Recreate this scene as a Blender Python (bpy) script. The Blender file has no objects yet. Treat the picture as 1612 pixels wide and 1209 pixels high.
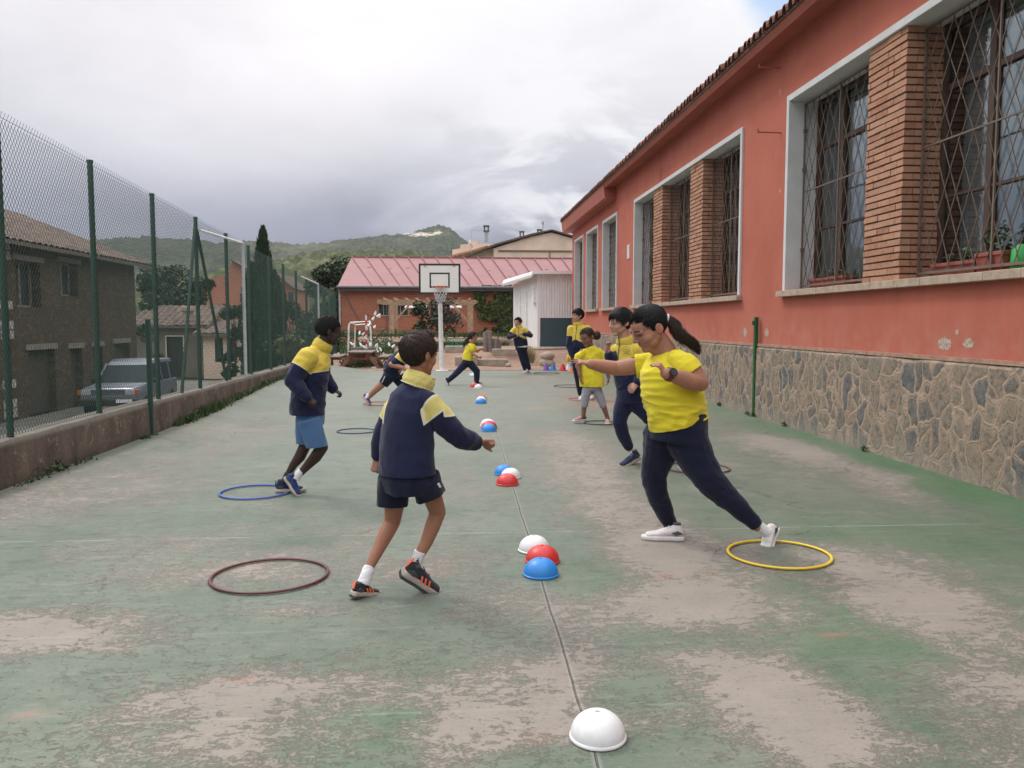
import bpy, bmesh, math, random
import numpy as np
from mathutils import Vector, Matrix, noise
random.seed(7)
SC = bpy.context.scene
COL = SC.collection
R = math.radians
# ---------------------------------------------------------------- camera model
H = 1.5; FPX = 1280.0; CX, CY = 806.0, 604.5
_p = math.atan(96.5 / FPX); _y = math.atan(94 / FPX * math.cos(_p))
FW = Vector((math.sin(_y) * math.cos(_p), math.cos(_y) * math.cos(_p), -math.sin(_p)))
RT = Vector((math.cos(_y), -math.sin(_y), 0))
UP = RT.cross(FW)
CAM = Vector((0, 0, H))
def ray(px, py): return FW + RT * ((px - CX) / FPX) + UP * ((CY - py) / FPX)
def P(px, py, Y):
    d = ray(px, py); return CAM + d * (Y / d.y)
def G(px, py, z=0.0):
    d = ray(px, py); return CAM + d * ((z - H) / d.z)
def W(px, py, X):
    d = ray(px, py); return CAM + d * (X / d.x)
def proj(v):
    d = v - CAM; k = FPX / d.dot(FW)
    return CX + d.dot(RT) * k, CY - d.dot(UP) * k
cam_d = bpy.data.cameras.new('camera'); cam = bpy.data.objects.new('camera', cam_d); COL.objects.link(cam)
cam.matrix_world = Matrix(((RT.x, UP.x, -FW.x, 0), (RT.y, UP.y, -FW.y, 0), (RT.z, UP.z, -FW.z, H), (0, 0, 0, 1)))
cam_d.sensor_fit = 'HORIZONTAL'; cam_d.sensor_width = 36; cam_d.lens = 36 * FPX / 1612
cam_d.clip_start = .05; cam_d.clip_end = 6000
SC.camera = cam
# ---------------------------------------------------------------- materials
class NT:
    def __init__(s, name, world=False):
        if world:
            s.m = bpy.data.worlds.new(name); s.m.use_nodes = True
        else:
            s.m = bpy.data.materials.new(name); s.m.use_nodes = True
        s.t = s.m.node_tree; s.t.nodes.clear()
    def n(s, typ, **kw):
        nd = s.t.nodes.new(typ)
        for k, v in kw.items(): setattr(nd, k, v)
        return nd
    def put(s, sock, v):
        if v is None: return
        if isinstance(v, bpy.types.NodeSocket): s.t.links.new(v, sock)
        elif isinstance(v, (tuple, list)):
            n = len(sock.default_value); v = tuple(v)
            sock.default_value = (v + (1,))[:n] if n == 4 and len(v) == 3 else v[:n]
        else:
            try: sock.default_value = v
            except TypeError: sock.default_value = [v] * len(sock.default_value)
    def obj(s): return s.n('ShaderNodeTexCoord').outputs['Object']
    def gen(s): return s.n('ShaderNodeTexCoord').outputs['Generated']
    def xyz(s, v):
        nd = s.n('ShaderNodeSeparateXYZ'); s.put(nd.inputs[0], v); return nd.outputs
    def comb(s, x, y, z):
        nd = s.n('ShaderNodeCombineXYZ'); s.put(nd.inputs[0], x); s.put(nd.inputs[1], y); s.put(nd.inputs[2], z); return nd.outputs[0]
    def map(s, v, scale=(1, 1, 1), loc=(0, 0, 0), rot=(0, 0, 0)):
        nd = s.n('ShaderNodeMapping'); s.put(nd.inputs['Vector'], v); s.put(nd.inputs['Scale'], scale)
        s.put(nd.inputs['Location'], loc); s.put(nd.inputs['Rotation'], rot); return nd.outputs[0]
    def noise(s, v, scale=5, detail=4, rough=.55, dist=0, col=False):
        nd = s.n('ShaderNodeTexNoise'); s.put(nd.inputs['Vector'], v); s.put(nd.inputs['Scale'], scale)
        s.put(nd.inputs['Detail'], detail); s.put(nd.inputs['Roughness'], rough); s.put(nd.inputs['Distortion'], dist)
        return nd.outputs['Color' if col else 'Fac']
    def voro(s, v, scale=5, feature='F1', out='Distance', rnd=1.0):
        nd = s.n('ShaderNodeTexVoronoi', feature=feature); s.put(nd.inputs['Vector'], v); s.put(nd.inputs['Scale'], scale)
        s.put(nd.inputs['Randomness'], rnd); return nd.outputs[out]
    def ramp(s, f, stops, interp='LINEAR'):
        nd = s.n('ShaderNodeValToRGB'); s.put(nd.inputs[0], f); cr = nd.color_ramp; cr.interpolation = interp
        while len(cr.elements) < len(stops): cr.elements.new(.5)
        for e, (p, c) in zip(cr.elements, stops):
            e.position = p
            if isinstance(c, (int, float)): c = (c, c, c)
            e.color = tuple(c) + (1,)
        return nd.outputs[0]
    def mix(s, f, a, b, blend='MIX'):
        nd = s.n('ShaderNodeMix', data_type='RGBA', blend_type=blend)
        s.put(nd.inputs[0], f); s.put(nd.inputs[6], a); s.put(nd.inputs[7], b); return nd.outputs[2]
    def math(s, op, a, b=None, c=None, clamp=False):
        nd = s.n('ShaderNodeMath', operation=op, use_clamp=clamp)
        s.put(nd.inputs[0], a); s.put(nd.inputs[1], b); s.put(nd.inputs[2], c); return nd.outputs[0]
    def vmath(s, op, a, b=None):
        nd = s.n('ShaderNodeVectorMath', operation=op); s.put(nd.inputs[0], a); s.put(nd.inputs[1], b)
        return nd.outputs['Value'] if op in ('DOT_PRODUCT', 'LENGTH', 'DISTANCE') else nd.outputs[0]
    def step(s, v, lo, hi):
        nd = s.n('ShaderNodeMapRange', interpolation_type='SMOOTHSTEP')
        s.put(nd.inputs[0], v); s.put(nd.inputs[1], lo); s.put(nd.inputs[2], hi); s.put(nd.inputs[3], 0.0); s.put(nd.inputs[4], 1.0); return nd.outputs[0]
    def bump(s, h, dist=.01, strength=1, normal=None):
        nd = s.n('ShaderNodeBump'); s.put(nd.inputs['Height'], h); nd.inputs['Distance'].default_value = dist
        nd.inputs['Strength'].default_value = strength; s.put(nd.inputs['Normal'], normal); return nd.outputs[0]
    def attr(s, name): return s.n('ShaderNodeAttribute', attribute_name=name).outputs['Fac']
    def out(s, base, rough=.8, normal=None, metal=0, spec=.5, alpha=None, trans=None, emis=None, estr=0, sheen=0, sss=0):
        b = s.n('ShaderNodeBsdfPrincipled'); o = s.n('ShaderNodeOutputMaterial')
        s.put(b.inputs['Base Color'], base); s.put(b.inputs['Roughness'], rough); s.put(b.inputs['Normal'], normal)
        s.put(b.inputs['Metallic'], metal); s.put(b.inputs['Specular IOR Level'], spec)
        s.put(b.inputs['Alpha'], alpha); s.put(b.inputs['Transmission Weight'], trans)
        if emis is not None: s.put(b.inputs['Emission Color'], emis); b.inputs['Emission Strength'].default_value = estr
        if sheen: b.inputs['Sheen Weight'].default_value = sheen
        if sss:
            b.inputs['Subsurface Weight'].default_value = sss; b.inputs['Subsurface Radius'].default_value = (.012, .005, .003)
            b.inputs['Subsurface Scale'].default_value = 1
        s.t.links.new(b.outputs[0], o.inputs[0]); return s.m
def lin(r, g, b): # sRGB 0..255 -> linear
    f = lambda c: (c / 255 / 12.92) if c <= 10 else ((c / 255 + .055) / 1.055) ** 2.4
    return (f(r), f(g), f(b))
def mul(c, k): return tuple(x * k for x in c)
def simple(name, c, rough=.7, var=.25, scale=6, bump=0, bscale=60, **kw):
    n = NT(name); v = n.obj()
    a = n.noise(v, scale, 5, .6)
    base = n.mix(n.ramp(a, [(.3, 0.), (.7, 1.)]), mul(c, 1 - var), mul(c, 1 + var))
    nm = n.bump(n.noise(v, bscale, 4, .6), bump) if bump else None
    return n.out(base, rough, nm, **kw)
# ---------------------------------------------------------------- meshes
class MB:
    def __init__(s): s.v = []; s.f = []; s.m = []
    def add(s, vs, fs, mi=0):
        k = len(s.v); s.v.extend([tuple(v) for v in vs]); s.f.extend([tuple(i + k for i in f) for f in fs]); s.m.extend([mi] * len(fs)); return s
    def box(s, x0, x1, y0, y1, z0, z1, mi=0):
        v = [(x, y, z) for z in (z0, z1) for x, y in ((x0, y0), (x1, y0), (x1, y1), (x0, y1))]
        return s.add(v, [(3, 2, 1, 0), (4, 5, 6, 7), (0, 1, 5, 4), (1, 2, 6, 5), (2, 3, 7, 6), (3, 0, 4, 7)], mi)
    def obox(s, c, size, M=None, mi=0, taper=1.0):
        M = M or Matrix.Identity(3); c = Vector(c); hx, hy, hz = [a / 2 for a in size]; v = []
        for z, t in ((-hz, 1), (hz, taper)):
            for x, y in ((-hx, -hy), (hx, -hy), (hx, hy), (-hx, hy)): v.append(c + M @ Vector((x * t, y * t, z)))
        return s.add(v, [(3, 2, 1, 0), (4, 5, 6, 7), (0, 1, 5, 4), (1, 2, 6, 5), (2, 3, 7, 6), (3, 0, 4, 7)], mi)
    def tube(s, p0, p1, r0, r1=None, n=6, mi=0):
        p0, p1 = Vector(p0), Vector(p1); r1 = r0 if r1 is None else r1
        d = (p1 - p0).normalized(); a = d.orthogonal().normalized(); b = d.cross(a); v = []
        for p, r in ((p0, r0), (p1, r1)):
            for i in range(n):
                t = 2 * math.pi * i / n; v.append(p + a * (r * math.cos(t)) + b * (r * math.sin(t)))
        f = [(i, (i + 1) % n, n + (i + 1) % n, n + i) for i in range(n)] + [tuple(range(n - 1, -1, -1)), tuple(range(n, 2 * n))]
        return s.add(v, f, mi)
    def path(s, pts, radii, n=8, mi=0, side=None):
        """smooth tube through points; radii = number or (a, b) pairs with a measured along side"""
        pts = [Vector(p) for p in pts]; m = len(pts); v = []; prev = None
        for i, p in enumerate(pts):
            d = (pts[min(i + 1, m - 1)] - pts[max(i - 1, 0)]).normalized()
            if side is not None: a = Vector(side)
            else: a = prev if prev is not None else d.orthogonal()
            a = (a - d * a.dot(d)).normalized(); prev = a; b = d.cross(a)
            r = radii[i] if isinstance(radii, (list, tuple)) else radii
            ra, rb = r if isinstance(r, (list, tuple)) else (r, r)
            for k in range(n):
                t = 2 * math.pi * k / n; v.append(p + a * (ra * math.cos(t)) + b * (rb * math.sin(t)))
        f = [(j * n + i, j * n + (i + 1) % n, (j + 1) * n + (i + 1) % n, (j + 1) * n + i) for j in range(m - 1) for i in range(n)]
        f += [tuple(range(n - 1, -1, -1)), tuple(range((m - 1) * n, m * n))]
        return s.add(v, f, mi)
    def prism(s, pts, d, mi=0):
        """polygon pts extruded by vector d"""
        pts = [Vector(p) for p in pts]; d = Vector(d); n = len(pts)
        f = [tuple(range(n - 1, -1, -1)), tuple(range(n, 2 * n))] + [(i, (i + 1) % n, n + (i + 1) % n, n + i) for i in range(n)]
        return s.add(pts + [p + d for p in pts], f, mi)
    def quad(s, a, b, c, d, mi=0): return s.add([a, b, c, d], [(0, 1, 2, 3)], mi)
    def lathe(s, prof, c=(0, 0, 0), n=32, mi=0, M=None):
        c = Vector(c); M = M or Matrix.Identity(3); v = []
        for r, z in prof:
            for i in range(n):
                t = 2 * math.pi * i / n; v.append(c + M @ Vector((r * math.cos(t), r * math.sin(t), z)))
        f = [(j * n + i, j * n + (i + 1) % n, (j + 1) * n + (i + 1) % n, (j + 1) * n + i) for j in range(len(prof) - 1) for i in range(n)]
        return s.add(v, f, mi)
    def ell(s, c, rad, M=None, n=16, mi=0):
        c = Vector(c); M = M or Matrix.Identity(3); v = []; k = n // 2
        v.append(c + M @ Vector((0, 0, -rad[2])))
        for j in range(1, k):
            ph = -math.pi / 2 + math.pi * j / k
            for i in range(n):
                t = 2 * math.pi * i / n
                v.append(c + M @ Vector((rad[0] * math.cos(ph) * math.cos(t), rad[1] * math.cos(ph) * math.sin(t), rad[2] * math.sin(ph))))
        v.append(c + M @ Vector((0, 0, rad[2]))); L = len(v) - 1; f = []
        for i in range(n): f.append((0, 1 + (i + 1) % n, 1 + i))
        for j in range(k - 2):
            for i in range(n):
                a = 1 + j * n; f.append((a + i, a + (i + 1) % n, a + n + (i + 1) % n, a + n + i))
        a = 1 + (k - 2) * n
        for i in range(n): f.append((a + i, a + (i + 1) % n, L))
        return s.add(v, f, mi)
    def cap(s, p0, p1, r0, r1, side=None, n=14, mi=0):
        """tapered capsule, r = number or (along side, across)"""
        p0, p1 = Vector(p0), Vector(p1); d = p1 - p0; L = d.length
        d = d.normalized() if L > 1e-6 else Vector((0, 0, 1))
        a = Vector(side) if side is not None else d.orthogonal()
        a = (a - d * a.dot(d))
        a = a.normalized() if a.length > 1e-5 else d.orthogonal().normalized()
        b = d.cross(a); e0 = r0 if isinstance(r0, (tuple, list)) else (r0, r0); e1 = r1 if isinstance(r1, (tuple, list)) else (r1, r1)
        rings = []
        for k in range(1, 5):
            t = math.pi / 2 * (1 - k / 4.); rings.append((p0 - d * (min(e0) * math.sin(t)), math.cos(t) * e0[0], math.cos(t) * e0[1]))
        for k in range(0, 4):
            t = math.pi / 2 * k / 4.; rings.append((p1 + d * (min(e1) * math.sin(t)), math.cos(t) * e1[0], math.cos(t) * e1[1]))
        v = [p0 - d * min(e0)]
        for c, x, y in rings:
            for i in range(n):
                t = 2 * math.pi * i / n; v.append(c + a * (x * math.cos(t)) + b * (y * math.sin(t)))
        v.append(p1 + d * min(e1)); Lx = len(v) - 1; f = []
        for i in range(n): f.append((0, 1 + (i + 1) % n, 1 + i))
        for j in range(len(rings) - 1):
            q = 1 + j * n
            for i in range(n): f.append((q + i, q + (i + 1) % n, q + n + (i + 1) % n, q + n + i))
        q = 1 + (len(rings) - 1) * n
        for i in range(n): f.append((q + i, q + (i + 1) % n, Lx))
        return s.add(v, f, mi)
    def build(s, name, mats, parent=None, smooth=False, angle=None):
        me = bpy.data.meshes.new(name); me.from_pydata(s.v, [], s.f)
        mats = mats if isinstance(mats, (list, tuple)) else [mats]
        for m in mats: me.materials.append(m)
        if len(mats) > 1: me.polygons.foreach_set('material_index', s.m)
        me.update()
        if smooth: me.shade_smooth()
        if angle is not None: me.set_sharp_from_angle(angle=R(angle))
        o = bpy.data.objects.new(name, me); COL.objects.link(o)
        if parent is not None: o.parent = parent
        return o
def tag(o, label=None, cat=None, group=None, kind=None):
    if label: o['label'] = label
    if cat: o['category'] = cat
    if group: o['group'] = group
    if kind: o['kind'] = kind
    return o
def empty(name, loc=(0, 0, 0)):
    o = bpy.data.objects.new(name, None); COL.objects.link(o); o.empty_display_size = .2
    o.location = loc; return o
def thing(name, label, cat, group=None, loc=(0, 0, 0)): return tag(empty(name, loc), label, cat, group)
def copy_tree(o, parent=None):
    c = o.copy(); COL.objects.link(c)
    if parent is not None: c.parent = parent
    for ch in list(o.children): copy_tree(ch, c)
    return c
def bevel(o, w=.01, seg=2):
    m = o.modifiers.new('bevel', 'BEVEL'); m.width = w; m.segments = seg; m.limit_method = 'ANGLE'; m.angle_limit = R(40); return o
def centre(o):
    """origin of a mesh thing to its base centre"""
    me = o.data; n = len(me.vertices); a = np.empty(n * 3); me.vertices.foreach_get('co', a); a = a.reshape(-1, 3)
    c = Vector(((a[:, 0].min() + a[:, 0].max()) / 2, (a[:, 1].min() + a[:, 1].max()) / 2, a[:, 2].min()))
    me.transform(Matrix.Translation(-c)); o.location = c
    for ch in o.children: ch.location = ch.location - c
    return o
# ---------------------------------------------------------------- world
def make_world():
    n = NT('world', True); SC.world = n.m
    g = n.vmath('NORMALIZE', n.gen()); z = n.xyz(g)[2]
    sky = n.n('ShaderNodeTexSky'); sky.sky_type = 'NISHITA'; sky.sun_disc = False
    sky.sun_elevation = R(40); sky.sun_rotation = R(-20); sky.air_density = 1; sky.dust_density = 1.5
    skyc = n.mix(1.0, sky.outputs[0], (.13, .13, .13, 1), 'MULTIPLY')
    # cloud deck: projected on a plane so that clouds flatten towards the horizon
    zz = n.math('ADD', n.math('MAXIMUM', z, 0.0), .22)
    sx = n.xyz(g)
    pl = n.comb(n.math('DIVIDE', sx[0], zz), n.math('DIVIDE', sx[1], zz), 0)
    big = n.noise(pl, 1.1, 5, .5, .4); fine = n.noise(n.map(pl, loc=(5, 2, 0)), 2.6, 8, .58, .5)
    soft = n.math('ADD', n.math('MULTIPLY', big, .65), n.math('MULTIPLY', fine, .35))
    base = n.ramp(z, [(0., lin(136, 141, 160)), (.08, lin(124, 129, 150)), (.13, lin(152, 155, 172)), (.175, lin(188, 190, 201)), (.225, lin(214, 214, 220)), (.29, lin(236, 235, 239)), (.42, (.90, .90, .93)), (.58, (1.55, 1.55, 1.58)), (.9, (1.95, 1.95, 2.0))])
    def spot(px, py, lo, hi):
        d = ray(px, py).normalized(); return n.step(n.vmath('DOT_PRODUCT', g, tuple(d)), lo, hi)
    bright = spot(330, -150, .945, .99)
    base = n.mix(n.math('MULTIPLY', bright, .62), base, lin(248, 243, 245))
    left = spot(-150, 260, .88, 1.0)
    base = n.mix(n.math('MULTIPLY', left, .3), base, lin(190, 192, 205))
    # light and dark masses
    k = n.ramp(soft, [(.32, .90), (.5, 1.03), (.66, 1.13)])
    col = n.mix(1.0, base, k, 'MULTIPLY')
    cum = n.math('MULTIPLY', spot(920, 230, .975, .999), n.step(fine, .42, .6))
    col = n.mix(n.math('MULTIPLY', cum, .8), col, lin(242, 242, 246))
    cum2 = n.math('MULTIPLY', spot(700, 290, .985, .9995), n.step(big, .42, .65))
    col = n.mix(n.math('MULTIPLY', cum2, .55), col, lin(222, 222, 230))
    hole = spot(1380, -110, .982, .998)
    hole = n.step(n.math('ADD', hole, n.math('MULTIPLY', n.math('SUBTRACT', fine, .5), .9)), .45, .95)
    col = n.mix(n.math('MULTIPLY', hole, .85), col, n.mix(.55, skyc, lin(160, 200, 245)))
    bg = n.n('ShaderNodeBackground'); n.put(bg.inputs[0], col); bg.inputs[1].default_value = 1.0
    o = n.n('ShaderNodeOutputWorld'); n.t.links.new(bg.outputs[0], o.inputs[0])
make_world()
sun_d = bpy.data.lights.new('sun', 'SUN'); sun_d.energy = 1.4; sun_d.angle = R(11); sun_d.color = (1, .95, .88)
sun = bpy.data.objects.new('sun', sun_d); COL.objects.link(sun)
_sd = Vector((-.42, .50, .76)).normalized()      # towards the bright part of the cloud
sun.rotation_euler = (-_sd).to_track_quat('-Z', 'Y').to_euler()
SC.view_settings.view_transform = 'Standard'; SC.view_settings.look = 'None'; SC.view_settings.exposure = 0.16; SC.view_settings.gamma = 1
# ---------------------------------------------------------------- materials
def m_court():
    n = NT('court_paint'); v = n.obj(); x, y, z = n.xyz(v)
    st = n.map(v, scale=(.55, 1.5, 1))              # short flakes, longer across the court
    big = n.noise(n.map(v, scale=(1.25, .6, 1)), .9, 5, .55, .4); mid = n.noise(v, 4.2, 9, .70, .6); fine = n.noise(n.map(v, scale=(.75, 1.2, 1), rot=(0, 0, .3)), 17, 9, .78, .5); grain = n.noise(v, 160, 3, .6)
    wear = n.attr('wear'); ctr = lambda q, k: n.math('MULTIPLY', n.math('SUBTRACT', q, .5), k)
    w0 = n.math('ADD', wear, n.math('ADD', ctr(big, .80), ctr(mid, .95)))
    soft = n.step(w0, .26, .62)                                  # rubbed thin: paint and concrete blended
    w = n.math('ADD', n.math('ADD', w0, ctr(fine, 2.3)), ctr(n.noise(v, 60, 6, .75), 1.1))
    flake = n.step(w, .38, .70)
    mask = n.math('MINIMUM', n.math('ADD', n.math('MULTIPLY', soft, .50), n.math('MULTIPLY', flake, .40)), 1.0)
    g1 = (.068, .106, .073); g2 = (.138, .166, .126); g3 = (.042, .115, .048)
    green = n.mix(n.ramp(n.noise(v, 1.3, 6, .62), [(.32, 0.), (.68, 1.)]), g1, g2)
    green = n.mix(n.math('MULTIPLY', n.ramp(fine, [(.38, 0.), (.66, 1.)]), .55), green, g2)
    green = n.mix(n.math('MULTIPLY', n.ramp(n.noise(n.map(v, loc=(2, 5, 0)), 5, 8, .72), [(.5, 0.), (.64, 1.)]), .5), green, mul(g1, .72))
    green = n.mix(n.attr('fresh'), green, n.mix(n.ramp(fine, [(.35, 0.), (.7, 1.)]), g3, mul(g3, 1.6)))
    conc = n.mix(n.ramp(n.noise(v, 2.3, 6, .6), [(.3, 0.), (.7, 1.)]), (.222, .192, .168), (.305, .256, .226))
    conc = n.mix(n.math('MULTIPLY', n.ramp(n.noise(st, 9, 8, .7), [(.45, 0.), (.75, 1.)]), .45), conc, (.27, .25, .215))
    col = n.mix(mask, green, conc)
    far = n.step(y, 5.0, 17.0)                                   # greyer towards the far end
    col = n.mix(n.math('MULTIPLY', far, .34), col, (.225, .228, .192))
    dust = n.ramp(n.noise(n.map(v, loc=(3, 1, 0)), .9, 7, .62), [(.42, 0.), (.66, 1.)])
    col = n.mix(n.math('MULTIPLY', dust, .24), col, (.22, .212, .186))
    scuff = n.step(n.noise(n.map(v, scale=(.4, 2.2, 1), loc=(1, 7, 0)), 7, 9, .78), .50, .68)
    col = n.mix(n.math('MULTIPLY', scuff, .30), col, (.31, .28, .245))
    dk = n.step(n.noise(n.map(v, scale=(.6, 1.8, 1), loc=(4, 2, 0)), 12, 8, .78), .54, .70); col = n.mix(n.math('MULTIPLY', dk, .35), col, (.09, .11, .085))
    spk = n.noise(n.map(v, scale=(.8, 1.4, 1)), 48, 7, .8); col = n.mix(n.math('MULTIPLY', n.step(spk, .54, .66), .35), col, (.32, .30, .26)); col = n.mix(n.math('MULTIPLY', n.math('SUBTRACT', 1.0, n.step(spk, .36, .46)), .35), col, (.06, .075, .055))
    cv = n.vmath('ADD', v, n.vmath('MULTIPLY', n.noise(v, 1.7, 6, .7, 0, True), (.9, .9, 0))); ck = n.math('SUBTRACT', 1.0, n.step(n.voro(cv, .42, 'DISTANCE_TO_EDGE'), .0012, .0035))
    col = n.mix(n.math('MULTIPLY', n.math('MULTIPLY', ck, n.step(n.noise(v, .6, 3, .5), .48, .56)), .6), col, (.05, .05, .042))
    rim = n.math('MULTIPLY', n.math('MULTIPLY', flake, n.math('SUBTRACT', 1.0, flake)), 4.0)
    col = n.mix(n.math('MULTIPLY', rim, .22), col, (.08, .085, .068))
    pits = n.step(n.noise(n.map(v, loc=(9, 0, 0)), 26, 6, .7), .66, .74)
    col = n.mix(n.math('MULTIPLY', pits, .5), col, (.08, .095, .075))
    col = n.mix(n.attr('rust'), col, n.mix(n.ramp(fine, [(.4, 0.), (.6, 1.)]), (.30, .15, .11), (.33, .2, .15)))
    # old saw cut joint between the two slabs, with a pale lip
    wob = n.math('MULTIPLY', n.math('SUBTRACT', n.noise(n.comb(0, y, 0), 1.5, 5, .6), .5), .03)
    a, b = G(850, 905), G(943, 1209); sl = (b.x - a.x) / (b.y - a.y)
    dx = n.math('ABSOLUTE', n.math('ADD', n.math('SUBTRACT', n.math('SUBTRACT', x, a.x - sl * a.y), n.math('MULTIPLY', y, sl)), wob))
    lip = n.math('SUBTRACT', 1.0, n.step(dx, .008, .022)); cut = n.math('SUBTRACT', 1.0, n.step(dx, .002, .0055))
    col = n.mix(n.math('MULTIPLY', lip, .35), col, (.34, .32, .29)); col = n.mix(n.math('MULTIPLY', cut, .6), col, (.03, .032, .028))
    # ghosts of old white cross lines
    for yy, amp in ((5.72, .42), (3.05, .16), (3.93, .14), (10.2, .3)):
        wy = n.math('MULTIPLY', n.math('SUBTRACT', n.noise(n.comb(x, 0, 0), .9, 4, .6), .5), .05)
        dy = n.math('ABSOLUTE', n.math('ADD', n.math('SUBTRACT', y, yy), wy))
        l = n.math('MULTIPLY', n.math('SUBTRACT', 1.0, n.step(dy, .003, .013)), n.step(n.noise(n.comb(x, yy, 0), 2.2, 5, .7), .42, .6))
        col = n.mix(n.math('MULTIPLY', l, amp), col, (.46, .45, .41))
    h = n.math('ADD', n.math('MULTIPLY', flake, -.4), n.math('ADD', n.math('MULTIPLY', fine, .35), n.math('MULTIPLY', grain, .22)))
    h = n.math('SUBTRACT', h, n.math('MULTIPLY', cut, 1.5))
    rough = n.mix(mask, (.52,) * 3, (.8,) * 3)
    return n.out(col, rough, n.bump(h, .006, .9), spec=.35)
def m_plaster():
    n = NT('red_plaster'); v = n.obj(); x, y, z = n.xyz(v)
    a = n.noise(v, .7, 5, .6); b = n.noise(n.map(v, scale=(1, 1, .25)), 3.0, 6, .6)
    col = n.mix(n.ramp(a, [(.3, 0.), (.7, 1.)]), (.40, .112, .074), (.49, .150, .102))
    col = n.mix(n.math('MULTIPLY', n.ramp(b, [(.5, 0.), (.75, 1.)]), .35), col, (.45, .17, .13))
    st_ = n.noise(n.map(v, scale=(1, 2.2, .12)), 2.6, 7, .7); col = n.mix(n.math('MULTIPLY', n.step(st_, .52, .70), .13), col, (.30, .085, .06))
    bl = n.noise(n.map(v, loc=(0, 4, 2)), 1.7, 7, .7); col = n.mix(n.math('MULTIPLY', n.step(bl, .55, .68), .16), col, (.52, .215, .165))
    low = n.math('MULTIPLY', n.math('SUBTRACT', 1.0, n.step(z, 1.15, 1.75)), n.ramp(n.noise(v, 4, 6, .65), [(.4, 0.), (.65, 1.)]))
    col = n.mix(n.math('MULTIPLY', low, .35), col, (.48, .26, .2))
    peel = None
    for px, py, ry, rz in ((1487, 541, .13, .075), (1525, 540, .085, .055), (1207, 523, .09, .07), (1506, 522, .03, .03), (1173, 523, .08, .09), (1075, 515, .05, .03), (988, 340, .03, .05), (1228, 145, .02, .05), (1228, 300, .02, .04)):
        c = W(px, py, 4.9)
        d = n.vmath('LENGTH', n.vmath('DIVIDE', n.vmath('SUBTRACT', v, tuple(c)), (5, ry, rz)))
        q = n.math('SUBTRACT', 1.0, d); peel = q if peel is None else n.math('MAXIMUM', peel, q)
    pk = n.step(n.math('ADD', peel, n.math('MULTIPLY', n.math('SUBTRACT', n.noise(v, 22, 6, .7), .5), 1.6)), .1, .16)
    col = n.mix(pk, col, n.mix(n.ramp(n.noise(v, 30, 4), [(.4, 0.), (.6, 1.)]), (.33, .24, .185), (.52, .44, .37)))
    h = n.math('ADD', n.math('MULTIPLY', n.noise(v, 45, 5, .6), .5), n.math('MULTIPLY', pk, -1.2))
    return n.out(col, .85, n.bump(h, .004, .8), spec=.25)
def m_rubble(name, sc=3.2, stones=((.23, .195, .148), (.14, .13, .116), (.27, .21, .155), (.105, .115, .13)), mortar=(.42, .32, .24), axis=(1, 1.15, .8), lowz=.22):
    n = NT(name); v = n.obj()
    wv = n.vmath('ADD', v, n.vmath('MULTIPLY', n.vmath('SUBTRACT', n.noise(v, 3.0, 3, .5, 0, True), (.5, .5, .5)), (.28, .28, .28)))
    wv = n.map(wv, scale=axis)
    e = n.voro(wv, sc, 'DISTANCE_TO_EDGE'); c = n.xyz(n.voro(wv, sc, 'F1', 'Color'))
    stone = n.ramp(c[0], [(0, stones[0]), (.3, stones[1]), (.55, stones[2]), (.8, stones[3])], 'CONSTANT')
    stone = n.mix(n.ramp(n.noise(v, 13, 8, .78), [(.38, 0.), (.66, .45)]), stone, mul(stones[0], 1.5)); stone = n.mix(n.math('MULTIPLY', n.math('SUBTRACT', 1.0, n.step(n.noise(n.map(v, loc=(8, 1, 4)), 16, 8, .78), .38, .52)), .6), stone, mul(stones[3], .6))
    stone = n.mix(n.math('MULTIPLY', n.step(n.noise(v, 38, 5, .7), .5, .7), .35), stone, mul(stones[1], .6))
    stone = n.mix(n.math('MULTIPLY', n.step(n.noise(n.map(v, loc=(3, 3, 3)), 6, 6, .75), .5, .64), .25), stone, mul(mortar, .85))
    ee = n.math('ADD', e, n.math('MULTIPLY', n.math('SUBTRACT', n.noise(v, 9, 6, .7), .5), .17))
    mo = n.mix(n.ramp(n.noise(v, 3.5, 5, .6), [(.3, 0.), (.7, 1.)]), mortar, mul(mortar, .62))
    mm = n.math('SUBTRACT', 1.0, n.step(ee, .045, .10))
    col = n.mix(mm, stone, mo)
    ridge = n.math('SUBTRACT', 1.0, n.step(e, .012, .04)); gro = n.math('MULTIPLY', mm, n.step(e, .03, .06))
    col = n.mix(n.math('MULTIPLY', ridge, .35), col, mul(mortar, 1.05)); col = n.mix(n.math('MULTIPLY', gro, .15), col, mul(mortar, .5))
    x, y, z = n.xyz(v)
    low = n.math('MULTIPLY', n.math('SUBTRACT', 1.0, n.step(n.math('ADD', z, n.math('MULTIPLY', n.noise(v, 3, 5, .6), .5)), lowz, lowz + .33)), .7)
    col = n.mix(low, col, n.mix(n.noise(v, 20, 5, .7), (.25, .215, .175), (.38, .33, .27)))
    h = n.math('ADD', n.math('MULTIPLY', n.step(e, .03, .2), .35), n.math('MULTIPLY', n.noise(v, 20, 7, .72), .9))
    h = n.math('ADD', h, n.math('MULTIPLY', ridge, .25))
    return n.out(col, .9, n.bump(h, .020, 1.0), spec=.25)
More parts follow.
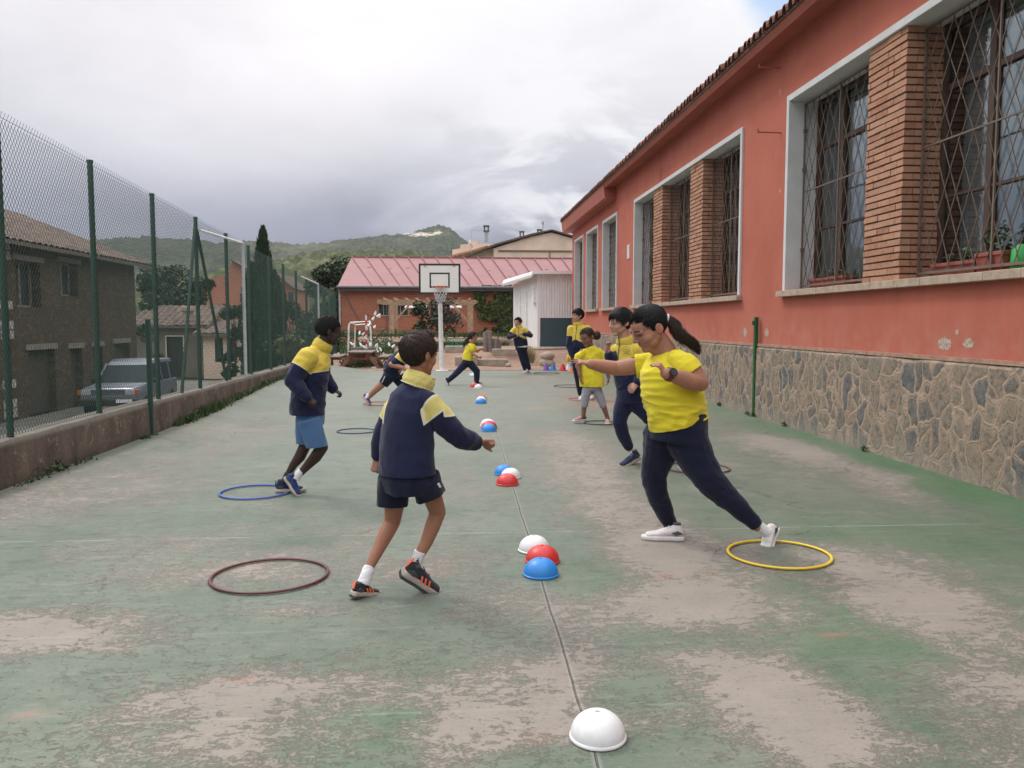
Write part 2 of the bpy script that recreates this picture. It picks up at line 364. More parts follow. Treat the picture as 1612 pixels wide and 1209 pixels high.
def m_brick(name, c1, c2, mortar, bw=.25, bh=.065, plane='yz', ms=.012, bump=.006):
    n = NT(name); v = n.obj(); x, y, z = n.xyz(v)
    # two faces of a wall share one running bond: the coordinate along the wall is x + y
    u = n.math('ADD', x, y) if plane == 'xy' else (y if plane == 'yz' else x)
    b = n.n('ShaderNodeTexBrick'); n.put(b.inputs['Vector'], n.comb(u, z, 0)); b.inputs['Scale'].default_value = 1
    b.inputs['Brick Width'].default_value = bw; b.inputs['Row Height'].default_value = bh; b.inputs['Mortar Size'].default_value = ms
    b.inputs['Mortar Smooth'].default_value = .2; n.put(b.inputs['Color1'], c1); n.put(b.inputs['Color2'], c2); n.put(b.inputs['Mortar'], mortar)
    col = n.mix(n.ramp(n.noise(v, 14, 5, .65), [(.35, 0.), (.7, .6)]), b.outputs[0], mul(c1, .6))
    col = n.mix(n.math('MULTIPLY', n.step(n.noise(v, .8, 5, .6), .5, .7), .3), col, mul(c2, 1.3))
    h = n.math('SUBTRACT', n.math('MULTIPLY', n.noise(v, 40, 4, .6), .3), b.outputs['Fac'])
    return n.out(col, .88, n.bump(h, bump), spec=.25)
def m_pillar():
    n = NT('pillar_brick'); v = n.obj(); rnd = n.attr('tone')
    col = n.ramp(rnd, [(0, (.31, .130, .080)), (.35, (.41, .195, .125)), (.7, (.48, .255, .17)), (1, (.34, .18, .13))])
    col = n.mix(n.ramp(n.noise(v, 22, 6, .7), [(.35, 0.), (.75, .7)]), col, (.53, .33, .22))
    col = n.mix(n.math('MULTIPLY', n.step(n.noise(v, 9, 5, .7), .58, .72), .5), col, (.17, .085, .06))
    return n.out(col, .9, n.bump(n.noise(v, 90, 5, .7), .004), spec=.2)
def m_metal(name, c, rough=.5, rust=0, metal=0):
    n = NT(name); v = n.obj()
    col = n.mix(n.ramp(n.noise(v, 7, 5, .65), [(.3, 0.), (.7, 1.)]), mul(c, .8), mul(c, 1.2))
    if rust: col = n.mix(n.math('MULTIPLY', n.step(n.noise(v, 18, 6, .7), .55, .68), rust), col, (.16, .065, .03))
    return n.out(col, rough, n.bump(n.noise(v, 120, 3), .0008), metal=metal)
def m_cloth(name, c, var=.10, fold=.0, rough=.92, scale=2.2, sheen=.15, weave=260):
    n = NT(name); v = n.obj()
    a = n.noise(v, scale * 3, 4, .6)
    col = n.mix(n.ramp(a, [(.3, 0.), (.7, 1.)]), mul(c, 1 - var), mul(c, 1 + var))
    h = n.math('ADD', n.math('MULTIPLY', n.noise(v, weave, 2, .5), .05), n.math('MULTIPLY', n.noise(v, 9, 3, .5, .6), fold))
    return n.out(col, rough, n.bump(h, .012), sheen=sheen, spec=.2)
def m_skin(name, c):
    n = NT(name); v = n.obj()
    col = n.mix(n.ramp(n.noise(v, 12, 5, .65), [(.3, 0.), (.7, 1.)]), mul(c, .82), (c[0] * 1.12, c[1] * 1.03, c[2]))
    return n.out(col, .58, n.bump(n.noise(v, 260, 3), .0012), sss=.12, spec=.4)
def m_hair(name, c):
    n = NT(name); v = n.obj()
    a = n.noise(n.map(v, scale=(1, 1, .25)), 130, 4, .6)
    col = n.mix(n.ramp(a, [(.3, 0.), (.7, 1.)]), mul(c, .55), mul(c, 1.7))
    return n.out(col, .58, n.bump(a, .003), spec=.35)
def m_leaf(name, c1, c2, trans=.0):
    n = NT(name); g = n.n('ShaderNodeNewGeometry'); r = g.outputs['Random Per Island']
    v = n.obj(); big = n.noise(v, .9, 3, .5)
    f = n.math('ADD', n.math('MULTIPLY', r, .6), n.math('MULTIPLY', big, .5))
    col = n.ramp(f, [(.1, mul(c1, .55)), (.4, c1), (.75, c2), (1, mul(c2, 1.35))])
    return n.out(col, .6, spec=.3)
def m_glass():
    n = NT('window_glass'); v = n.obj()
    g = n.n('ShaderNodeBsdfGlossy'); g.inputs['Roughness'].default_value = .02; n.put(g.inputs['Color'], (.9, .93, .95, 1))
    n.put(g.inputs['Normal'], n.bump(n.noise(v, 1.8, 2), .003, .5))
    t = n.n('ShaderNodeBsdfTransparent'); n.put(t.inputs[0], (.75, .8, .8, 1)); f = n.n('ShaderNodeFresnel'); f.inputs[0].default_value = 1.5
    k = n.math('MINIMUM', n.math('ADD', n.math('MULTIPLY', f.outputs[0], .9), .04), .7)
    m = n.n('ShaderNodeMixShader'); n.put(m.inputs[0], k); n.t.links.new(t.outputs[0], m.inputs[1]); n.t.links.new(g.outputs[0], m.inputs[2])
    o = n.n('ShaderNodeOutputMaterial'); n.t.links.new(m.outputs[0], o.inputs[0]); return n.m
def m_hill(name, c1, c2, c3, sc=.09, rock=None):
    n = NT(name); v = n.obj(); x, y, z = n.xyz(v)
    a = n.noise(v, sc, 8, .75); b = n.voro(v, sc * 1.8); big = n.noise(v, sc * .09, 5, .6)
    col = n.mix(n.ramp(a, [(.36, 0.), (.62, 1.)]), c1, c2)
    col = n.mix(n.math('MULTIPLY', n.step(b, .25, .6), .65), col, mul(c1, .35))
    col = n.mix(n.math('MULTIPLY', n.step(big, .5, .64), .5), col, c3)
    col = n.mix(n.math('MULTIPLY', n.step(n.noise(v, sc * 2.4, 4, .7), .52, .7), .35), col, mul(c3, .9))
    if rock: col = n.mix(n.step(n.math('ADD', n.attr('rock'), n.math('MULTIPLY', n.math('SUBTRACT', n.noise(n.map(v, scale=(.6, .6, 2)), sc * 1.1, 7, .75), .5), 2.3)), .6, .8), col, rock)
    return n.out(col, .95, n.bump(n.math('ADD', a, n.math('MULTIPLY', b, -.8)), 1.6), spec=.1)
def m_ground(name, c1, c2, sc=2, bump=.02):
    n = NT(name); v = n.obj()
    col = n.mix(n.ramp(n.noise(v, sc, 8, .7), [(.35, 0.), (.65, 1.)]), c1, c2)
    col = n.mix(n.math('MULTIPLY', n.step(n.noise(v, sc * 12, 5, .7), .52, .7), .4), col, mul(c1, .55))
    return n.out(col, .95, n.bump(n.noise(v, sc * 10, 7, .7), bump), spec=.2)
def m_glow(name, c, s):
    n = NT(name); return n.out(c, .5, emis=c, estr=s)
M = {}
M['court'] = m_court(); M['plaster'] = m_plaster(); M['rubble'] = m_rubble('rubble_stone', 4.1)
M['pillar'] = m_pillar(); M['glass'] = m_glass()
M['mortar_dark'] = simple('deep_mortar', (.12, .07, .05), .95)
M['white_frame'] = simple('white_surround_paint', (.60, .61, .61), .75, .08, 3, .002)
M['soffit'] = simple('soffit_plaster', (.33, .33, .32), .85, .12, 3, .003)
M['sill'] = simple('sill_stone', (.40, .31, .235), .85, .22, 9, .004)
M['fascia'] = simple('fascia_paint', (.36, .105, .07), .8, .12, 2, .003)
M['rooftile'] = simple('clay_tile', (.22, .088, .055), .9, .45, 5, .006)
M['oldtile'] = simple('weathered_clay_tile', (.125, .088, .070), .95, .6, 4, .01)
M['grille'] = m_metal('brown_grille_paint', (.15, .112, .088), .6, .4)
M['wood_brown'] = simple('brown_window_wood', (.075, .045, .033), .6, .2, 12)
M['curtain'] = m_cloth('curtain_cloth', (.62, .64, .66), .05)
M['dark_room'] = simple('room_paint', (.34, .34, .33), .9)
M['green_post'] = m_metal('green_post_paint', (.014, .052, .036), .5, .3)
M['green_wire'] = m_metal('green_wire', (.018, .06, .045), .55)
M['green_bright'] = m_metal('fresh_green_post_paint', (.018, .095, .03), .5, .15)
M['galv'] = m_metal('galvanised_steel', (.42, .44, .45), .45, .1)
M['white_metal'] = m_metal('white_post_paint', (.78, .78, .77), .45, .12)
M['black_paint'] = simple('black_paint', (.02, .02, .022), .5, .2)
M['board'] = simple('white_board_laminate', (.80, .78, .74), .5, .04, 3)
M['orange_rim'] = simple('orange_rim_paint', (.48, .15, .06), .5, .2)
M['cord'] = simple('net_cord', (.62, .62, .63), .8, .2, 30)
M['concrete_wall'] = (lambda: simple('old_concrete', (.135, .108, .088), .95, .5, 4, .012, 30))()
M['street'] = m_ground('street_gravel', (.12, .115, .105), (.20, .19, .17), 1.4, .02)
M['dirt'] = m_ground('yard_dirt', (.26, .165, .12), (.36, .25, .19), 1.2, .03)
M['grassy'] = m_ground('weedy_soil', (.055, .065, .03), (.13, .12, .07), 2.2, .04)
M['brick_far'] = m_brick('red_brick', (.48, .165, .09), (.38, .125, .07), (.33, .21, .16), .30, .11, 'xy', .018)
M['stone_house'] = m_rubble('old_stone_wall', 4.2, ((.10, .066, .044), (.065, .045, .032), (.14, .094, .060), (.078, .055, .040)), (.085, .058, .040), (.75, .75, 1.7), -9)
M['metal_roof'] = simple('maroon_sheet_roof', (.24, .092, .096), .5, .13, .8)
M['roof_dark'] = simple('gutter_metal', (.10, .105, .12), .5, .2)
M['cream'] = simple('cream_render', (.74, .58, .45), .9, .13, .6, .01, 12)
M['beige'] = simple('beige_render', (.74, .57, .45), .9, .15, .5, .01, 12)
M['orange_wall'] = simple('orange_render', (.46, .20, .125), .9, .12, .4, .01, 12)
M['greywall'] = simple('dull_render', (.20, .18, .15), .9, .25, .8, .01, 12)
M['dark_window'] = simple('dark_shutter', (.03, .035, .035), .5, .3)
M['shed_white'] = simple('white_sheet_metal', (.80, .80, .80), .55, .05, 1.5)
M['shed_teal'] = simple('blue_grey_panel', (.040, .085, .105), .6, .12, 2)
M['timber'] = simple('weathered_timber', (.40, .27, .175), .85, .3, 8, .005)
M['timber_red'] = simple('stained_timber', (.24, .125, .08), .8, .25, 8, .004)
M['timber_grey'] = simple('grey_timber', (.22, .19, .165), .9, .3, 9, .006)
M['rock'] = simple('pale_boulder', (.40, .33, .27), .95, .25, 6, .02, 14)
M['block'] = simple('concrete_block', (.33, .28, .23), .95, .25, 4, .01, 30)
M['bark'] = simple('bark', (.085, .06, .042), .95, .4, 9, .02, 20)
def plastic(nm, c, rough=.42):
    n = NT(nm); v = n.obj(); a = n.noise(v, 14, 7, .75)
    col = n.mix(n.math('MULTIPLY', n.step(a, .50, .68), .30), c, mul(tuple(.5 * q + .12 for q in c), .9)); sc_ = n.noise(n.map(v, scale=(1, 6, 3)), 60, 5, .75)
    col = n.mix(n.math('MULTIPLY', n.step(sc_, .62, .70), .35), col, (.30, .27, .23))
    return n.out(col, n.ramp(a, [(.35, rough - .1), (.7, rough + .25)]), n.bump(n.noise(v, 40, 3), .0006))
M['p_white'] = plastic('white_plastic', (.70, .70, .70)); M['p_red'] = plastic('red_plastic', (.58, .028, .028)); M['p_blue'] = plastic('blue_plastic', (.018, .22, .62))
M['p_purple'] = plastic('purple_plastic', (.16, .07, .42)); M['p_orange'] = plastic('orange_plastic', (.75, .16, .04)); M['p_yellow'] = plastic('yellow_plastic', (.75, .52, .03))
M['p_green'] = plastic('green_plastic', (.01, .33, .06)); M['p_navy'] = plastic('navy_plastic', (.02, .035, .14)); M['p_black'] = plastic('black_plastic', (.02, .022, .02))
M['p_maroon'] = plastic('maroon_plastic', (.10, .022, .028)); M['p_brown'] = plastic('brown_plastic', (.13, .055, .045)); M['p_terra'] = plastic('terracotta_plastic', (.27, .07, .05), .6)
M['p_hoopblue'] = plastic('hoop_blue_plastic', (.04, .10, .42)); M['p_salmon'] = plastic('hoop_red_plastic', (.50, .12, .09)); M['p_mint'] = plastic('pale_blue_plastic', (.35, .55, .70))
M['dark'] = simple('dark_inside', (.012, .012, .013), .8)
M['leaf_dark'] = m_leaf('dark_foliage', (.018, .036, .015), (.045, .075, .03)); M['leaf_cyp'] = m_leaf('cypress_foliage', (.012, .035, .016), (.032, .065, .026))
M['leaf_mid'] = m_leaf('mid_foliage', (.035, .065, .022), (.085, .12, .045)); M['leaf_ivy'] = m_leaf('ivy_foliage', (.03, .055, .018), (.10, .12, .035))
M['leaf_plum'] = m_leaf('plum_foliage', (.034, .032, .024), (.07, .07, .045)); M['leaf_yel'] = m_leaf('yellowing_foliage', (.10, .10, .03), (.17, .15, .05))
# ================================================================ GROUND
def grid_mesh(name, xs, ys, zf, mat, attrs=(), kind='structure'):
    nx, ny = len(xs), len(ys)
    X, Y = np.meshgrid(np.array(xs), np.array(ys)); Z = zf(X, Y)
    me = bpy.data.meshes.new(name)
    v = np.stack([X, Y, Z], -1).reshape(-1, 3)
    i = np.arange((ny - 1) * (nx - 1)); r = i // (nx - 1); c = i % (nx - 1); a = r * nx + c
    f = np.stack([a, a + 1, a + nx + 1, a + nx], -1)
    me.from_pydata(v.tolist(), [], f.tolist()); me.materials.append(mat)
    for nm, fn in attrs:
        at = me.attributes.new(nm, 'FLOAT', 'POINT'); at.data.foreach_set('value', fn(X, Y).reshape(-1).astype(np.float32))
    me.shade_smooth(); o = bpy.data.objects.new(name, me); COL.objects.link(o)
    if kind: o['kind'] = kind
    return o
def sst(x, a, b):
    t = np.clip((x - a) / (b - a), 0, 1); return t * t * (3 - 2 * t)
def rise(X, Y): return .20 * sst(Y, 11.5, 20) * (1 - sst(X, -4.1, -2.2))
# worn patches of the court: centre pixel, half sizes in metres, amount
BL = [(1130, 955, .42, .30, .42), (1040, 865, .30, .40, .34), (900, 700, .45, 1.4, .40), (1020, 820, .35, .7, .25), (1345, 890, .55, .42, .46), (1440, 950, .4, .25, .4),
      (800, 950, .32, .25, .36), (865, 1070, .24, .30, .50), (1160, 1090, .32, .26, .48), (1290, 1180, .3, .15, .40), (380, 1130, .40, .34, .52), (720, 1120, .16, .3, .42), (560, 1080, .3, .12, .25),
      (70, 985, .55, .22, .46), (250, 905, .5, .2, .3), (440, 890, .4, .25, .26), (1310, 715, .75, 1.1, .55), (1420, 750, .35, .5, .35), (1240, 700, .5, .8, .3), (1545, 1010, .35, .35, .42), (1590, 1090, .3, .2, .35),
      (860, 600, .9, 4.5, .26), (940, 760, .5, 1.0, .28), (120, 780, 1.0, .8, .28), (330, 690, 1.0, 2.5, .26), (1060, 1040, .5, .10, .2), (700, 890, .35, .25, .22), (150, 1180, .3, .2, .15),
      (560, 840, .6, .4, .14), (1560, 1190, .25, .2, .2), (880, 560, 2, 6, .1), (500, 960, .5, .10, .22), (950, 1150, .35, .12, .25), (640, 1180, .2, .1, .1), (1080, 900, .5, .5, .3), (1250, 1110, .25, .3, .4), (300, 1090, .3, .12, .3), (120, 1010, .5, .16, .3), (230, 860, .6, .3, .25), (1400, 780, .3, .5, .3), (700, 760, .5, .6, .2), (600, 900, .3, .2, .2), (910, 1000, .2, .3, .2), (985, 960, .35, .18, .3), (820, 1130, .2, .12, .3)]
def wear(X, Y):
    w = np.full(X.shape, .24) + .10 * np.exp(-((X - .9) / .9) ** 2) * sst(Y, 4, 7)
    for px, py, rx, ry, s in BL:
        c = G(px, py); d = ((X - c.x) / rx / .9) ** 2 + ((Y - c.y) / ry / 1.3) ** 2; d = np.maximum(d, .5 * d + .5 * (np.maximum(abs(X - c.x) / rx, abs(Y - c.y) / ry / 1.3)) ** 4); w += 1.12 * s * np.exp(-d * .85)
    w -= .55 * sst(X, 4.0, 4.55) + .0
    return w
def fresh(X, Y):
    f = sst(X, 3.9, 4.7) * .9 + .55 * np.exp(-(((X - 2.2) / .9) ** 2 + ((Y - 3.8) / .8) ** 2)) + .35 * np.exp(-(((X + .1) / .8) ** 2 + ((Y - 3.0) / .35) ** 2))
    f += .45 * np.exp(-(((X - 1.3) / .5) ** 2 + ((Y - 4.5) / .5) ** 2)) + .3 * np.exp(-(((X + 1.0) / .5) ** 2 + ((Y - 2.9) / .3) ** 2)) + .5 * np.exp(-(((X - 3.2) / 1) ** 2 + ((Y - 5.3) / .8) ** 2))
    return np.clip(f - .25 * sst(Y, 7, 14), 0, 1)
def rust(X, Y):
    f = np.zeros(X.shape)
    for px, py, rx, ry, s in ((930, 628, .5, .7, .6), (960, 638, .6, .6, .6), (845, 642, .3, .25, .45), (1050, 907, .07, .03, .8), (1110, 905, .04, .02, .8), (380, 1068, .05, .025, .9), (1310, 1000, .06, .03, .8), (845, 1163, .04, .03, .8), (40, 1127, .06, .03, .7), (255, 201, .1, .1, 0)):
        c = G(px, py) if s else Vector((0, -9, 0)); f += s * np.exp(-(((X - c.x) / rx) ** 2 + ((Y - c.y) / ry) ** 2))
    return np.clip(f, 0, 1)
ys = np.concatenate([np.arange(-2, 1.6, .3), np.arange(1.6, 9, .05), np.arange(9, 25.61, .12)])
court = grid_mesh('court_floor', np.arange(-4.16, 4.95, .07), ys, rise, M['court'], (('wear', wear), ('fresh', fresh), ('rust', rust)))
g = MB(); g.add([(-1100, -60, -1.45), (900, -60, -1.45), (900, 1150, -1.45), (-1100, 1150, -1.45)], [(0, 1, 2, 3)]); tag(g.build('land', M['grassy']), kind='structure')
g = MB(); g.quad((-30, -8, -1.40), (-4.3, -8, -1.40), (-4.3, 42, -1.40), (-30, 42, -1.40)); tag(g.build('street', M['street']), kind='structure')
def yardz(X, Y):
    z = .02 + .38 * sst(Y, 28.4, 29.2) + .10 * sst(Y, 34, 36) + .35 * sst(Y, 36.3, 37)
    z += np.array([[noise.noise(Vector((x * .9, y * .9, 0))) * .05 for x, y in zip(a, b)] for a, b in zip(X, Y)]) * sst(Y, 25.7, 27)
    return z - .02 * (Y < 25.7)
grid_mesh('yard', np.arange(-4.2, 12, .3), np.arange(25.6, 47, .3), yardz, M['dirt'])
g = MB(); g.box(-4.2, 12, 25.62, 25.75, -1.3, .015); g.box(4.95, 5.2, -2, 25.6, -1.3, -.01); tag(g.build('court_edge', M['block']), kind='structure')

# ================================================================ RED SCHOOL BUILDING
XW = 4.9
ZS, ZT = W(1165, 465, XW).z, W(1169, 205, XW).z     # sill top, opening top
YF = 33.2
school = thing('school_building', 'long red plastered building with rubble stone base and grilled windows', 'building', loc=(XW, 0, 0))
def sb(mb, name, mats, parent=school, **k):
    o = mb.build(name, mats, parent, **k)
    if parent is school: o.location = (-XW, 0, 0)
    return o
def yw(px, py=450): return W(px, py, XW).y
A0, A1 = 3.2, yw(1240, 300); B0, B1 = yw(1168, 330), yw(999, 420)
nar = [(yw(941.5, 430) - .0, yw(924, 430)), (yw(971.5, 420), yw(949.5, 420)), (yw(918.5, 430), yw(905.5, 430))]
opens = sorted([(A0, A1), (B0, B1)] + nar)
ZP = 1.12
w = MB()
w.box(XW, XW + .5, -3, YF, ZP, ZS); w.box(XW, XW + .5, -3, YF, ZT, 5.56)
e = [-3] + [q for o in opens for q in o] + [YF]
for a, b in zip(e[::2], e[1::2]): w.box(XW, XW + .5, a, b, ZS, ZT)
w.box(XW + .5, 13, YF - .4, YF, -.5, 5.56)
sb(w, 'wall', M['plaster'])
# rubble plinth, proud of the plaster, with a rough sloping top
pl = MB(); nseg = 260; vs = []; fs = []
for i in range(nseg + 1):
    y = -3 + (YF + 3.05) * i / nseg
    q = noise.noise(Vector((y * 1.3, 0, 0))) * .012; t = ZP + noise.noise(Vector((y * 2.1, 5, 0))) * .018
    vs += [(XW - .07 + q, y, -.3), (XW - .07 + q, y, .5), (XW - .062 + q, y, t - .03), (XW - .03, y, t), (XW + .01, y, t + .01)]
for i in range(nseg):
    for k in range(4): a = i * 5 + k; fs.append((a, a + 5, a + 6, a + 1))
pl.add(vs, fs); pl.box(XW - .06, 13, YF, YF + .07, -.3, ZP)
sb(pl, 'stone_plinth', M['rubble'])
pc = MB(); pc.box(XW - .045, XW, -3, YF, ZP + .005, ZP + .045); sb(pc, 'plinth_capping', simple('plinth_capping_mortar', (.36, .22, .16), .95, .3, 6, .01, 30))
# interior
rm = MB(); rm.box(11, 11.1, -3, YF - .4, .8, 5.5); rm.box(5.4, 11, -3, YF - .4, .7, .8); rm.box(5.4, 11, -3, YF - .4, 5.45, 5.5)
rm.box(5.4, 11, -3, -2.9, .8, 5.45)
for yy in (12.9, 23): rm.box(5.4, 11, yy, yy + .1, .8, 5.45)
sb(rm, 'interior_wall', M['dark_room'])
# eaves
ov = 4.45
ea = MB()
ea.prism([(4.55, 0, 5.50), (XW, 0, 5.56), (XW, 0, 5.66), (4.50, 0, 5.60)], (0, 24.3, 0)); ea.v = [(x, y - 3 if y < 1 else y, z) for x, y, z in ea.v]
ea.prism([(4.62, 24.3, 5.17), (XW, 24.3, 5.17), (XW, 24.3, 5.66), (4.50, 24.3, 5.60), (4.55, 24.3, 5.22)], (0, YF + .45 - 24.3, 0))
ea.box(XW, 13, YF, YF + .45, 5.17, 5.6)
sb(ea, 'eave', M['fascia'])
rf = MB(); pitch = .42; NTI = 170; dy = (YF + .5 + 3) / NTI
for i in range(NTI):
    y0 = -3 + i * dy; n = 8; L = 3.2
    # a covering barrel tile on top of two channels, the front row stepped
    jit = random.uniform(-.02, .02); zz = random.uniform(-.008, .012)
    for k, (xa, xb, dz) in enumerate(((ov + jit, ov + .46 + jit, 0), (ov + .40, ov + .9, .05), (ov + .8, ov + 9, .1))):
        vs = []
        for xx, rr in ((xa, dy * .42), (xb, dy * .36)):
            for j in range(n + 1):
                t = math.pi * j / n; vs.append((xx, y0 + dy * .5 + rr * math.cos(t), 5.64 + zz + dz + (xx - ov) * pitch * .9 + rr * 1.25 * math.sin(t)))
        k2 = n + 1; rf.add(vs, [(j, j + 1, k2 + j + 1, k2 + j) for j in range(n)], 0)
        vin = [(vx, y0 + dy * .5 + (vy - y0 - dy * .5) * .80, vz - .012) for vx, vy, vz in vs]
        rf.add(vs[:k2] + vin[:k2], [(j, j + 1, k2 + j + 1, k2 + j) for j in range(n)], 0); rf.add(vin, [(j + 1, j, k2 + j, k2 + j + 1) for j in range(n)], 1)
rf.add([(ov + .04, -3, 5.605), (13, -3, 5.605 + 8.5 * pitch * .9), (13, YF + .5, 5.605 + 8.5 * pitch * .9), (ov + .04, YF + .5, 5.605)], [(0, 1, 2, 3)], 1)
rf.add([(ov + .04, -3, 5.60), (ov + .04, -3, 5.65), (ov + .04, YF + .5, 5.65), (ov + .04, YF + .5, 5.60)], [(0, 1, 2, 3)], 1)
sb(rf, 'roof', [M['rooftile'], simple('shaded_tile_underside', (.09, .04, .03), .95)])  # second material: darker tile colour, paints the shade under and between the tiles
# window groups ---------------------------------------------------
def surround(y0, y1, parent):
    b = MB(); t = .03; pr = .035; x0, x1 = XW - pr, XW + .5
    b.box(x0, x1 - .1, y1 - .055, y1 + t, ZS + .0, ZT + .04)         # far jamb, also lines the reveal
    b.box(x0, x1 - .1, y0 - t, y0 + .055, ZS, ZT + .04)
    b.box(x0, x1 - .1, y0 + .055, y1 - .055, ZT - .05, ZT + .04)
    return bevel(b.build('surround', M['white_frame'], parent), .006)
def win_frame(y0, y1, parent, x=5.32, mull=3):
    b = MB(); z0, z1 = ZS + .05, ZT - .06; f = .06
    b.box(x, x + .07, y0, y1, z0, z0 + f); b.box(x, x + .07, y0, y1, z1 - f, z1)
    b.box(x, x + .07, y0, y0 + f, z0 + f, z1 - f); b.box(x, x + .07, y1 - f, y1, z0 + f, z1 - f)
    zt = z0 + (z1 - z0) * .74
    for k in range(1, mull):
        yy = y0 + (y1 - y0) * k / mull; b.box(x - .01, x + .075, yy - .045, yy + .045, z0 + f, z1 - f)
    edges = [y0 + f] + [y0 + (y1 - y0) * k / mull for k in range(1, mull)] + [y1 - f]
    for a, c in zip(edges, edges[1:]):
        b.box(x - .004, x + .066, a + .046, c - .046, zt, zt + f)
        if mull > 1: b.box(x - .002, x + .06, a + .046, c - .046, z0 + (zt - z0) * .42, z0 + (zt - z0) * .42 + .03)
    return b.build('frame', M['wood_brown'], parent)
def grille(y0, y1, parent, x, dense=.22, seed=0, rails=True):
    rg = random.Random(seed); b = MB(); z0, z1 = ZS + .07, ZT - .10; r = .0052
    for yy in ([y0 + .01, (y0 + y1) / 2, y1 - .01] if rails else [y0 + .01, y1 - .01]): b.tube((x, yy, z0 - .03), (x, yy, z1), .014, n=4)
    zm = z0 + (z1 - z0) * .52
    for zz, rr in ((z0, .02), (z1, .014), (zm, .012)): b.tube((x, y0, zz), (x, y1, zz), rr, n=4)
    for s in (-1, 1):
        for (za, zb) in ((z0, zm), (zm, z1)):
            run = (zb - za) * rg.uniform(.40, .52); yy = y0 - run
            while yy < y1 + run:
                ya, yb = (yy, yy + run) if s > 0 else (yy + run, yy)
                ya += rg.uniform(-.04, .04); yb += rg.uniform(-.04, .04)
                # clip to the bay
                pa, pb = Vector((x, ya, za)), Vector((x, yb, zb)); t0, t1 = 0., 1.; d = yb - ya
                if abs(d) > 1e-6:
                    q = sorted(((y0 - ya) / d, (y1 - ya) / d)); t0, t1 = max(t0, q[0]), min(t1, q[1])
                if t1 - t0 > .05: b.tube(pa.lerp(pb, t0) + Vector((s * .006, 0, 0)), pa.lerp(pb, t1) + Vector((s * .006, 0, 0)), r, n=4)
                yy += dense * rg.uniform(.8, 1.2)
    for yy in (y0 + .015, y1 - .015):
        for zz in (z0 + .5, zm + .3, z1 - .4): b.box(x - .02, x + .03, yy - .02, yy + .02, zz, zz + .05)
    return b.build('grille', M['grille'], parent)
def bay(y0, y1, gx, mull=3, seed=0, dense=.23, curtain=True):
    f = win_frame(y0, y1, school, 5.32 + 0 * gx, mull); f.name = 'window'; f.location = (-XW, 0, 0)
    g_ = MB(); g_.box(5.35, 5.356, y0 + .03, y1 - .03, ZS + .08, ZT - .09); g_.build('pane', M['glass'], f)
    grille(y0 + .02, y1 - .02, f, gx, dense, seed)
    if curtain:
        c = MB(); yy = y1 - .12 - (1.0 if mull > 1 else .25); n = 40; pts = []; ww = .97 if mull > 1 else .22
        for i in range(n + 1): pts.append((5.47 + .03 * math.sin(i * 1.3) + .012 * math.sin(i * .5), yy + ww * i / n))
        vs = [(a, b, z) for z in (ZS + .1, ZT - .15) for a, b in pts]
        c.add(vs, [(i, i + 1, n + 2 + i, n + 1 + i) for i in range(n)]); c.build('curtain', M['curtain'], f, smooth=True)
    return f
def pillar(y0, y1, parent, proud=0.0, depth=.42, seed=0):
    rg = random.Random(seed); b = MB(); tone = []; z = ZS + .004; h = .078; j = .019
    x0 = XW - proud; x1 = x0 + depth; zt = ZT - .052
    b.box(x0 + .014, x1 - .012, y0 + .014, y1 - .014, ZS, zt, 1); tone += [0] * 8
    k = 0
    while z + h < zt + .02:
        hh = min(h - j, zt - z - .002); off = (.0 if k % 2 else .125)
        wob = rg.uniform(-.003, .003)
        # long face row and the two returns, brick by brick
        yy = y0
        while yy < y1 - 1e-4:
            ye = min(y1, yy + (.25 if yy > y0 else .25 - off)); ye = y1 if y1 - ye < .05 else ye; q = rg.uniform(-.007, .007)
            if ye - yy > .02:
                b.box(x0 + q, x0 + .12 + q, yy + (.0025 if yy > y0 else wob), ye - .0025, z + rg.uniform(-.0012, .0012), z + hh); tone += [rg.random()] * 8
            yy = ye
        xx = x0 + .123
        first = True
        while xx < x1 - 1e-4:
            xe = min(x1, xx + (.25 if not first else .12 + off)); xe = x1 if x1 - xe < .05 else xe; first = False
            for ya, yb in ((y0 + wob, y0 + .11), (y1 - .11, y1 + wob)):
                b.box(xx + .002, xe - .002, ya, yb, z + rg.uniform(-.0012, .0012), z + hh); tone += [rg.random()] * 8
            xx = xe
        z += h; k += 1
    o = b.build('brick_pillar', [M['pillar'], M['mortar_dark']], parent)
    at = o.data.attributes.new('tone', 'FLOAT', 'POINT'); at.data.foreach_set('value', tone)
    o.location = (-XW, 0, 0); return o
def sill(y0, y1):
    b = MB(); yy = y0 - .10
    while yy < y1 + .12:
        ye = min(yy + .5, y1 + .12); b.box(XW - .10, XW + .45, yy + .002, ye - .002, ZS - .085, ZS + random.uniform(-.002, .002)); yy = ye
    return bevel(sb(b, 'sill', M['sill']), .006)
for (y0, y1), pills, sd in (((A0, A1), [(yw(1420, 300), yw(1362, 300)), (5.35, 6.18)], 10), ((B0, B1), [(yw(1104.5, 400), yw(1085, 400)), (yw(1041.5, 400), yw(1028, 400))], 20)):
    s_ = surround(y0, y1, school); s_.location = (-XW, 0, 0)
    sill(y0, y1)
    cur = y0 + .055; i = 0
    for pa, pb in sorted(pills):
        pillar(pa, pb, school, seed=sd + i); bay(cur, pa, XW + .2, 3, sd + i); cur = pb; i += 1
    bay(cur, y1 - .055, XW + .2, 3, sd + i)
for i, (y0, y1) in enumerate(nar):
    s_ = surround(y0, y1, school); s_.location = (-XW, 0, 0); sill(y0, y1)
    bay(y0 + .055, y1 - .055, XW + .2, 1, 40 + i, .16, False)
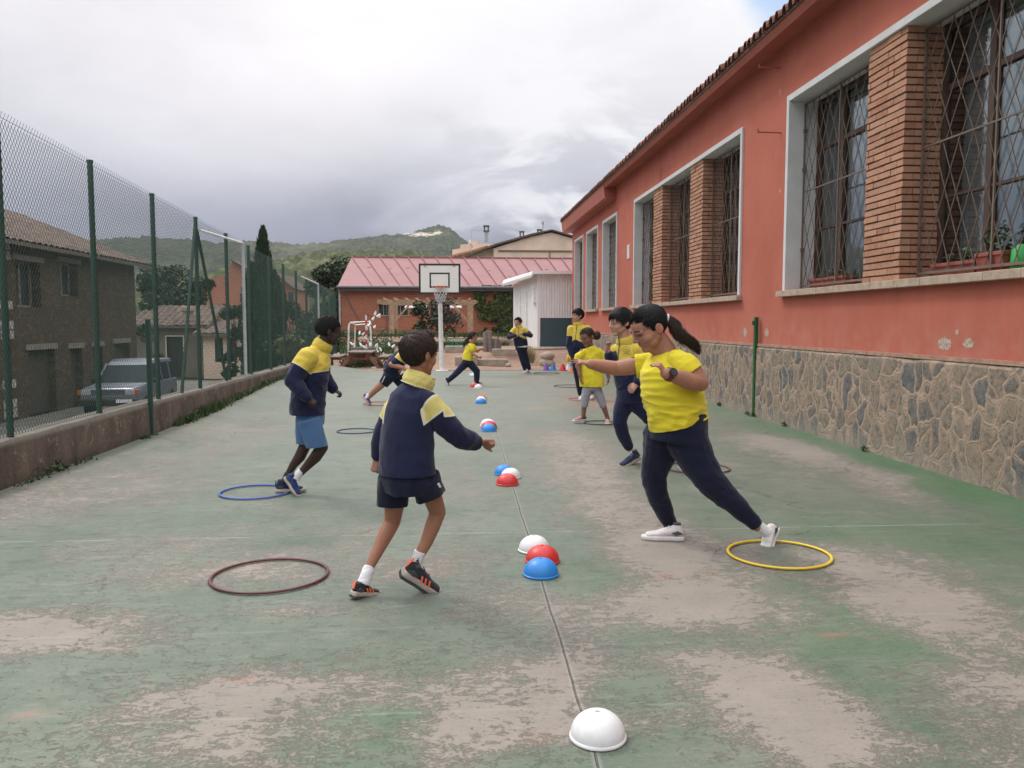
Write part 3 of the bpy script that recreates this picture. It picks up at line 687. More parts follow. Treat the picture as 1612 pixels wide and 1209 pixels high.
for px0, px1, py in ((1229, 1195, 107), (1229, 1193, 209)):
    a = W(px0, py, XW); t = (XW - .36) ; q = P(px1, py, a.y)
    b = MB(); b.tube((XW + .02, a.y, a.z), (q.x, a.y, a.z + .005), .012, n=5); b.tube((q.x, a.y, a.z), (q.x, a.y, a.z + .05), .01, n=5); sb(b, 'bracket', M['fascia'])
b = MB(); c = W(990, 385, XW); c2 = W(990, 407, XW); b.box(XW - .02, XW, c.y - .14, c.y + .14, c2.z, c.z); sb(b, 'plaque', M['white_frame'])
# hairline conduit
b = MB(); c = W(1041, 262, XW); b.tube((XW - .008, c.y, c.z), (XW - .008, c.y, ZT + .1), .005, n=4); sb(b, 'cable', M['black_paint'])
# lit tube inside the near room
b = MB(); c = W(1344, 289, 6.45); d = W(1321, 288, 6.45); b.box(6.4, 6.5, c.y, d.y, d.z - .03, d.z + .03)
lt = b.build('strip_light', m_glow('tube_light', (.95, .97, 1), 2.2)); tag(lt, 'white fluorescent strip light glowing inside the near classroom', 'ceiling light')
bb = MB(); bb.box(6.44, 6.46, (c.y + d.y) / 2 - .02, (c.y + d.y) / 2, d.z + .03, 5.45); o = bb.build('hanger', M['grille'], lt)

# planters on the sills
def foliage(mb, cx, cy, cz, rx, ry, rz, n, s, seed=0, hollow=.0):
    rg = random.Random(seed)
    for _ in range(n):
        while True:
            p = Vector((rg.uniform(-1, 1), rg.uniform(-1, 1), rg.uniform(-1, 1)))
            if hollow < p.length < 1: break
        c = Vector((cx + p.x * rx, cy + p.y * ry, cz + p.z * rz)); q = s * rg.uniform(.6, 1.4)
        a = Vector((rg.gauss(0, 1), rg.gauss(0, 1), rg.gauss(0, .6))).normalized(); b_ = a.cross(Vector((rg.gauss(0, 1), rg.gauss(0, 1), rg.gauss(0, 1)))).normalized()
        mb.add([c - a * q * .5, c + b_ * q * .32, c + a * q * .5, c - b_ * q * .32], [(0, 1, 2, 3)])
def planter(px0, px1, x, label, seed, h=.17, plant=(.1, 60)):
    y1, y0 = W(px0, 430, x).y, W(px1, 430, x).y
    t = thing('planter', label, 'planter', 'terracotta window planters', (x, (y0 + y1) / 2, ZS))
    L = (y1 - y0) / 2; b = MB()
    b.prism([(-.07, -L, 0), (.07, -L, 0), (.09, -L, h), (-.09, -L, h)], (0, 2 * L, 0)); b.box(-.1, .1, -L - .012, L + .012, h - .03, h + .008)
    bevel(b.build('trough', M['p_terra'], t), .006)
    f = MB(); foliage(f, 0, 0, h + plant[0] * .6, .09, L * .9, plant[0], plant[1], .05, seed); f.build('plant', M['leaf_mid'], t)
    return t
planter(1283, 1337, 5.22, 'terracotta trough with low plant behind the grille left of the brick pillar', 1, .15, (.07, 70))
planter(1478, 1545, 5.22, 'long terracotta trough with sparse seedlings just right of the brick pillar', 2, .15, (.09, 80))
planter(1548, 1590, 5.20, 'deeper terracotta trough with dark drooping plant beside the green watering can', 3, .20, (.2, 200))
wc = thing('watering_can', 'green plastic watering can on the near window sill', 'watering can', loc=(5.22, W(1606, 400, 5.22).y - .05, ZS))
b = MB(); b.lathe([(0, 0), (.10, 0), (.11, .04), (.10, .2), (.06, .24), (.055, .25), (0, .25)], n=20); b.build('body', M['p_green'], wc, smooth=True)
b = MB(); b.path([(0, .08, .05), (0, .2, .14), (0, .28, .26)], [.02, .016, .013]); b.build('spout', M['p_green'], wc, smooth=True)
b = MB(); b.path([(0, -.09, .06), (0, -.17, .12), (0, -.16, .22), (0, -.08, .27), (0, -.02, .25)], [.012] * 5); b.build('handle', M['p_green'], wc, smooth=True)
# ================================================================ GREEN NET POSTS
def net_post(px, py, top, label, mat):
    p = G(px, py); 
    if px < 500: p = Vector((-4.03, 11.15, 0))
    t = thing('net_post', label, 'net post', 'green net posts', p); zt = P(px, top, p.y).z; b = MB()
    b.obox((0, 0, zt / 2), (.06, .06, zt), Matrix.Rotation(.1, 3, 'Z')); bevel(b.build('pole', mat, t), .008)
    b = MB(); b.tube((-.055, -.01, zt - .06), (-.055, -.01, zt - .13), .014, n=8); b.tube((-.03, 0, zt - .09), (-.06, 0, zt - .09), .01, n=6); b.build('hook', mat, t)
    b = MB(); b.lathe([(0, 0.012), (.09, .012), (.09, 0)], n=12); b.build('base_plate', mat, t)
    return t
net_post(1187, 655, 499, 'fresh green net post standing against the rubble stone base', M['green_bright'])
net_post(243, 681, 502, 'dark green net post standing against the low concrete wall', M['green_post'])
# ================================================================ LEFT WALL + FENCE
XF = -4.15
lw = MB(); n = 140; vs = []
for i in range(n + 1):
    y = -2 + 30 * i / n; q = noise.noise(Vector((y * 1.1, 2, 0))) * .018; t = .42 + noise.noise(Vector((y * 1.7, 7, 0))) * .012 + .03 * (int(y / 2.9) % 2) * .4
    vs += [(XF + .10 + q + .02, y, -.2), (XF + .10 + q, y, t - .05), (XF + .075 + q, y, t - .0), (XF - .12, y, t + .012), (XF - .14, y, t - .03), (XF - .14, y, -1.5)]
lw.add(vs, [(i * 6 + k, i * 6 + k + 1, i * 6 + k + 7, i * 6 + k + 6) for i in range(n) for k in range(5)])
def m_lowwall():
    n = NT('stained_concrete'); v = n.obj(); x, y, z = n.xyz(v)
    a = n.noise(n.map(v, scale=(1, 1, .35)), 2.2, 7, .65)
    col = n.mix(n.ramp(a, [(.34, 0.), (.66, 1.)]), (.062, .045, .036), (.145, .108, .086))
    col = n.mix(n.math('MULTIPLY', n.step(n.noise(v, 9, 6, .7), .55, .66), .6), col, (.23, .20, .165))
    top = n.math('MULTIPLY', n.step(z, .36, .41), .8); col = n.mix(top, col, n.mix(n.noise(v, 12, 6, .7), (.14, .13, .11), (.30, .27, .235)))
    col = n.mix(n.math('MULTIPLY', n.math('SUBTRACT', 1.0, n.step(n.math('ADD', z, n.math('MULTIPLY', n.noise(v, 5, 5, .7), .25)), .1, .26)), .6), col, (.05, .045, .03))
    c = G(375, 955 * 0 + 716); return n.out(col, .95, n.bump(n.noise(v, 28, 7, .7), .02), spec=.2)
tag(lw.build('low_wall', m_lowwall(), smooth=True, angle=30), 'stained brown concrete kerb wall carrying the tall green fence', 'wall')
fence = thing('fence', 'tall green chain link fence on the low concrete wall', 'fence', loc=(XF, 0, .42))
def ftop(y): return 3.39 - .04 * (y - 7.5)
def fy(px, py): return W(px, py, XF).y
def fp(mb, name, mat, **k): o = mb.build(name, mat, fence, **k); o.location = (-XF, 0, -.42); return o
py_ = [fy(8, 500), fy(147, 400), fy(243, 430), fy(310, 430), fy(357, 440), fy(392, 450), fy(424, 450), fy(446, 450), fy(466, 460), fy(482, 460), fy(497, 470), fy(509, 480), fy(519, 480), fy(528, 480)]
for i, y in enumerate([5.2] + py_):
    b = MB(); b.tube((XF, y, .40), (XF + .0, y, ftop(y) + .05), .032, n=10); b.lathe([(.036, 0), (.036, .03), (0, .035)], (XF, y, ftop(y) + .04), 10)
    fp(b, 'post', M['green_post'], smooth=True, angle=40)
yA = py_[3]
for s, px, py in ((-1, 286, 615), (1, 357, 603)):
    y2 = fy(px, py); b = MB(); b.tube((XF + .0, yA + s * .05, ftop(yA) - .12), (XF, y2, .42), .026, n=8); fp(b, 'brace', M['green_post'], smooth=True, angle=40)
for k, (pt, pb, pa) in enumerate((((373, 381), (381, 593), (311, 362)), ((494, 446), (499, 560), (472, 435)))):
    y = fy(pb[0], 480); z = P(pt[0], pt[1], y).z; b = MB(); b.tube((XF + .04, y, .40), (XF + .04, y, z), .032, n=10); fp(b, 'galvanised_post', M['galv'], smooth=True, angle=40)
    ya = fy(*pa); b = MB(); b.tube((XF + .04, y, z - .02), (XF + .04, ya, W(pa[0], pa[1], XF).z), .022, n=8); fp(b, 'top_bar', M['white_metal'], smooth=True, angle=40)
mesh = MB(); y0, y1 = 5.2, 29.0; sp = .056; r = .0024
z0 = .45
k = y0 - 3.2
while k < y1:
    for s in (1, -1):
        # wire from bottom to top leaning by its own height (45 degree diamonds, slightly tall)
        hgt = ftop(k + 1.3) + .03 - z0; run = hgt * .72
        ya, yb = (k, k + run) if s > 0 else (k + run, k)
        t0, t1 = 0., 1.; d = yb - ya
        q = sorted(((y0 - ya) / d, (y1 - ya) / d)); t0, t1 = max(t0, q[0]), min(t1, q[1])
        if t1 - t0 > .02:
            f_ = lambda t: (XF + .035 + s * .002, ya + d * t, z0 + hgt * t)
            mesh.tube(f_(t0), f_(t1), r if k < 11.5 else r * .85, n=3)
    k += sp if k < 11.5 else sp * 1.3
for zz in (0., .5, 1.0):
    for a, c in zip([5.2] + py_, py_):
        za, zb = (z0 + (ftop(a) - z0) * zz, z0 + (ftop(c) - z0) * zz); mesh.tube((XF + .04, a, za), (XF + .04, c, zb), .0025, n=4)
fp(mesh, 'chain_link', M['green_wire'])
# weeds at the foot of the wall
wd = MB(); rg = random.Random(3)
for c0, c1, hh, nn in ((10.7, 10.9, .05, 50), (12.0, 15.5, .13, 900), (15.5, 20, .10, 500), (7.6, 9.2, .05, 120), (13, 14.2, .16, 400)):
    for _ in range(nn):
        y = rg.uniform(c0, c1); x = XF + .13 + abs(rg.gauss(0, .05)); z = float(rise(np.array(x), np.array(y))) ; h_ = hh * rg.uniform(.3, 1.2); a = rg.uniform(0, 6.28); q = .012
        wd.add([(x - q * math.cos(a), y - q * math.sin(a), z), (x + q * math.cos(a), y + q * math.sin(a), z), (x + rg.gauss(0, .03), y + rg.gauss(0, .03), z + h_)], [(0, 1, 2)])
for c0, c1, nn in ((12.3, 14.6, 260), (8.1, 8.6, 40), (15, 18, 120)):
    for _ in range(nn): y = rg.uniform(c0, c1); foliage(wd, XF + .16, y, .05 + float(rise(np.array(-4.0), np.array(y))), .08, .05, .06, 1, .05, rg.randint(0, 9999))
tag(wd.build('weeds', M['leaf_mid']), 'low weeds growing along the foot of the kerb wall', 'weeds', kind='stuff')
wd = MB()
for y in (12.9, 12.6, 14.3, 11.4, 16.4, 9.1):
    foliage(wd, 4.79, y, .03, .03, .06, .035, 26, .04, int(y * 10))
tag(wd.build('wall_weeds', M['leaf_mid']), 'small weed tufts along the rubble stone base', 'weeds', kind='stuff')
# ================================================================ PLANTS AND TREES
def tree(name, label, cat, x, y, z, h, r, n, leaf, mat, group=None, trunk=.12, clear=.15, clumps=14, seed=0, squash=1.0):
    rg = random.Random(seed); t = thing(name, label, cat, group, (x, y, z)); f = MB(); tr = MB()
    tr.path([(0, 0, -.1), (r * .03, 0, h * .3), (-r * .04, 0, h * .6), (0, 0, h * .85)], [trunk, trunk * .8, trunk * .5, trunk * .15])
    for _ in range(clumps):
        u = rg.uniform(clear + .05, .95); rr = r * math.sin(math.pi * min(.97, .12 + .8 * (u - clear) / (1 - clear))) ** .6
        a = rg.uniform(0, 6.28); d = rr * rg.uniform(.25, .8); c = Vector((d * math.cos(a), d * math.sin(a), h * u))
        tr.path([(0, 0, h * u * .6), c * .5 + Vector((0, 0, h * u * .35)), c], [trunk * .4, trunk * .25, trunk * .08], n=5)
        s = r * rg.uniform(.28, .5); foliage(f, c.x, c.y, c.z, s, s, s * .75 * squash, n // clumps, leaf, rg.randint(0, 99999), .25)
    tr.build('trunk', M['bark'], t, smooth=True); f.build('crown', mat, t); return t
def cypress(label, x, y, z, h, r, n, leaf, mat, seed=0, group=None, topw=.35):
    rg = random.Random(seed); t = thing('cypress_tree', label, 'tree', group, (x, y, z)); f = MB()
    for _ in range(n):
        u = rg.random() ** 1.15; w = r * (math.sin(math.pi * (.14 + .80 * u)) ** .5 if u < .55 else topw + (1 - topw) * max(0, (1 - u) / .45) ** .9) * (1.05 - .1 * math.sin(u * 37))
        w *= min(1, (1 - u) * 9 + .12); a = rg.uniform(0, 6.28); d = w * math.sqrt(rg.uniform(.2, 1)) * (1 + .22 * math.sin(a * 3 + u * 19))
        c = Vector((d * math.cos(a), d * math.sin(a), u * h)); q = leaf * rg.uniform(.6, 1.4)
        up = Vector((math.cos(a) * .25 + rg.gauss(0, .15), math.sin(a) * .25 + rg.gauss(0, .15), 1)).normalized(); sd = up.cross(Vector((math.cos(a + rg.gauss(0, .8)), math.sin(a + rg.gauss(0, .8)), 0))).normalized()
        f.add([c - up * q * .4, c + sd * q * .22, c + up * q * .9, c - sd * q * .22], [(0, 1, 2, 3)])
    b = MB(); b.path([(0, 0, -.1), (0, 0, h * .5), (0, 0, h * .9)], [.14, .1, .03]); b.build('trunk', M['bark'], t, smooth=True); f.build('crown', mat, t); return t
def at(px, py, Y): return P(px, py, Y)
# ================================================================ STREET SIDE (LEFT)
ZG = -1.4
def tiled_roof(poly, rows, mat, parent, amp=.05, name='roof', thick=.12, n=8):
    """poly a,b,c,d : eave a-b, ridge d-c; barrel rows run eave to ridge"""
    a, b, c, d = [Vector(p) for p in poly]; m = MB(); k = rows * n; nv = 14; nm = (b - a).cross(d - a).normalized()
    if nm.z < 0: nm = -nm
    vs = []
    for j in range(nv + 1):
        for i in range(k + 1):
            u = i / k; v = j / nv; p = a.lerp(b, u).lerp(d.lerp(c, u), v)
            w = abs(math.sin(math.pi * u * rows)); row = int(u * rows); jj = noise.noise(Vector((row * 3.1, j * 1.7, 0))) * .02
            vs.append(p + nm * (amp * w ** .6 + jj + .015 * noise.noise(Vector((u * 9, v * 7, 3))) + (.02 if j % 2 else 0)))
    m.add(vs, [(j * (k + 1) + i, j * (k + 1) + i + 1, (j + 1) * (k + 1) + i + 1, (j + 1) * (k + 1) + i) for j in range(nv) for i in range(k)])
    m.prism([a - nm * thick, b - nm * thick, c - nm * thick, d - nm * thick], nm * (thick - .01), 1)
    return m.build(name, [mat, M['timber_grey']], parent)
# old stone house: street face on plane X = XH, runs along the street
XH = -13.0
cor = W(214, 500, XH)           # far right corner
YH = cor.y; zE = W(212, 413, XH).z
hs = thing('stone_house', 'old dark stone house with weathered tile roof across the street', 'house', loc=(XH, YH, ZG))
def hb(mb, name, mats, parent=hs, **k):
    o = mb.build(name, mats, parent, **k)
    if parent is hs: o.location = (-XH, -YH, -ZG)
    return o
yN = 13.0
def wall_open(mb, x0, x1, y0, y1, z0, z1, ops, mi=0):
    """wall slab along Y with rectangular openings (ya, yb, za, zb)"""
    ops = sorted(ops); ys_ = sorted({y0, y1} | {o[0] for o in ops} | {o[1] for o in ops})
    for a, b in zip(ys_, ys_[1:]):
        c = [(o[2], o[3]) for o in ops if o[0] <= a + 1e-6 and o[1] >= b - 1e-6]; zs = z0
        for za, zb in sorted(c):
            if za > zs: mb.box(x0, x1, a, b, zs, za, mi)
            zs = max(zs, zb)
        if zs < z1: mb.box(x0, x1, a, b, zs, z1, mi)
def hy(px, py=500): return W(px, py, XH).y
wins = [(hy(28), hy(66), W(50, 484, XH).z, W(50, 412, XH).z), (hy(98), hy(125), W(110, 466, XH).z, W(110, 414, XH).z)]
doors = [(hy(46, 600), hy(88, 600), ZG, W(66, 550, XH).z), (hy(112, 600), hy(131, 600), ZG, W(120, 548, XH).z), (hy(148, 600), hy(163, 600), W(155, 610, XH).z, W(155, 545, XH).z), (hy(182, 600), hy(205, 600), ZG, W(190, 540, XH).z)]
w = MB(); wall_open(w, XH - .5, XH, yN, YH, ZG - .1, zE, wins + doors); w.box(XH - 9, XH - .5, YH - .5, YH, ZG - .1, zE); w.box(XH - 9, XH - .5, yN, yN + .5, ZG - .1, zE)
w.prism([(XH - .5, YH - .45, zE), (XH - 9, YH - .45, zE), (XH - 4.7, YH - .45, zE + 1.7)], (0, .4, 0))
hb(w, 'wall', M['stone_house'])
rt = Vector((XH + .55, yN, zE - .02)); hb_roof = tiled_roof([(XH + .55, YH + .35, zE - .12), (XH + .55, yN - .3, zE - .12), (XH - 4.7, yN - .3, zE + 1.95), (XH - 4.7, YH + .35, zE + 1.95)], 62, M['oldtile'], hs, .07); hb_roof.location = (-XH, -YH, -ZG)
o2 = tiled_roof([(XH - 9.8, yN - .3, zE - .12), (XH - 9.8, YH + .35, zE - .12), (XH - 4.75, YH + .35, zE + 1.95), (XH - 4.75, yN - .3, zE + 1.95)], 62, M['oldtile'], hs, .07); o2.location = (-XH, -YH, -ZG)
for a, b_, c, d in wins:
    f = MB(); f.box(XH - .34, XH - .28, a, b_, c, c + .07); f.box(XH - .34, XH - .28, a, b_, d - .07, d); f.box(XH - .34, XH - .28, a, a + .07, c, d); f.box(XH - .34, XH - .28, b_ - .07, b_, c, d); f.box(XH - .34, XH - .27, (a + b_) / 2 - .04, (a + b_) / 2 + .04, c, d)
    fo = hb(f, 'window', M['timber_grey']); g2 = MB(); g2.box(XH - .40, XH - .36, a, b_, c, d); g2.build('shutter', M['dark_window'], fo)
    f = MB(); f.box(XH - .02, XH + .05, a - .2, b_ + .2, d, d + .16); hb(f, 'lintel', M['timber_grey'])
for a, b_, c, d in doors:
    f = MB(); f.box(XH - .3, XH - .22, a, b_, c, d); hb(f, 'door', simple('old_door_wood', (.06, .04, .03), .8, .3, 6)); f = MB(); f.box(XH - .02, XH + .04, a - .15, b_ + .15, d, d + .18); hb(f, 'lintel', M['timber_grey'])
q = MB(); rg = random.Random(5)
for k in range(19):
    z = ZG + .1 + k * .29; wq = rg.choice((.25, .55)); q.box(XH - .03, XH + .015, hy(4) - wq * .3, hy(4) + wq * 1.0, z, z + .25)
hb(q, 'quoins', simple('pale_quoins', (.34, .32, .30), .9, .3, 5))
# bungalows
def bungalow(name, label, px0, px1, ye, Y, depth, mat, ops, zr=.9, seed=0):
    a = at(px0, ye, Y); b = at(px1, ye, Y); t = thing(name, label, 'house', 'low houses across the street', (a.x, Y, ZG)); z1 = a.z - ZG; L = b.x - a.x
    w = MB(); os_ = []
    for q0, q1, t0, t1 in ops:
        p, r_ = at(q0, t0, Y), at(q1, t1, Y); os_.append((p.x - a.x, r_.x - a.x, max(.02, r_.z - ZG), p.z - ZG))
    m2 = MB(); wall_open(m2, 0, .25, 0, L, 0, z1, os_); w.v = [(y, x, z) for x, y, z in m2.v]; w.f = [tuple(reversed(f)) for f in m2.f]; w.m = m2.m
    w.box(0, .25, .25, depth, 0, z1); w.box(L - .25, L, .25, depth, 0, z1); w.box(.25, L - .25, depth - .2, depth, 0, z1); w.build('wall', mat, t)
    r = tiled_roof([(-.4, -.4, z1), (L + .4, -.4, z1), (L + .4, depth * .6, z1 + zr), (-.4, depth * .6, z1 + zr)], int(L / .28), M['oldtile'], t, .06); 
    for q0, q1, z0, zz in os_:
        d = MB(); d.box(q0, q1, .12, .17, z0, zz); dd = d.build('window' if z0 > .4 else 'door', M['dark_window'], t)
        d = MB()
        for xa, xb, za, zb in ((q0 - .06, q1 + .06, zz, zz + .07), (q0 - .06, q0, z0, zz), (q1, q1 + .06, z0, zz)): d.box(xa, xb, -.03, .1, za, zb)
        d.build('frame', M['cream'], dd)
    return t
bungalow('house', 'low grey rendered house with old tile roof beside the dark stone house', 214, 318, 513, 44, 5, M['greywall'], [(262, 290, 530, 600)], 1.1)
bungalow('house', 'low cream house with two windows beyond the grey rendered house', 319, 386, 525, 43, 5, M['cream'], [(338, 352, 532, 570), (360, 373, 532, 570)], .7)
b = MB(); c = at(296, 497, 44.5); b.lathe([(.28, -1), (.28, .2), (.4, .25), (.4, .45), (0, .5)], c, 10); tag(centre(b.build('water_tank', M['block'])), 'small concrete chimney pot above the grey house roof', 'chimney')
# garden wall pieces behind fence
b = MB(); c = at(400, 545, 40); d = at(432, 545, 40); b.box(c.x, d.x, 40, 40.3, ZG, c.z); tag(b.build('garden_wall', M['greywall']), 'short grey garden wall seen through the fence beside the cypress', 'wall')
# orange house far behind
Yo = 75; t = thing('orange_house', 'tall orange rendered house with gable behind the trees', 'house', loc=(at(388, 500, Yo).x, Yo, ZG))
def oh(px, py, dY=0): p = at(px, py, Yo); return (p.x - t.location.x, dY, p.z - ZG)
w = MB(); w.prism([oh(312, 640), oh(430, 640), oh(430, 452), oh(407, 436), oh(366, 411), oh(357, 432), oh(312, 444)], (0, 8, 0)); w.prism([oh(430, 640, .3), oh(462, 640, .3), oh(462, 455, .3), oh(430, 430, .3)], (0, 8, 0)); w.build('wall', M['orange_wall'], t)
w = MB(); w.prism([oh(430, 451.5, -.4), oh(407, 435.5, -.4), oh(365, 410.5, -.4), oh(365, 408.5, -.4), oh(408, 433, -.4), oh(431, 449, -.4)], (0, 9, 0)); w.prism([oh(462.3, 455.2, -.2), oh(430, 430, -.2), oh(430, 427.5, -.2), oh(466, 455, -.2)], (0, 9, 0)); w.build('roof', M['oldtile'], t)
for q0, q1, t0, t1 in ((378, 385, 462, 476), (454, 462, 460, 476), (398, 404, 470, 486)):
    w = MB(); p0, p1 = oh(q0, t0), oh(q1, t1); w.box(p0[0], p1[0], -.06, -.004, p1[2], p0[2]); w.build('window', M['dark_window'], t)
tree('dark_tree', 'large dark tree rising behind the grey house roof', 'tree', at(258, 500, 50).x, 50, ZG, at(258, 412, 50).z - ZG, 2.0, 5200, .22, M['leaf_dark'], 'trees behind the houses', seed=1, clumps=22)
tree('dark_tree', 'smaller dark tree leaning over the cream house roof', 'tree', at(322, 500, 49).x, 49, ZG, at(322, 436, 49).z - ZG, 1.5, 3600, .2, M['leaf_dark'], 'trees behind the houses', seed=2, clumps=16)
tree('dark_tree', 'broad dark shrub tree at the far left behind the stone house', 'tree', at(228, 500, 47).x, 47, ZG, at(228, 452, 47).z - ZG, 1.1, 2200, .2, M['leaf_dark'], 'trees behind the houses', seed=3, clumps=12)
tree('dark_tree', 'rounded dark tree between the cream house and the cypress', 'tree', at(352, 500, 48).x, 48, ZG, at(352, 478, 48).z - ZG, .9, 1800, .18, M['leaf_dark'], 'trees behind the houses', seed=4, clumps=10)
cypress('tall narrow cypress with its tip above the hill line', at(417, 500, 34).x, 34, ZG, at(417, 360, 34).z - ZG, .36, 12000, .17, M['leaf_cyp'], 4, 'cypresses beyond the fence', .5)
cypress('shorter cypress touching the left side of the tall one', at(400, 500, 35).x, 35, ZG, at(400, 416, 35).z - ZG, .56, 7500, .16, M['leaf_cyp'], 5, 'cypresses beyond the fence')
cypress('low cypress on the right side of the tall one', at(433, 500, 35.5).x, 35.5, ZG, at(433, 428, 35.5).z - ZG, .58, 7000, .16, M['leaf_cyp'], 6, 'cypresses beyond the fence')
for i, (px, top, Y, r, lab) in enumerate(((368, 476, 37, .8, 'dark hedge bush behind the first galvanised fence post'), (462, 478, 38, 1.0, 'dark green bush right of the cypresses'), (487, 492, 36, 1.0, 'green bush behind the second galvanised fence post'), (512, 500, 40, .9, 'green bush near the brick building corner'), (447, 530, 33, 1.2, 'low bush at the foot of the cypresses'))):
    tree('bush', lab, 'bush', at(px, 500, Y).x, Y, ZG, at(px, top, Y).z - ZG, r, 3000, .15, M['leaf_cyp'] if i != 2 else M['leaf_mid'], 'bushes beyond the fence', clear=.0, seed=20 + i, trunk=.06, clumps=14)
tree('street_shrub', 'thin scrubby shrub behind the parked car', 'bush', at(240, 560, 30).x, 30, ZG, at(240, 512, 30).z - ZG, .75, 900, .12, M['leaf_mid'], seed=31, clear=.3, trunk=.05, clumps=9)
tree('leafy_bush', 'pale leafy bush against the far end of the low wall', 'bush', at(476, 560, 29.5).x - .4, 30.4, 0, .95, .75, 1600, .12, M['leaf_yel'], seed=33, clear=.0, trunk=.03, clumps=10)
tree('pine_tree', 'dark green pine rising left of the maroon roof', 'tree', at(528, 500, 56).x, 56, ZG, at(535, 402, 56).z - ZG, 1.9, 6500, .24, M['leaf_dark'], seed=40, clear=.25, clumps=24)
# street furniture seen through the net
# ================================================================ BRICK BUILDING WITH MAROON ROOF
YB = 44.0
c0 = at(537, 500, YB); t = thing('brick_building', 'long red brick building with maroon sheet metal roof at the court end', 'building', loc=(c0.x, YB, 0)); L = 13.5
ze = at(560, 452, YB).z; zr = at(560, 405, 50.0).z
w = MB(); ww = []
for q0, q1, t0, t1 in ((595, 612, 479, 496), (617.5, 643, 481, 496)):
    p, r_ = at(q0, t0, YB), at(q1, t1, YB); ww.append((p.x - c0.x, r_.x - c0.x, r_.z, p.z))
m2 = MB(); wall_open(m2, 0, .3, 0, L, 0, ze, ww); w.v = [(y, x, z) for x, y, z in m2.v]; w.f = [tuple(reversed(f)) for f in m2.f]; w.m = m2.m
w.box(0, .3, .3, 12, 0, ze); w.prism([(0.02, .1, ze), (.02, 11.9, ze), (.02, 6, zr - .1)], (.26, 0, 0)); w.build('wall', M['brick_far'], t)
for q0, q1, z0, z1 in ww:
    m = MB(); m.box(q0, q1, .15, .2, z0, z1); wo = m.build('window', M['dark_window'], t); m = MB(); m.box(q0 - .05, q1 + .05, -.04, .1, z1, z1 + .12); m.box(q0 - .05, q1 + .05, -.04, .1, z0 - .06, z0)
    for k in (0, .5, 1): m.box(q0 + (q1 - q0 - .04) * k, q0 + (q1 - q0 - .04) * k + .04, .06, .14, z0, z1)
    m.build('frame', M['block'], wo)
r = MB(); r.prism([(-.12, -.35, ze + .02), (-.12, 6, zr), (-.12, 12.4, ze + .02), (-.12, 12.4, ze - .06), (-.12, 6, zr - .1), (-.12, -.35, ze - .06)], (L + .2, 0, 0)); 
r.box(-.12, L, 5.85, 6.15, zr - .05, zr + .04)
sl = (zr - ze) / 6.35
for k in range(18):
    px = 553 + k * 22; xa = at(px, 405, 50.0).x - c0.x; xb = at(px + 33, 449, YB - .36).x - c0.x
    if xb < L + 2: r.prism([(xb, -.36, ze + .03), (xb + .05, -.36, ze + .03), (xa + .05, 6, zr + .045), (xa, 6, zr + .045)], (0, 0, .035), 1)
r.build('roof', [M['metal_roof'], simple('roof_seam', (.24, .085, .085), .6)], t)
for k in range(10):
    x = 1.0 + k * 1.15 + random.uniform(-.1, .1); u = (.6, .55, .58, .1, .5, .52, .5, .3, .45, .55)[k] * 6; m = MB(); m.box(x, x + .22, u, u + .1, ze + u * sl + .06, ze + u * sl + .14); m.build('snow_guard', M['black_paint'], t)
m = MB(); m.tube((-.15, -.42, ze - .02), (L, -.42, ze - .02), .075, n=8); m.box(-.12, L, -.36, -.30, ze - .2, ze - .0); m.build('gutter', M['roof_dark'], t)
m = MB(); m.tube((-.05, -.38, ze - .05), (-.05, -.1, ze - .35), .05); m.tube((-.05, -.1, ze - .35), (-.05, -.1, .3), .05); m.build('downpipe', M['galv'], t)
p0, p1 = at(552, 478, YB), at(566, 505, YB); m = MB(); m.tube((p0.x - c0.x - .3, -.02, p0.z + .5), (p1.x - c0.x, -.02, p1.z), .03, n=4); m.tube((at(608.5, 455, YB).x - c0.x, -.03, ze - .05), (at(608.5, 455, YB).x - c0.x, -.03, .6), .03, n=4); m.build('conduit', M['roof_dark'], t)
# ivy on its right half
iv = MB(); rg = random.Random(9); a = at(748, 455, YB - .3); b_ = at(812, 545, YB - .3)
for _ in range(11000):
    x = rg.uniform(a.x, b_.x + 1); z = rg.uniform(b_.z + .1, a.z + .15)
    e_ = noise.noise(Vector((x * .9, z * .9, 2))) + .5 * noise.noise(Vector((x * 3, z * 3, 5)))
    if e_ + (x - a.x) * .35 - (.35 if z < 1.6 else .0) - .12 < -.05: continue
    y = YB - .05 - rg.random() * (.18 + .55 * max(0, e_)); q = .10 * rg.uniform(.6, 1.4); n_ = Vector((rg.gauss(0, .6), -1, rg.gauss(0, .6) - .3)).normalized(); u = n_.orthogonal().normalized(); v_ = n_.cross(u)
    c = Vector((x, y, z)); iv.add([c - u * q, c + v_ * q * .8, c + u * q, c - v_ * q * .8], [(0, 1, 2, 3)])
tag(centre(iv.build('ivy', M['leaf_ivy'])), 'thick green ivy climbing the right part of the brick wall', 'ivy')
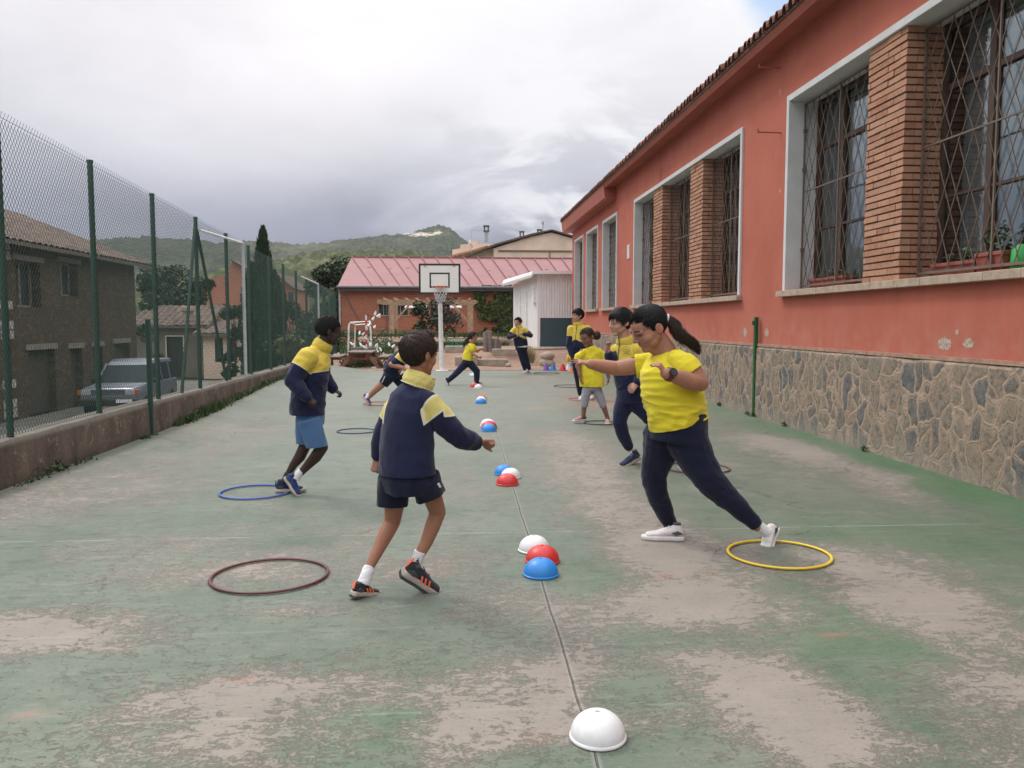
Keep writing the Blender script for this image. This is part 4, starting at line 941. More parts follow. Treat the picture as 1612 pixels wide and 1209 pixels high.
# ================================================================ PERGOLA
YP = 38.5
zb = at(640, 475, YP).z; x0 = at(594, 475, YP).x; pg = thing('pergola', 'weathered timber pergola in front of the red brick building', 'pergola', loc=(x0, YP, .6))
x1 = at(750, 475, YP).x - x0; zz = zb - .6
for dyy in (0, 2.6):
    m = MB(); m.box(0, x1, dyy - .06, dyy + .06, zz - .09, zz + .09); m.build('beam', M['timber'], pg)
    for px in (617, 741): x = at(px, 500, YP).x - x0; m = MB(); m.box(x - .11, x + .11, dyy - .1, dyy + .1, -.3, zz - .09); m.build('post', M['timber'], pg)
for px, s in ((617, 1), (741, -1)):
    x = at(px, 500, YP).x - x0; m = MB(); m.tube((x + s * .1, 0, zz - .95), (x + s * .85, 0, zz - .1), .055, n=4); m.build('brace', M['timber'], pg)
m = MB()
for k in range(9): x = .3 + k * (x1 - .6) / 8; m.box(x - .03, x + .03, -.3, 2.9, zz + .09, zz + .19)
m.build('rafters', M['timber'], pg)
def corr(px0, px1, py, Y, label):
    a, b = at(px0, py, Y), at(px1, py, Y); m = MB(); n = 40; vs = []
    for j in (0, 1):
        for i in range(n + 1): vs.append((a.x + (b.x - a.x) * i / n, Y + j * 1.6, a.z + .035 * math.sin(i * 1.9) + j * .12))
    k = n + 1; vs += [(x, y, z - .015) for x, y, z in vs]; f = [(i, i + 1, k + i + 1, k + i) for i in range(n)] + [(2 * k + i + 1, 2 * k + i, 3 * k + i, 3 * k + i + 1) for i in range(n)] + [(i + 1, i, 2 * k + i, 2 * k + i + 1) for i in range(n)]
    m.add(vs, f); tag(m.build('roof_sheet', M['shed_white']), label, 'roof sheet', 'pale corrugated sheets by the pergola')
corr(636, 672, 484, 39.0, 'left pale corrugated sheet under the pergola beam'); corr(706, 727, 484, 39.0, 'right pale corrugated sheet under the pergola beam')
# small ornamental trees behind the hoop pole
tree('ornamental_tree', 'small dull leaved tree behind the basketball pole', 'tree', at(692, 540, 34).x, 34, .4, at(690, 468, 34).z - .4, .95, 1700, .12, M['leaf_plum'], seed=50, clear=.3, trunk=.05, clumps=16)
tree('olive_tree', 'small dark tree left of the basketball pole', 'tree', at(666, 540, 33).x, 33, .4, at(664, 472, 33).z - .4, .6, 900, .12, M['leaf_dark'], seed=51, clear=.2, trunk=.04, clumps=10)
# planting bed wall and low blocks
m = MB(); a = at(745, 545, 36); b_ = at(830, 545, 36); m.box(a.x, 4.2, 36, 36.25, .3, at(780, 534.5, 36).z); tag(m.build('bed_wall', M['block']), 'low plastered wall of the planting bed under the ivy', 'wall')
m = MB(); m.box(-4.1, a.x - .01, 36.4, 36.6, .3, at(600, 538, 36.4).z); tag(m.build('rear_kerb', M['greywall']), 'dull low wall along the foot of the brick building', 'wall')
gr = MB(); rg = random.Random(77)
for _ in range(5200):
    px = rg.uniform(535, 800); Y = rg.uniform(26.6, 40) if px < 620 else rg.choice((rg.uniform(35.5, 36), rg.uniform(36.8, 41))); x = at(px, 540, Y).x; h_ = rg.uniform(.04, .22); q = .03
    z = float(yardz(np.array([[x]]), np.array([[Y]]))[0, 0]); gr.add([(x - q, Y, z), (x + q, Y, z), (x + rg.gauss(0, .05), Y + rg.gauss(0, .05), z + h_)], [(0, 1, 2)])
for _ in range(90):
    px = rg.uniform(530, 720); Y = rg.uniform(30, 40); x = at(px, 540, Y).x; z = float(yardz(np.array([[x]]), np.array([[Y]]))[0, 0]); foliage(gr, x, Y, z + .15, .3, .3, .22, 40, .09, rg.randint(0, 9999))
tag(gr.build('yard_grass', M['leaf_mid']), 'rough grass and weeds in the yard behind the court', 'grass', kind='stuff')
def yz(x, Y): return float(yardz(np.array([[x]]), np.array([[Y]]))[0, 0])
rg = random.Random(4)
for i, (px0, px1, py, h_, Y, lab) in enumerate(((716, 752, 573, .30, 27.4, 'long pale concrete slab right behind the basketball pole'), (752, 800, 573, .26, 27.6, 'weathered concrete slab behind the running girl'), (700, 742, 560, .25, 29.6, 'grey concrete block in the second row behind the pole'), (775, 812, 566, .22, 29.0, 'dull concrete block beside the boy in the fleece'))):
    a, b_ = at(px0, py, Y), at(px1, py, Y); m = MB(); m.box(0, b_.x - a.x, 0, .4, -.05, h_); o = bevel(m.build('concrete_slab', M['block']), .03); tag(o, lab, 'concrete block', 'concrete blocks edging the yard'); o.location = (a.x, Y, yz(a.x + .5, Y)); o.rotation_euler.z = rg.uniform(-.04, .04)
# dark branch on the ground
m = MB(); a, b_ = at(770, 558, 29.5), at(815, 553, 30.5); m.path([a, a.lerp(b_, .35) + Vector((0, 0, .1)), a.lerp(b_, .7), b_ + Vector((0, 0, .08))], [.05, .045, .035, .02]); tag(centre(m.build('branch', M['bark'], smooth=True)), 'dark fallen branch lying on the dirt bank', 'branch')
# upright logs
for i in range(9):
    px = 764 + i * 2.6 if i < 4 else 765 + i * 2.6; h_ = (.75, .8, .62, .78, .5, .45, .52, .48, .4)[i]; Y = 31 + .08 * (i % 3); x = at(px, 555, Y).x; m = MB(); n = 10
    m.lathe([(0, -.1), (.085, -.1), (.08, h_ * .5), (.085, h_), (0, h_ + .01)], n=n); o = m.build('log', M['timber_grey'], smooth=True, angle=50); o.location = (x, Y, yz(x, Y)); o.rotation_euler = (rg.uniform(-.05, .05), rg.uniform(-.05, .05), 0)
    tag(o, 'upright weathered log standing in the row behind the running girl', 'log', 'upright logs in a row')
# green net crate
m = MB(); a = at(702, 549, 30.5); W_, D_, H_ = .72, .5, .5
for k in range(5):
    z = k * H_ / 4
    for p, q in (((0, 0), (W_, 0)), ((W_, 0), (W_, D_)), ((W_, D_), (0, D_)), ((0, D_), (0, 0))): m.tube((p[0], p[1], z), (q[0], q[1], z), .014, n=4)
for k in range(9):
    u = k / 8
    for yy in (0, D_): m.tube((u * W_, yy, 0), (u * W_, yy, H_), .010, n=4)
    if k < 5:
        for xx in (0, W_): m.tube((xx, k / 4 * D_, 0), (xx, k / 4 * D_, H_), .010, n=4)
m.box(.02, W_ - .02, .02, D_ - .02, 0, .02); o = m.build('wire_crate', simple('green_wire_plastic', (.03, .22, .13), .5)); o.location = (a.x, 30.5, yz(a.x, 30.5)); tag(o, 'green open wire crate on the bank behind the basketball pole', 'crate')
# boulders
for i, (px, py, Y, r, lab, cap_) in enumerate(((861, 571, 27.6, .27, 'large pale boulder forming the lower part of the stone pair', 0), (862, 559, 27.6, .25, 'flattened pale boulder balanced on the lower one', 1), (800, 574, 27.0, .10, 'small pale stone lying left of the boulders', 0), (588, 580, 26.4, .11, 'small grey stone beside the picnic table', 0), (622, 579, 26.6, .15, 'flat little stone near the hidden child', 0))):
    m = MB(); m.ell((0, 0, 0), (r, r * .8, r * (.62 if cap_ else .75)), n=20); m.v = [tuple(Vector(v) * (1 + .22 * noise.noise(Vector(v) * 3.2 + Vector((i * 7, 0, 0))))) for v in m.v]
    p = at(px, py, Y); o = m.build('boulder', M['rock'], smooth=True); o.location = (p.x, Y, p.z - .02); tag(o, lab, 'boulder', 'pale boulders by the court')
# dry grass broom bundle leaning on the shed foot
m = MB(); a = at(835, 571, 28.2); rg = random.Random(8)
for _ in range(170): x = rg.gauss(0, .08); m.tube((x * .5, rg.gauss(0, .05), 0), (x * 1.6 + rg.gauss(0, .04), rg.gauss(0, .08), rg.uniform(.35, .62)), .006, .002, n=3)
o = m.build('dry_grass_clump', simple('straw', (.30, .24, .12), .9, .4)); o.location = (a.x, 28.2, a.z - .02); tag(o, 'clump of dry straw coloured grass at the foot of the white shed', 'grass clump')
# ================================================================ WHITE SHED ON ITS CONCRETE PLATFORM
YS = 34.0; a = at(848, 548, YS); zt = at(870, 432, YS).z; zb = a.z
sh = thing('shed', 'white sheet metal shed with blue grey lower panel', 'shed', loc=(a.x, YS, zb))
xR = 6.5 - a.x; hL = zt - zb
back = at(808, 548, 38.5); bx = back.x - a.x; by = 4.5
m = MB()
# front corrugated cladding
n = 26; ty0 = at(860, 500, YS).z - zb + 0
zpan = at(860, 499, YS).z - zb
vs = []
for z in (zpan, hL):
    for i in range(n * 4 + 1):
        ph = i % 4; vs.append((xR * i / (n * 4), (0, 0, -.05, -.05)[ph], z))
k = n * 4 + 1; m.add(vs, [(i, i + 1, k + i + 1, k + i) for i in range(n * 4)])
m.prism([(0, 0, 0), (bx, by, 0), (bx, by, hL * .93), (0, 0, hL)], (.05, .0, 0)); m.box(xR - .05, xR, 0, by, 0, hL)
m.box(-.06, .05, -.05, .0, 0, hL); m.build('wall', M['shed_white'], sh)
m = MB(); m.box(.08, xR, -.02, .03, .06, zpan - .04); m.build('lower_panel', M['shed_teal'], sh)
m = MB(); m.box(.05, xR, -.045, .0, zpan - .04, zpan + .03); m.box(.05, xR, -.04, .0, .0, .06); m.build('trim', M['white_metal'], sh)
m = MB(); m.prism([(-.28, -.35, hL + .0), (xR, -.35, hL), (xR, by + .3, hL - .02), (bx - .42, by + .3, hL - .1)], (0, 0, .12)); m.prism([(-.28, -.35, hL - .0), (bx - .42, by + .3, hL - .1), (bx - .50, by + .3, hL - .28), (-.32, -.35, hL - .14)], (-.02, 0, .1)); m.build('roof', M['shed_white'], sh)
dv = Vector((bx, by, 0)); dn = Vector((-by, bx, 0)).normalized()
def side(u0, u1, z0, z1, out, name, mat):
    p0, p1 = dv * u0, dv * u1; m = MB(); m.prism([p0 + Vector((0, 0, z0)), p1 + Vector((0, 0, z0)), p1 + Vector((0, 0, z1)), p0 + Vector((0, 0, z1))], dn * out); return m.build(name, mat, sh)
for u in (.42, .66): 
    d_ = side(u, u + .2, .55, hL * .80, .05, 'shutter', M['white_metal'])
side(.10, .17, hL * .62, hL * .86, .12, 'meter_box', M['white_metal'])
m = MB(); pz = zb - .004; m.box(at(838, 560, 33.0).x, 4.85, 33.0, 39.5, 0.2, pz); m.box(at(836, 575, 28.8).x, 4.80, 28.8, 29.2, 0, at(850, 572, 28.8).z + .1)
m.box(at(841, 560, 32.9).x, 4.84, 32.2, 33.0, .2, pz - .16)
tag(m.build('shed_platform', simple('platform_render', (.32, .22, .16), .95, .2, 2, .01, 20)), 'brown rendered concrete platform carrying the white shed', 'platform')
# ================================================================ VILLAGE HOUSES ABOVE THE ROOF
Yv = 82.0
def ph(px, py, dY=0, base=None): p = at(px, py, Yv); return Vector((p.x, Yv + dY, p.z))
t = thing('village_house', 'beige rendered house with sloping tiled roof rising over the maroon roof', 'house', loc=ph(845, 420)); off = -t.location
def vb(mb, name, mat, par=None, **k): o = mb.build(name, mat, par or t, **k); o.location = (off if par is None else (0, 0, 0)); return o
m = MB(); m.prism([ph(777, 440), ph(905, 440), ph(905, 376), ph(868, 366), ph(838, 372), ph(777, 391)], (0, 9, 0)); vb(m, 'wall', M['beige'])
m = MB(); m.prism([ph(702, 440, .8), ph(778, 440, .8), ph(778, 389, .8), ph(760, 394, .8), ph(728, 405, .8), ph(702, 414, .8)], (0, 8, 0)); vb(m, 'wing_wall', M['cream'])
m = MB(); m.prism([ph(726, 408, -.3), ph(778, 387.5, -.3), ph(840, 370, -.3), ph(868, 363.5, -.3), ph(905, 374, -.3), ph(905, 371.5, -.3), ph(868, 361.5, -.3), ph(838, 367.5, -.3), ph(776, 385, -.3), ph(725, 405.5, -.3)], (0, 9.5, 0)); vb(m, 'roof', M['oldtile'])
m = MB(); m.box(ph(784, 0).x, ph(905, 0).x, Yv - .12, Yv - .003, ph(0, 390.5).z, ph(0, 388.5).z); m.box(ph(866, 0).x, ph(867.5, 0).x, Yv - .12, Yv - .003, ph(0, 412).z, ph(0, 390.8).z); vb(m, 'string_course', simple('brown_pipe', (.2, .13, .09)))
for q0, q1, t0, t1 in ((762, 768, 402, 408), (751, 756, 405, 410)): m = MB(); m.box(ph(q0, 0).x, ph(q1, 0).x, Yv + .7, Yv + .795, ph(0, t1).z, ph(0, t0).z); vb(m, 'window', M['dark_window'])
def chimney(px, w, y0, y1, mat, kind, label, cap_h=0):
    a = ph(px, y1); b_ = ph(px, y0); r = w * Yv / FPX / 2; c = thing('chimney', label, 'chimney', 'chimneys on the village houses', Vector((a.x, Yv + .5, a.z))); hh = b_.z - a.z; m = MB()
    if kind == 'flue': m.tube((0, 0, 0), (0, 0, hh), r, n=8); m.tube((0, 0, hh), (0, 0, hh + .25), r * 2, n=8)
    else: m.box(-r, r, -r, r, 0, hh)
    m.build('stack', mat, c)
    m = MB(); m.box(-r * 1.5, r * 1.5, -r * 1.5, r * 1.5, hh + .001, hh + .12)
    if kind != 'flue':
        for sx in (-1, 1): m.box(sx * r - .06, sx * r + .06, -r, r, hh + .12, hh + .5)
        m.box(-r * 1.6, r * 1.6, -r * 1.6, r * 1.6, hh + .5, hh + .62)
    m.build('cap', M['roof_dark'], c)
chimney(766, 6, 364, 380, M['galv'], 'box', 'metal clad chimney on the ridge of the cream wing')
chimney(822, 5, 373, 411, M['beige'], 'box', 'tall rendered chimney on the face of the beige house')
chimney(850, 5, 370, 392, M['beige'], 'box', 'short rendered chimney right of the tall one')
chimney(855.5, 1.8, 352, 372, M['galv'], 'flue', 'thin steel flue with cowl on the beige house roof')
t2 = thing('village_house', 'stepped cream house farther left on the slope', 'house', loc=ph(740, 400, 14)); 
def pv(px, py, d=12): p = at(px, py, Yv + d); return Vector((p.x, Yv + d, p.z)) - t2.location
m = MB(); m.prism([pv(712, 420), pv(790, 420), pv(790, 384), pv(752, 384), pv(752, 379), pv(738, 379), pv(738, 384), pv(725, 385), pv(725, 391), pv(712, 393)], (0, 8, 0)); m.build('wall', M['cream'], t2)
m = MB(); m.prism([pv(700, 408, 11), pv(745, 396, 11), pv(768, 389, 11), pv(768, 386, 11), pv(745, 393, 11), pv(700, 404.5, 11)], (0, 6, 0)); m.build('roof', simple('orange_tiles', (.38, .2, .13), .9, .3, 3), t2)
an = thing('antenna', 'thin television aerial mast above the cream house', 'antenna', loc=ph(744, 384, 6)); m = MB(); hh = (384 - 354) * 88 / 1280; m.tube((0, 0, -.5), (0, 0, hh), .03, n=4); m.build('mast', M['galv'], an); m = MB(); m.tube((0, 0, hh - .05), (1.6, 0, hh), .025, n=4)
for k in range(6): m.tube((.2 + k * .25, -.25, hh), (.2 + k * .25, .25, hh), .015, n=3)
m.build('boom', M['galv'], an)
ds = thing('satellite_dish', 'small white satellite dish on the stepped cream house', 'satellite dish', loc=ph(742, 378, 6)); m = MB(); m.lathe([(0, 0), (.25, .03), (.45, .14), (.45, .16), (.25, .05), (0, .02)], (0, 0, .2), 16, M=Matrix.Rotation(1.2, 3, 'Y') @ Matrix.Scale(1, 3)); m.build('dish', M['shed_white'], ds, smooth=True); m = MB(); m.tube((0, 0, -.5), (0, 0, .2), .04, n=5); m.build('arm', M['galv'], ds)
# ================================================================ HILLS
def hill(name, prof, Yr, depth, zb, mat, nu=260, nv=70, amp=8, sc=.02, rock=None, bumpy=2.0):
    vs = []; at_ = []
    pxs = [p[0] for p in prof]; pys = [p[1] for p in prof]
    for j in range(nv + 1):
        v = j / nv                          # 0 behind the ridge ... front foot
        for i in range(nu + 1):
            u = pxs[0] + (pxs[-1] - pxs[0]) * i / nu; py = float(np.interp(u, pxs, pys)); r = P(u, py, Yr)
            tt = (v - .12) / .88
            Y = Yr - tt * depth; X = r.x * (1 - .12 * tt); zr_ = r.z
            if tt < 0: z = zr_ + tt * depth * .5
            else: z = zb + (zr_ - zb) * (1 - tt) ** 1.15
            p = Vector((X * sc, Y * sc, 0)); env = min(1, abs(tt) * 5)
            ridges = noise.fractal(p, 1.0, 2.1, 5) * amp * env * (1 - max(0, tt) * .5)
            z += ridges + bumpy * abs(noise.noise(Vector((X * .13, Y * .13, 4)))) + bumpy * .8 * noise.noise(Vector((X * .4, Y * .4, 9)))
            vs.append((X, Y, z)); at_.append((r, u, tt))
    m = MB(); m.add(vs, [(j * (nu + 1) + i, (j + 1) * (nu + 1) + i, (j + 1) * (nu + 1) + i + 1, j * (nu + 1) + i + 1) for j in range(nv) for i in range(nu)])
    o = m.build(name, mat, smooth=True); o['kind'] = 'structure'
    a = o.data.attributes.new('rock', 'FLOAT', 'POINT'); vals = []
    for (r, u, tt), v in zip(at_, vs):
        q = -1.0
        if rock:
            px, py = proj(Vector(v))
            for cx, cy, rx, ry, s in rock: q = max(q, s * (1 - ((px - cx) / rx) ** 2 - ((py - cy) / ry) ** 2))
        vals.append(q)
    a.data.foreach_set('value', vals); return o
hc = ((.030, .044, .028), (.085, .10, .055), (.14, .145, .085))
hill('far_hill', [(-260, 384), (60, 380), (160, 377), (210, 374), (300, 377), (345, 383), (400, 379), (470, 386), (500, 384), (540, 379), (590, 373), (640, 368), (668, 361), (690, 354), (708, 359), (722, 372), (745, 386), (800, 404), (900, 430), (1100, 470)], 900, 480, -6, m_hill('far_hill_scrub', *hc, sc=.11, rock=(.52, .46, .39)), 420, 110, 14, .011, [(660, 369, 45, 7, .9), (690, 366, 14, 7, .9), (470, 381, 30, 2.5, .6), (350, 386, 18, 2.5, .4), (250, 400, 12, 2, .3)], 3.2)
hill('near_hill', [(150, 455), (250, 450), (330, 440), (390, 428), (430, 416), (470, 404), (510, 398), (560, 396), (620, 398), (680, 404), (760, 420), (900, 450), (1100, 490)], 420, 300, -6, m_hill('near_hill_scrub', (.055, .072, .03), (.15, .165, .07), (.21, .215, .10), sc=.12), 360, 90, 8, .02, None, 3.4)

def haze():
    n = NT('haze'); v = n.n('ShaderNodeVolumePrincipled'); n.put(v.inputs['Color'], (.86, .88, .92, 1)); v.inputs['Density'].default_value = HAZE; o = n.n('ShaderNodeOutputMaterial'); n.t.links.new(v.outputs[0], o.inputs['Volume'])
    m = MB(); m.box(-1150, 950, -70, 1200, -2.5, 128); h = m.build('haze', n.m); h['kind'] = 'stuff'; h['label'] = 'thin even haze in the air over the valley'; return h
HAZE = .00018
haze()
# ================================================================ PEOPLE
def fuse(mb, name, mat, parent=None, voxel=.006, smooth=4, wrinkle=None, zone=None, cuts=()):
    """union of closed primitives -> one continuous smooth surface"""
    me = bpy.data.meshes.new('tmp'); me.from_pydata(mb.v, [], mb.f); me.update()
    bm = bmesh.new(); bm.from_mesh(me); bmesh.ops.recalc_face_normals(bm, faces=bm.faces); bm.to_mesh(me); bm.free()
    t = bpy.data.objects.new('tmp', me); COL.objects.link(t)
    m = t.modifiers.new('r', 'REMESH'); m.mode = 'VOXEL'; m.voxel_size = voxel; m.adaptivity = 0
    if smooth: s = t.modifiers.new('s', 'SMOOTH'); s.factor = .5; s.iterations = smooth
    dg = bpy.context.evaluated_depsgraph_get(); dg.update()
    out = bpy.data.meshes.new_from_object(t.evaluated_get(dg)); bpy.data.objects.remove(t); bpy.data.meshes.remove(me)
    if cuts:                               # crisp hems: cut the end of a sleeve, leg or body off along a plane
        bm = bmesh.new(); bm.from_mesh(out)
        for pt, nr, rad in cuts:
            pt, nr = Vector(pt), Vector(nr).normalized()
            fs = [f for f in bm.faces if (f.calc_center_median() - pt).length < rad]
            gm = set(fs)
            for f in fs: gm.update(f.edges); gm.update(f.verts)
            bmesh.ops.bisect_plane(bm, geom=list(gm), plane_co=pt, plane_no=nr, dist=1e-5)
            bmesh.ops.delete(bm, geom=[v for v in bm.verts if (v.co - pt).dot(nr) > 1e-4 and (v.co - pt).length < rad * .98], context='VERTS')
        bm.to_mesh(out); bm.free()
    n = len(out.vertices)
    co = np.empty(n * 3); out.vertices.foreach_get('co', co); co = co.reshape(-1, 3)
    if wrinkle:
        no = np.empty(n * 3); out.vertex_normals.foreach_get('vector', no); no = no.reshape(-1, 3)
        d = np.array([wrinkle(Vector(c)) for c in co]); co = co + no * d[:, None]; out.vertices.foreach_set('co', co.reshape(-1))
    if zone:
        a = out.attributes.new('zone', 'FLOAT', 'POINT'); a.data.foreach_set('value', [zone(Vector(c)) for c in co])
    out.materials.clear(); out.materials.append(mat); out.update(); out.shade_smooth(); out.name = name
    o = bpy.data.objects.new(name, out); COL.objects.link(o)
    if parent is not None: o.parent = parent
    return o
def folds(amp, sc=(9, 9, 5), seed=0, amp2=.5):
    off = Vector((seed * 3.7, seed * 1.3, 0))
    def f(p):
        q = Vector((p.x * sc[0], p.y * sc[1], p.z * sc[2])) + off
        w = noise.noise_vector(q * .5) * .8
        return amp * (.45 - abs(noise.noise(q + w)) * 1.6) + amp * amp2 * noise.noise(q * 2.7 + w)
    return f
def m_zone(name, c_pos, c_neg, pipe=None, w=.004, fold=.25):
    n = NT(name); v = n.obj(); z = n.attr('zone')
    z = n.math('ADD', z, n.math('MULTIPLY', n.math('SUBTRACT', n.noise(v, 30, 2), .5), .002))
    col = n.mix(n.step(z, -.0015, .0015), c_neg, c_pos)
    if pipe: col = n.mix(n.math('SUBTRACT', 1.0, n.step(n.math('ABSOLUTE', z), w, w + .002)), col, pipe)
    a = n.noise(v, 7, 4, .6); col = n.mix(1.0, col, n.ramp(a, [(.3, .9), (.7, 1.08)]), 'MULTIPLY')
    h = n.math('ADD', n.math('MULTIPLY', n.noise(v, 300, 2, .5), .04), n.math('MULTIPLY', n.noise(v, 11, 3, .5, .6), fold))
    return n.out(col, .9, n.bump(h, .01), sheen=.15, spec=.2)
NAVY = (.013, .016, .047); YEL = (.62, .47, .075); YELT = (.70, .585, .035); PIPE = (.62, .60, .42)
C = dict(skin1=m_skin('tan_skin', (.34, .165, .105)), skin2=m_skin('dark_skin', (.045, .024, .018)), skin3=m_skin('olive_skin', (.40, .20, .135)), skin4=m_skin('fair_skin', (.50, .29, .215)), skin5=m_skin('brown_skin', (.24, .12, .08)),
         hair1=m_hair('dark_brown_hair', (.030, .018, .014)), hair2=m_hair('black_hair', (.007, .006, .007)), hair3=m_hair('brown_hair', (.05, .027, .016)), hair4=m_hair('long_brown_hair', (.034, .020, .013)),
         navy=m_cloth('navy_cloth', NAVY, .12, .2), navyd=m_cloth('dark_navy_cloth', (.0085, .0115, .030), .12, .2), blue=m_cloth('blue_denim_cloth', (.075, .155, .30), .12, .2), grey=m_cloth('grey_leggings_cloth', (.33, .33, .36), .12, .15),
         yelt=m_cloth('yellow_tee_cloth', YELT, .05, .3), yel=m_cloth('yellow_fleece', YEL, .06, .3), white=m_cloth('white_sock_cloth', (.70, .70, .71), .06, .2), sole=simple('shoe_sole', (.42, .36, .31), .7, .15, 20), solew=simple('white_sole', (.62, .60, .58), .6, .1, 20),
         soled=simple('dark_sole_rubber', (.05, .06, .065), .8), shoeb=m_cloth('black_shoe_mesh', (.022, .024, .026), .2, .1), shoen=m_cloth('navy_shoe_cloth', (.018, .03, .065), .2, .1), shoeblue=m_cloth('blue_shoe_cloth', (.025, .045, .17), .2, .1),
         shoew=m_cloth('white_shoe_cloth', (.60, .57, .56), .1, .1), shoepk=m_cloth('pink_shoe_cloth', (.48, .24, .24), .1, .1), purple=m_cloth('purple_shoe_cloth', (.06, .045, .22), .2, .1), lace=simple('laces', (.36, .37, .38), .8), coral=simple('coral_stripe', (.85, .16, .09), .6, .05),
         eyew=simple('eye_white', (.55, .52, .50), .3, .02), eyed=simple('eye_iris', (.012, .008, .006), .2, .02), lip=simple('lip_skin', (.30, .095, .08), .45, .1), lipd=simple('dark_lip_skin', (.06, .028, .024), .45, .1), black=M['black_paint'])
def foot(toe, d, L):
    """heel and toe on the ground for a foot of length L pointing along d"""
    t = G(*toe); d = Vector((d[0], d[1], 0)).normalized(); return t - d * L, t
def basis(f, up):
    f = Vector(f).normalized(); up = Vector(up); r = f.cross(up).normalized(); u = r.cross(f).normalized()
    return Matrix((r, f, u)).transposed()       # columns: right, forward, up
def hand(mb, wr, d, n, tside, L, curl=(.5, .5, .5, .5), thumb=.5, spread=.08, rw=None):
    d = Vector(d).normalized(); n = Vector(n); n = (n - d * n.dot(d)).normalized(); t = n.cross(d).normalized() * tside; wr = Vector(wr)
    kn = wr + d * .50 * L
    mb.cap(wr - d * .02 * L, wr + d * .22 * L, (rw or .15 * L, .10 * L), (.19 * L, .095 * L), side=t)
    mb.cap(wr + d * .16 * L, kn - d * .03 * L, (.19 * L, .09 * L), (.205 * L, .075 * L), side=t)
    for k, (o, ln) in enumerate(zip((.155, .052, -.052, -.15), (.40, .45, .42, .33))):
        ang = 0; p = wr + d * (.46 - abs(o + .05) * .15) * L + t * o * L; r = .050 * L; c = curl[k]
        dd = d + t * (spread * (1.5 - k) * .8)
        dd.normalize()
        for fr, cc in ((.42, .9), (.32, 1.15), (.26, .75)):
            ang += c * cc; q = p + (dd * math.cos(ang) + n * math.sin(ang)) * (ln * fr * L); mb.cap(p, q, r, r * .92, n=10); p = q; r *= .90
    p = wr + d * .13 * L + t * .13 * L + n * .02 * L
    dr = (d * .65 + t * (.85 - .5 * thumb) + n * (.25 + .6 * thumb)).normalized(); q = p + dr * .22 * L; mb.cap(p, q, .078 * L, .060 * L, n=10)
    dr2 = (d * (.95 - .3 * thumb) + t * (.35 - .8 * thumb) + n * (.15 + .5 * thumb)).normalized(); q2 = q + dr2 * .17 * L; mb.cap(q, q2, .058 * L, .052 * L, n=10)
    dr3 = (dr2 + n * .1 - t * .2 * thumb).normalized(); mb.cap(q2, q2 + dr3 * .11 * L, .052 * L, .042 * L, n=10)
def head_prims(mb, c, B, h, fat=1.0, side=None):
    T = lambda x, y, z: c + B @ Vector((x * h, y * h, z * h))
    e = lambda p, r, M_=None: mb.ell(T(*p), [q * h for q in r], B if M_ is None else B @ M_, 20)
    e((0, -.07, .125), (.335, .425, .375)); e((0, .09, .12), (.29, .30, .31)); e((0, .10, -.10), (.285 * fat, .285, .32))
    for s in (-1, 1):
        mb.cap(T(s * .19 * fat, 0, -.20), T(s * .05, .25, -.40), .115 * h, .085 * h); e((s * .155 * fat, .20, -.14), (.13 * fat, .135, .13)); e((s * .16 * fat, .12, -.27), (.12 * fat, .15, .12))
        mb.cap(T(s * .05, .375, .055), T(s * .19, .31, .045), .045 * h, .045 * h)
        R_ = Matrix.Rotation(s * .55, 3, 'Z') @ Matrix.Rotation(-.2, 3, 'X'); e((s * .362, -.045, -.045), (.024, .078, .112), R_); e((s * .325, -.01, -.08), (.035, .05, .07), R_)
        e((s * .038, .415, -.135), (.036, .042, .028))
        # outer ear rim
        pr = [T(s * (.372 - .02 * math.cos(a)), -.05 + .072 * math.cos(a), -.03 + .105 * math.sin(a)) for a in [R(q) for q in (-20, 20, 60, 100, 140, 180, 220)]]
        for a_, b_ in zip(pr, pr[1:]): mb.cap(a_, b_, .020 * h, .020 * h, n=8)
    e((0, .275, -.405), (.085, .075, .07)); mb.cap(T(0, .375, .05), T(0, .455, -.115), .034 * h, .046 * h); e((0, .285, -.26), (.12, .085, .10))
    mb.cap(T(-.07, .345, -.232), T(.07, .345, -.232), .022 * h, .022 * h); mb.cap(T(-.055, .342, -.268), T(.055, .342, -.268), .024 * h, .024 * h)
def face_parts(par, c, B, h, haircol, lip, gaze=-.1, closed=False):
    T = lambda x, y, z: c + B @ Vector((x * h, y * h, z * h))
    for s in (-1, 1):
        m = MB()
        if not closed:
            m.ell(T(s * .128, .320, -.012), (.050 * h, .046 * h, .020 * h), B, 14, 0); m.ell(T(s * .128, .354, -.014), (.023 * h, .016 * h, .021 * h), B, 12, 1)
        m.cap(T(s * .075, .352, .006 - .02 * closed), T(s * .130, .372, .016 - .03 * closed), .008 * h, .010 * h, n=8, mi=1); m.cap(T(s * .130, .372, .016 - .03 * closed), T(s * .192, .325, .004 - .02 * closed), .010 * h, .007 * h, n=8, mi=1)
        m.build('eye', [C['eyew'], C['eyed']], par, smooth=True)
        m = MB(); m.cap(T(s * .055, .412, .090), T(s * .12, .398, .108), .011 * h, .014 * h, n=8); m.cap(T(s * .12, .398, .108), T(s * .205, .335, .088), .014 * h, .007 * h, n=8); m.build('eyebrow', haircol, par, smooth=True)
    m = MB(); m.cap(T(-.085, .345, -.240), T(0, .366, -.232), .009 * h, .013 * h, n=8); m.cap(T(0, .366, -.232), T(.085, .345, -.240), .013 * h, .009 * h, n=8)
    m.cap(T(-.055, .352, -.264), T(.055, .352, -.264), .015 * h, .015 * h, n=8); m.build('lips', lip, par, smooth=True)
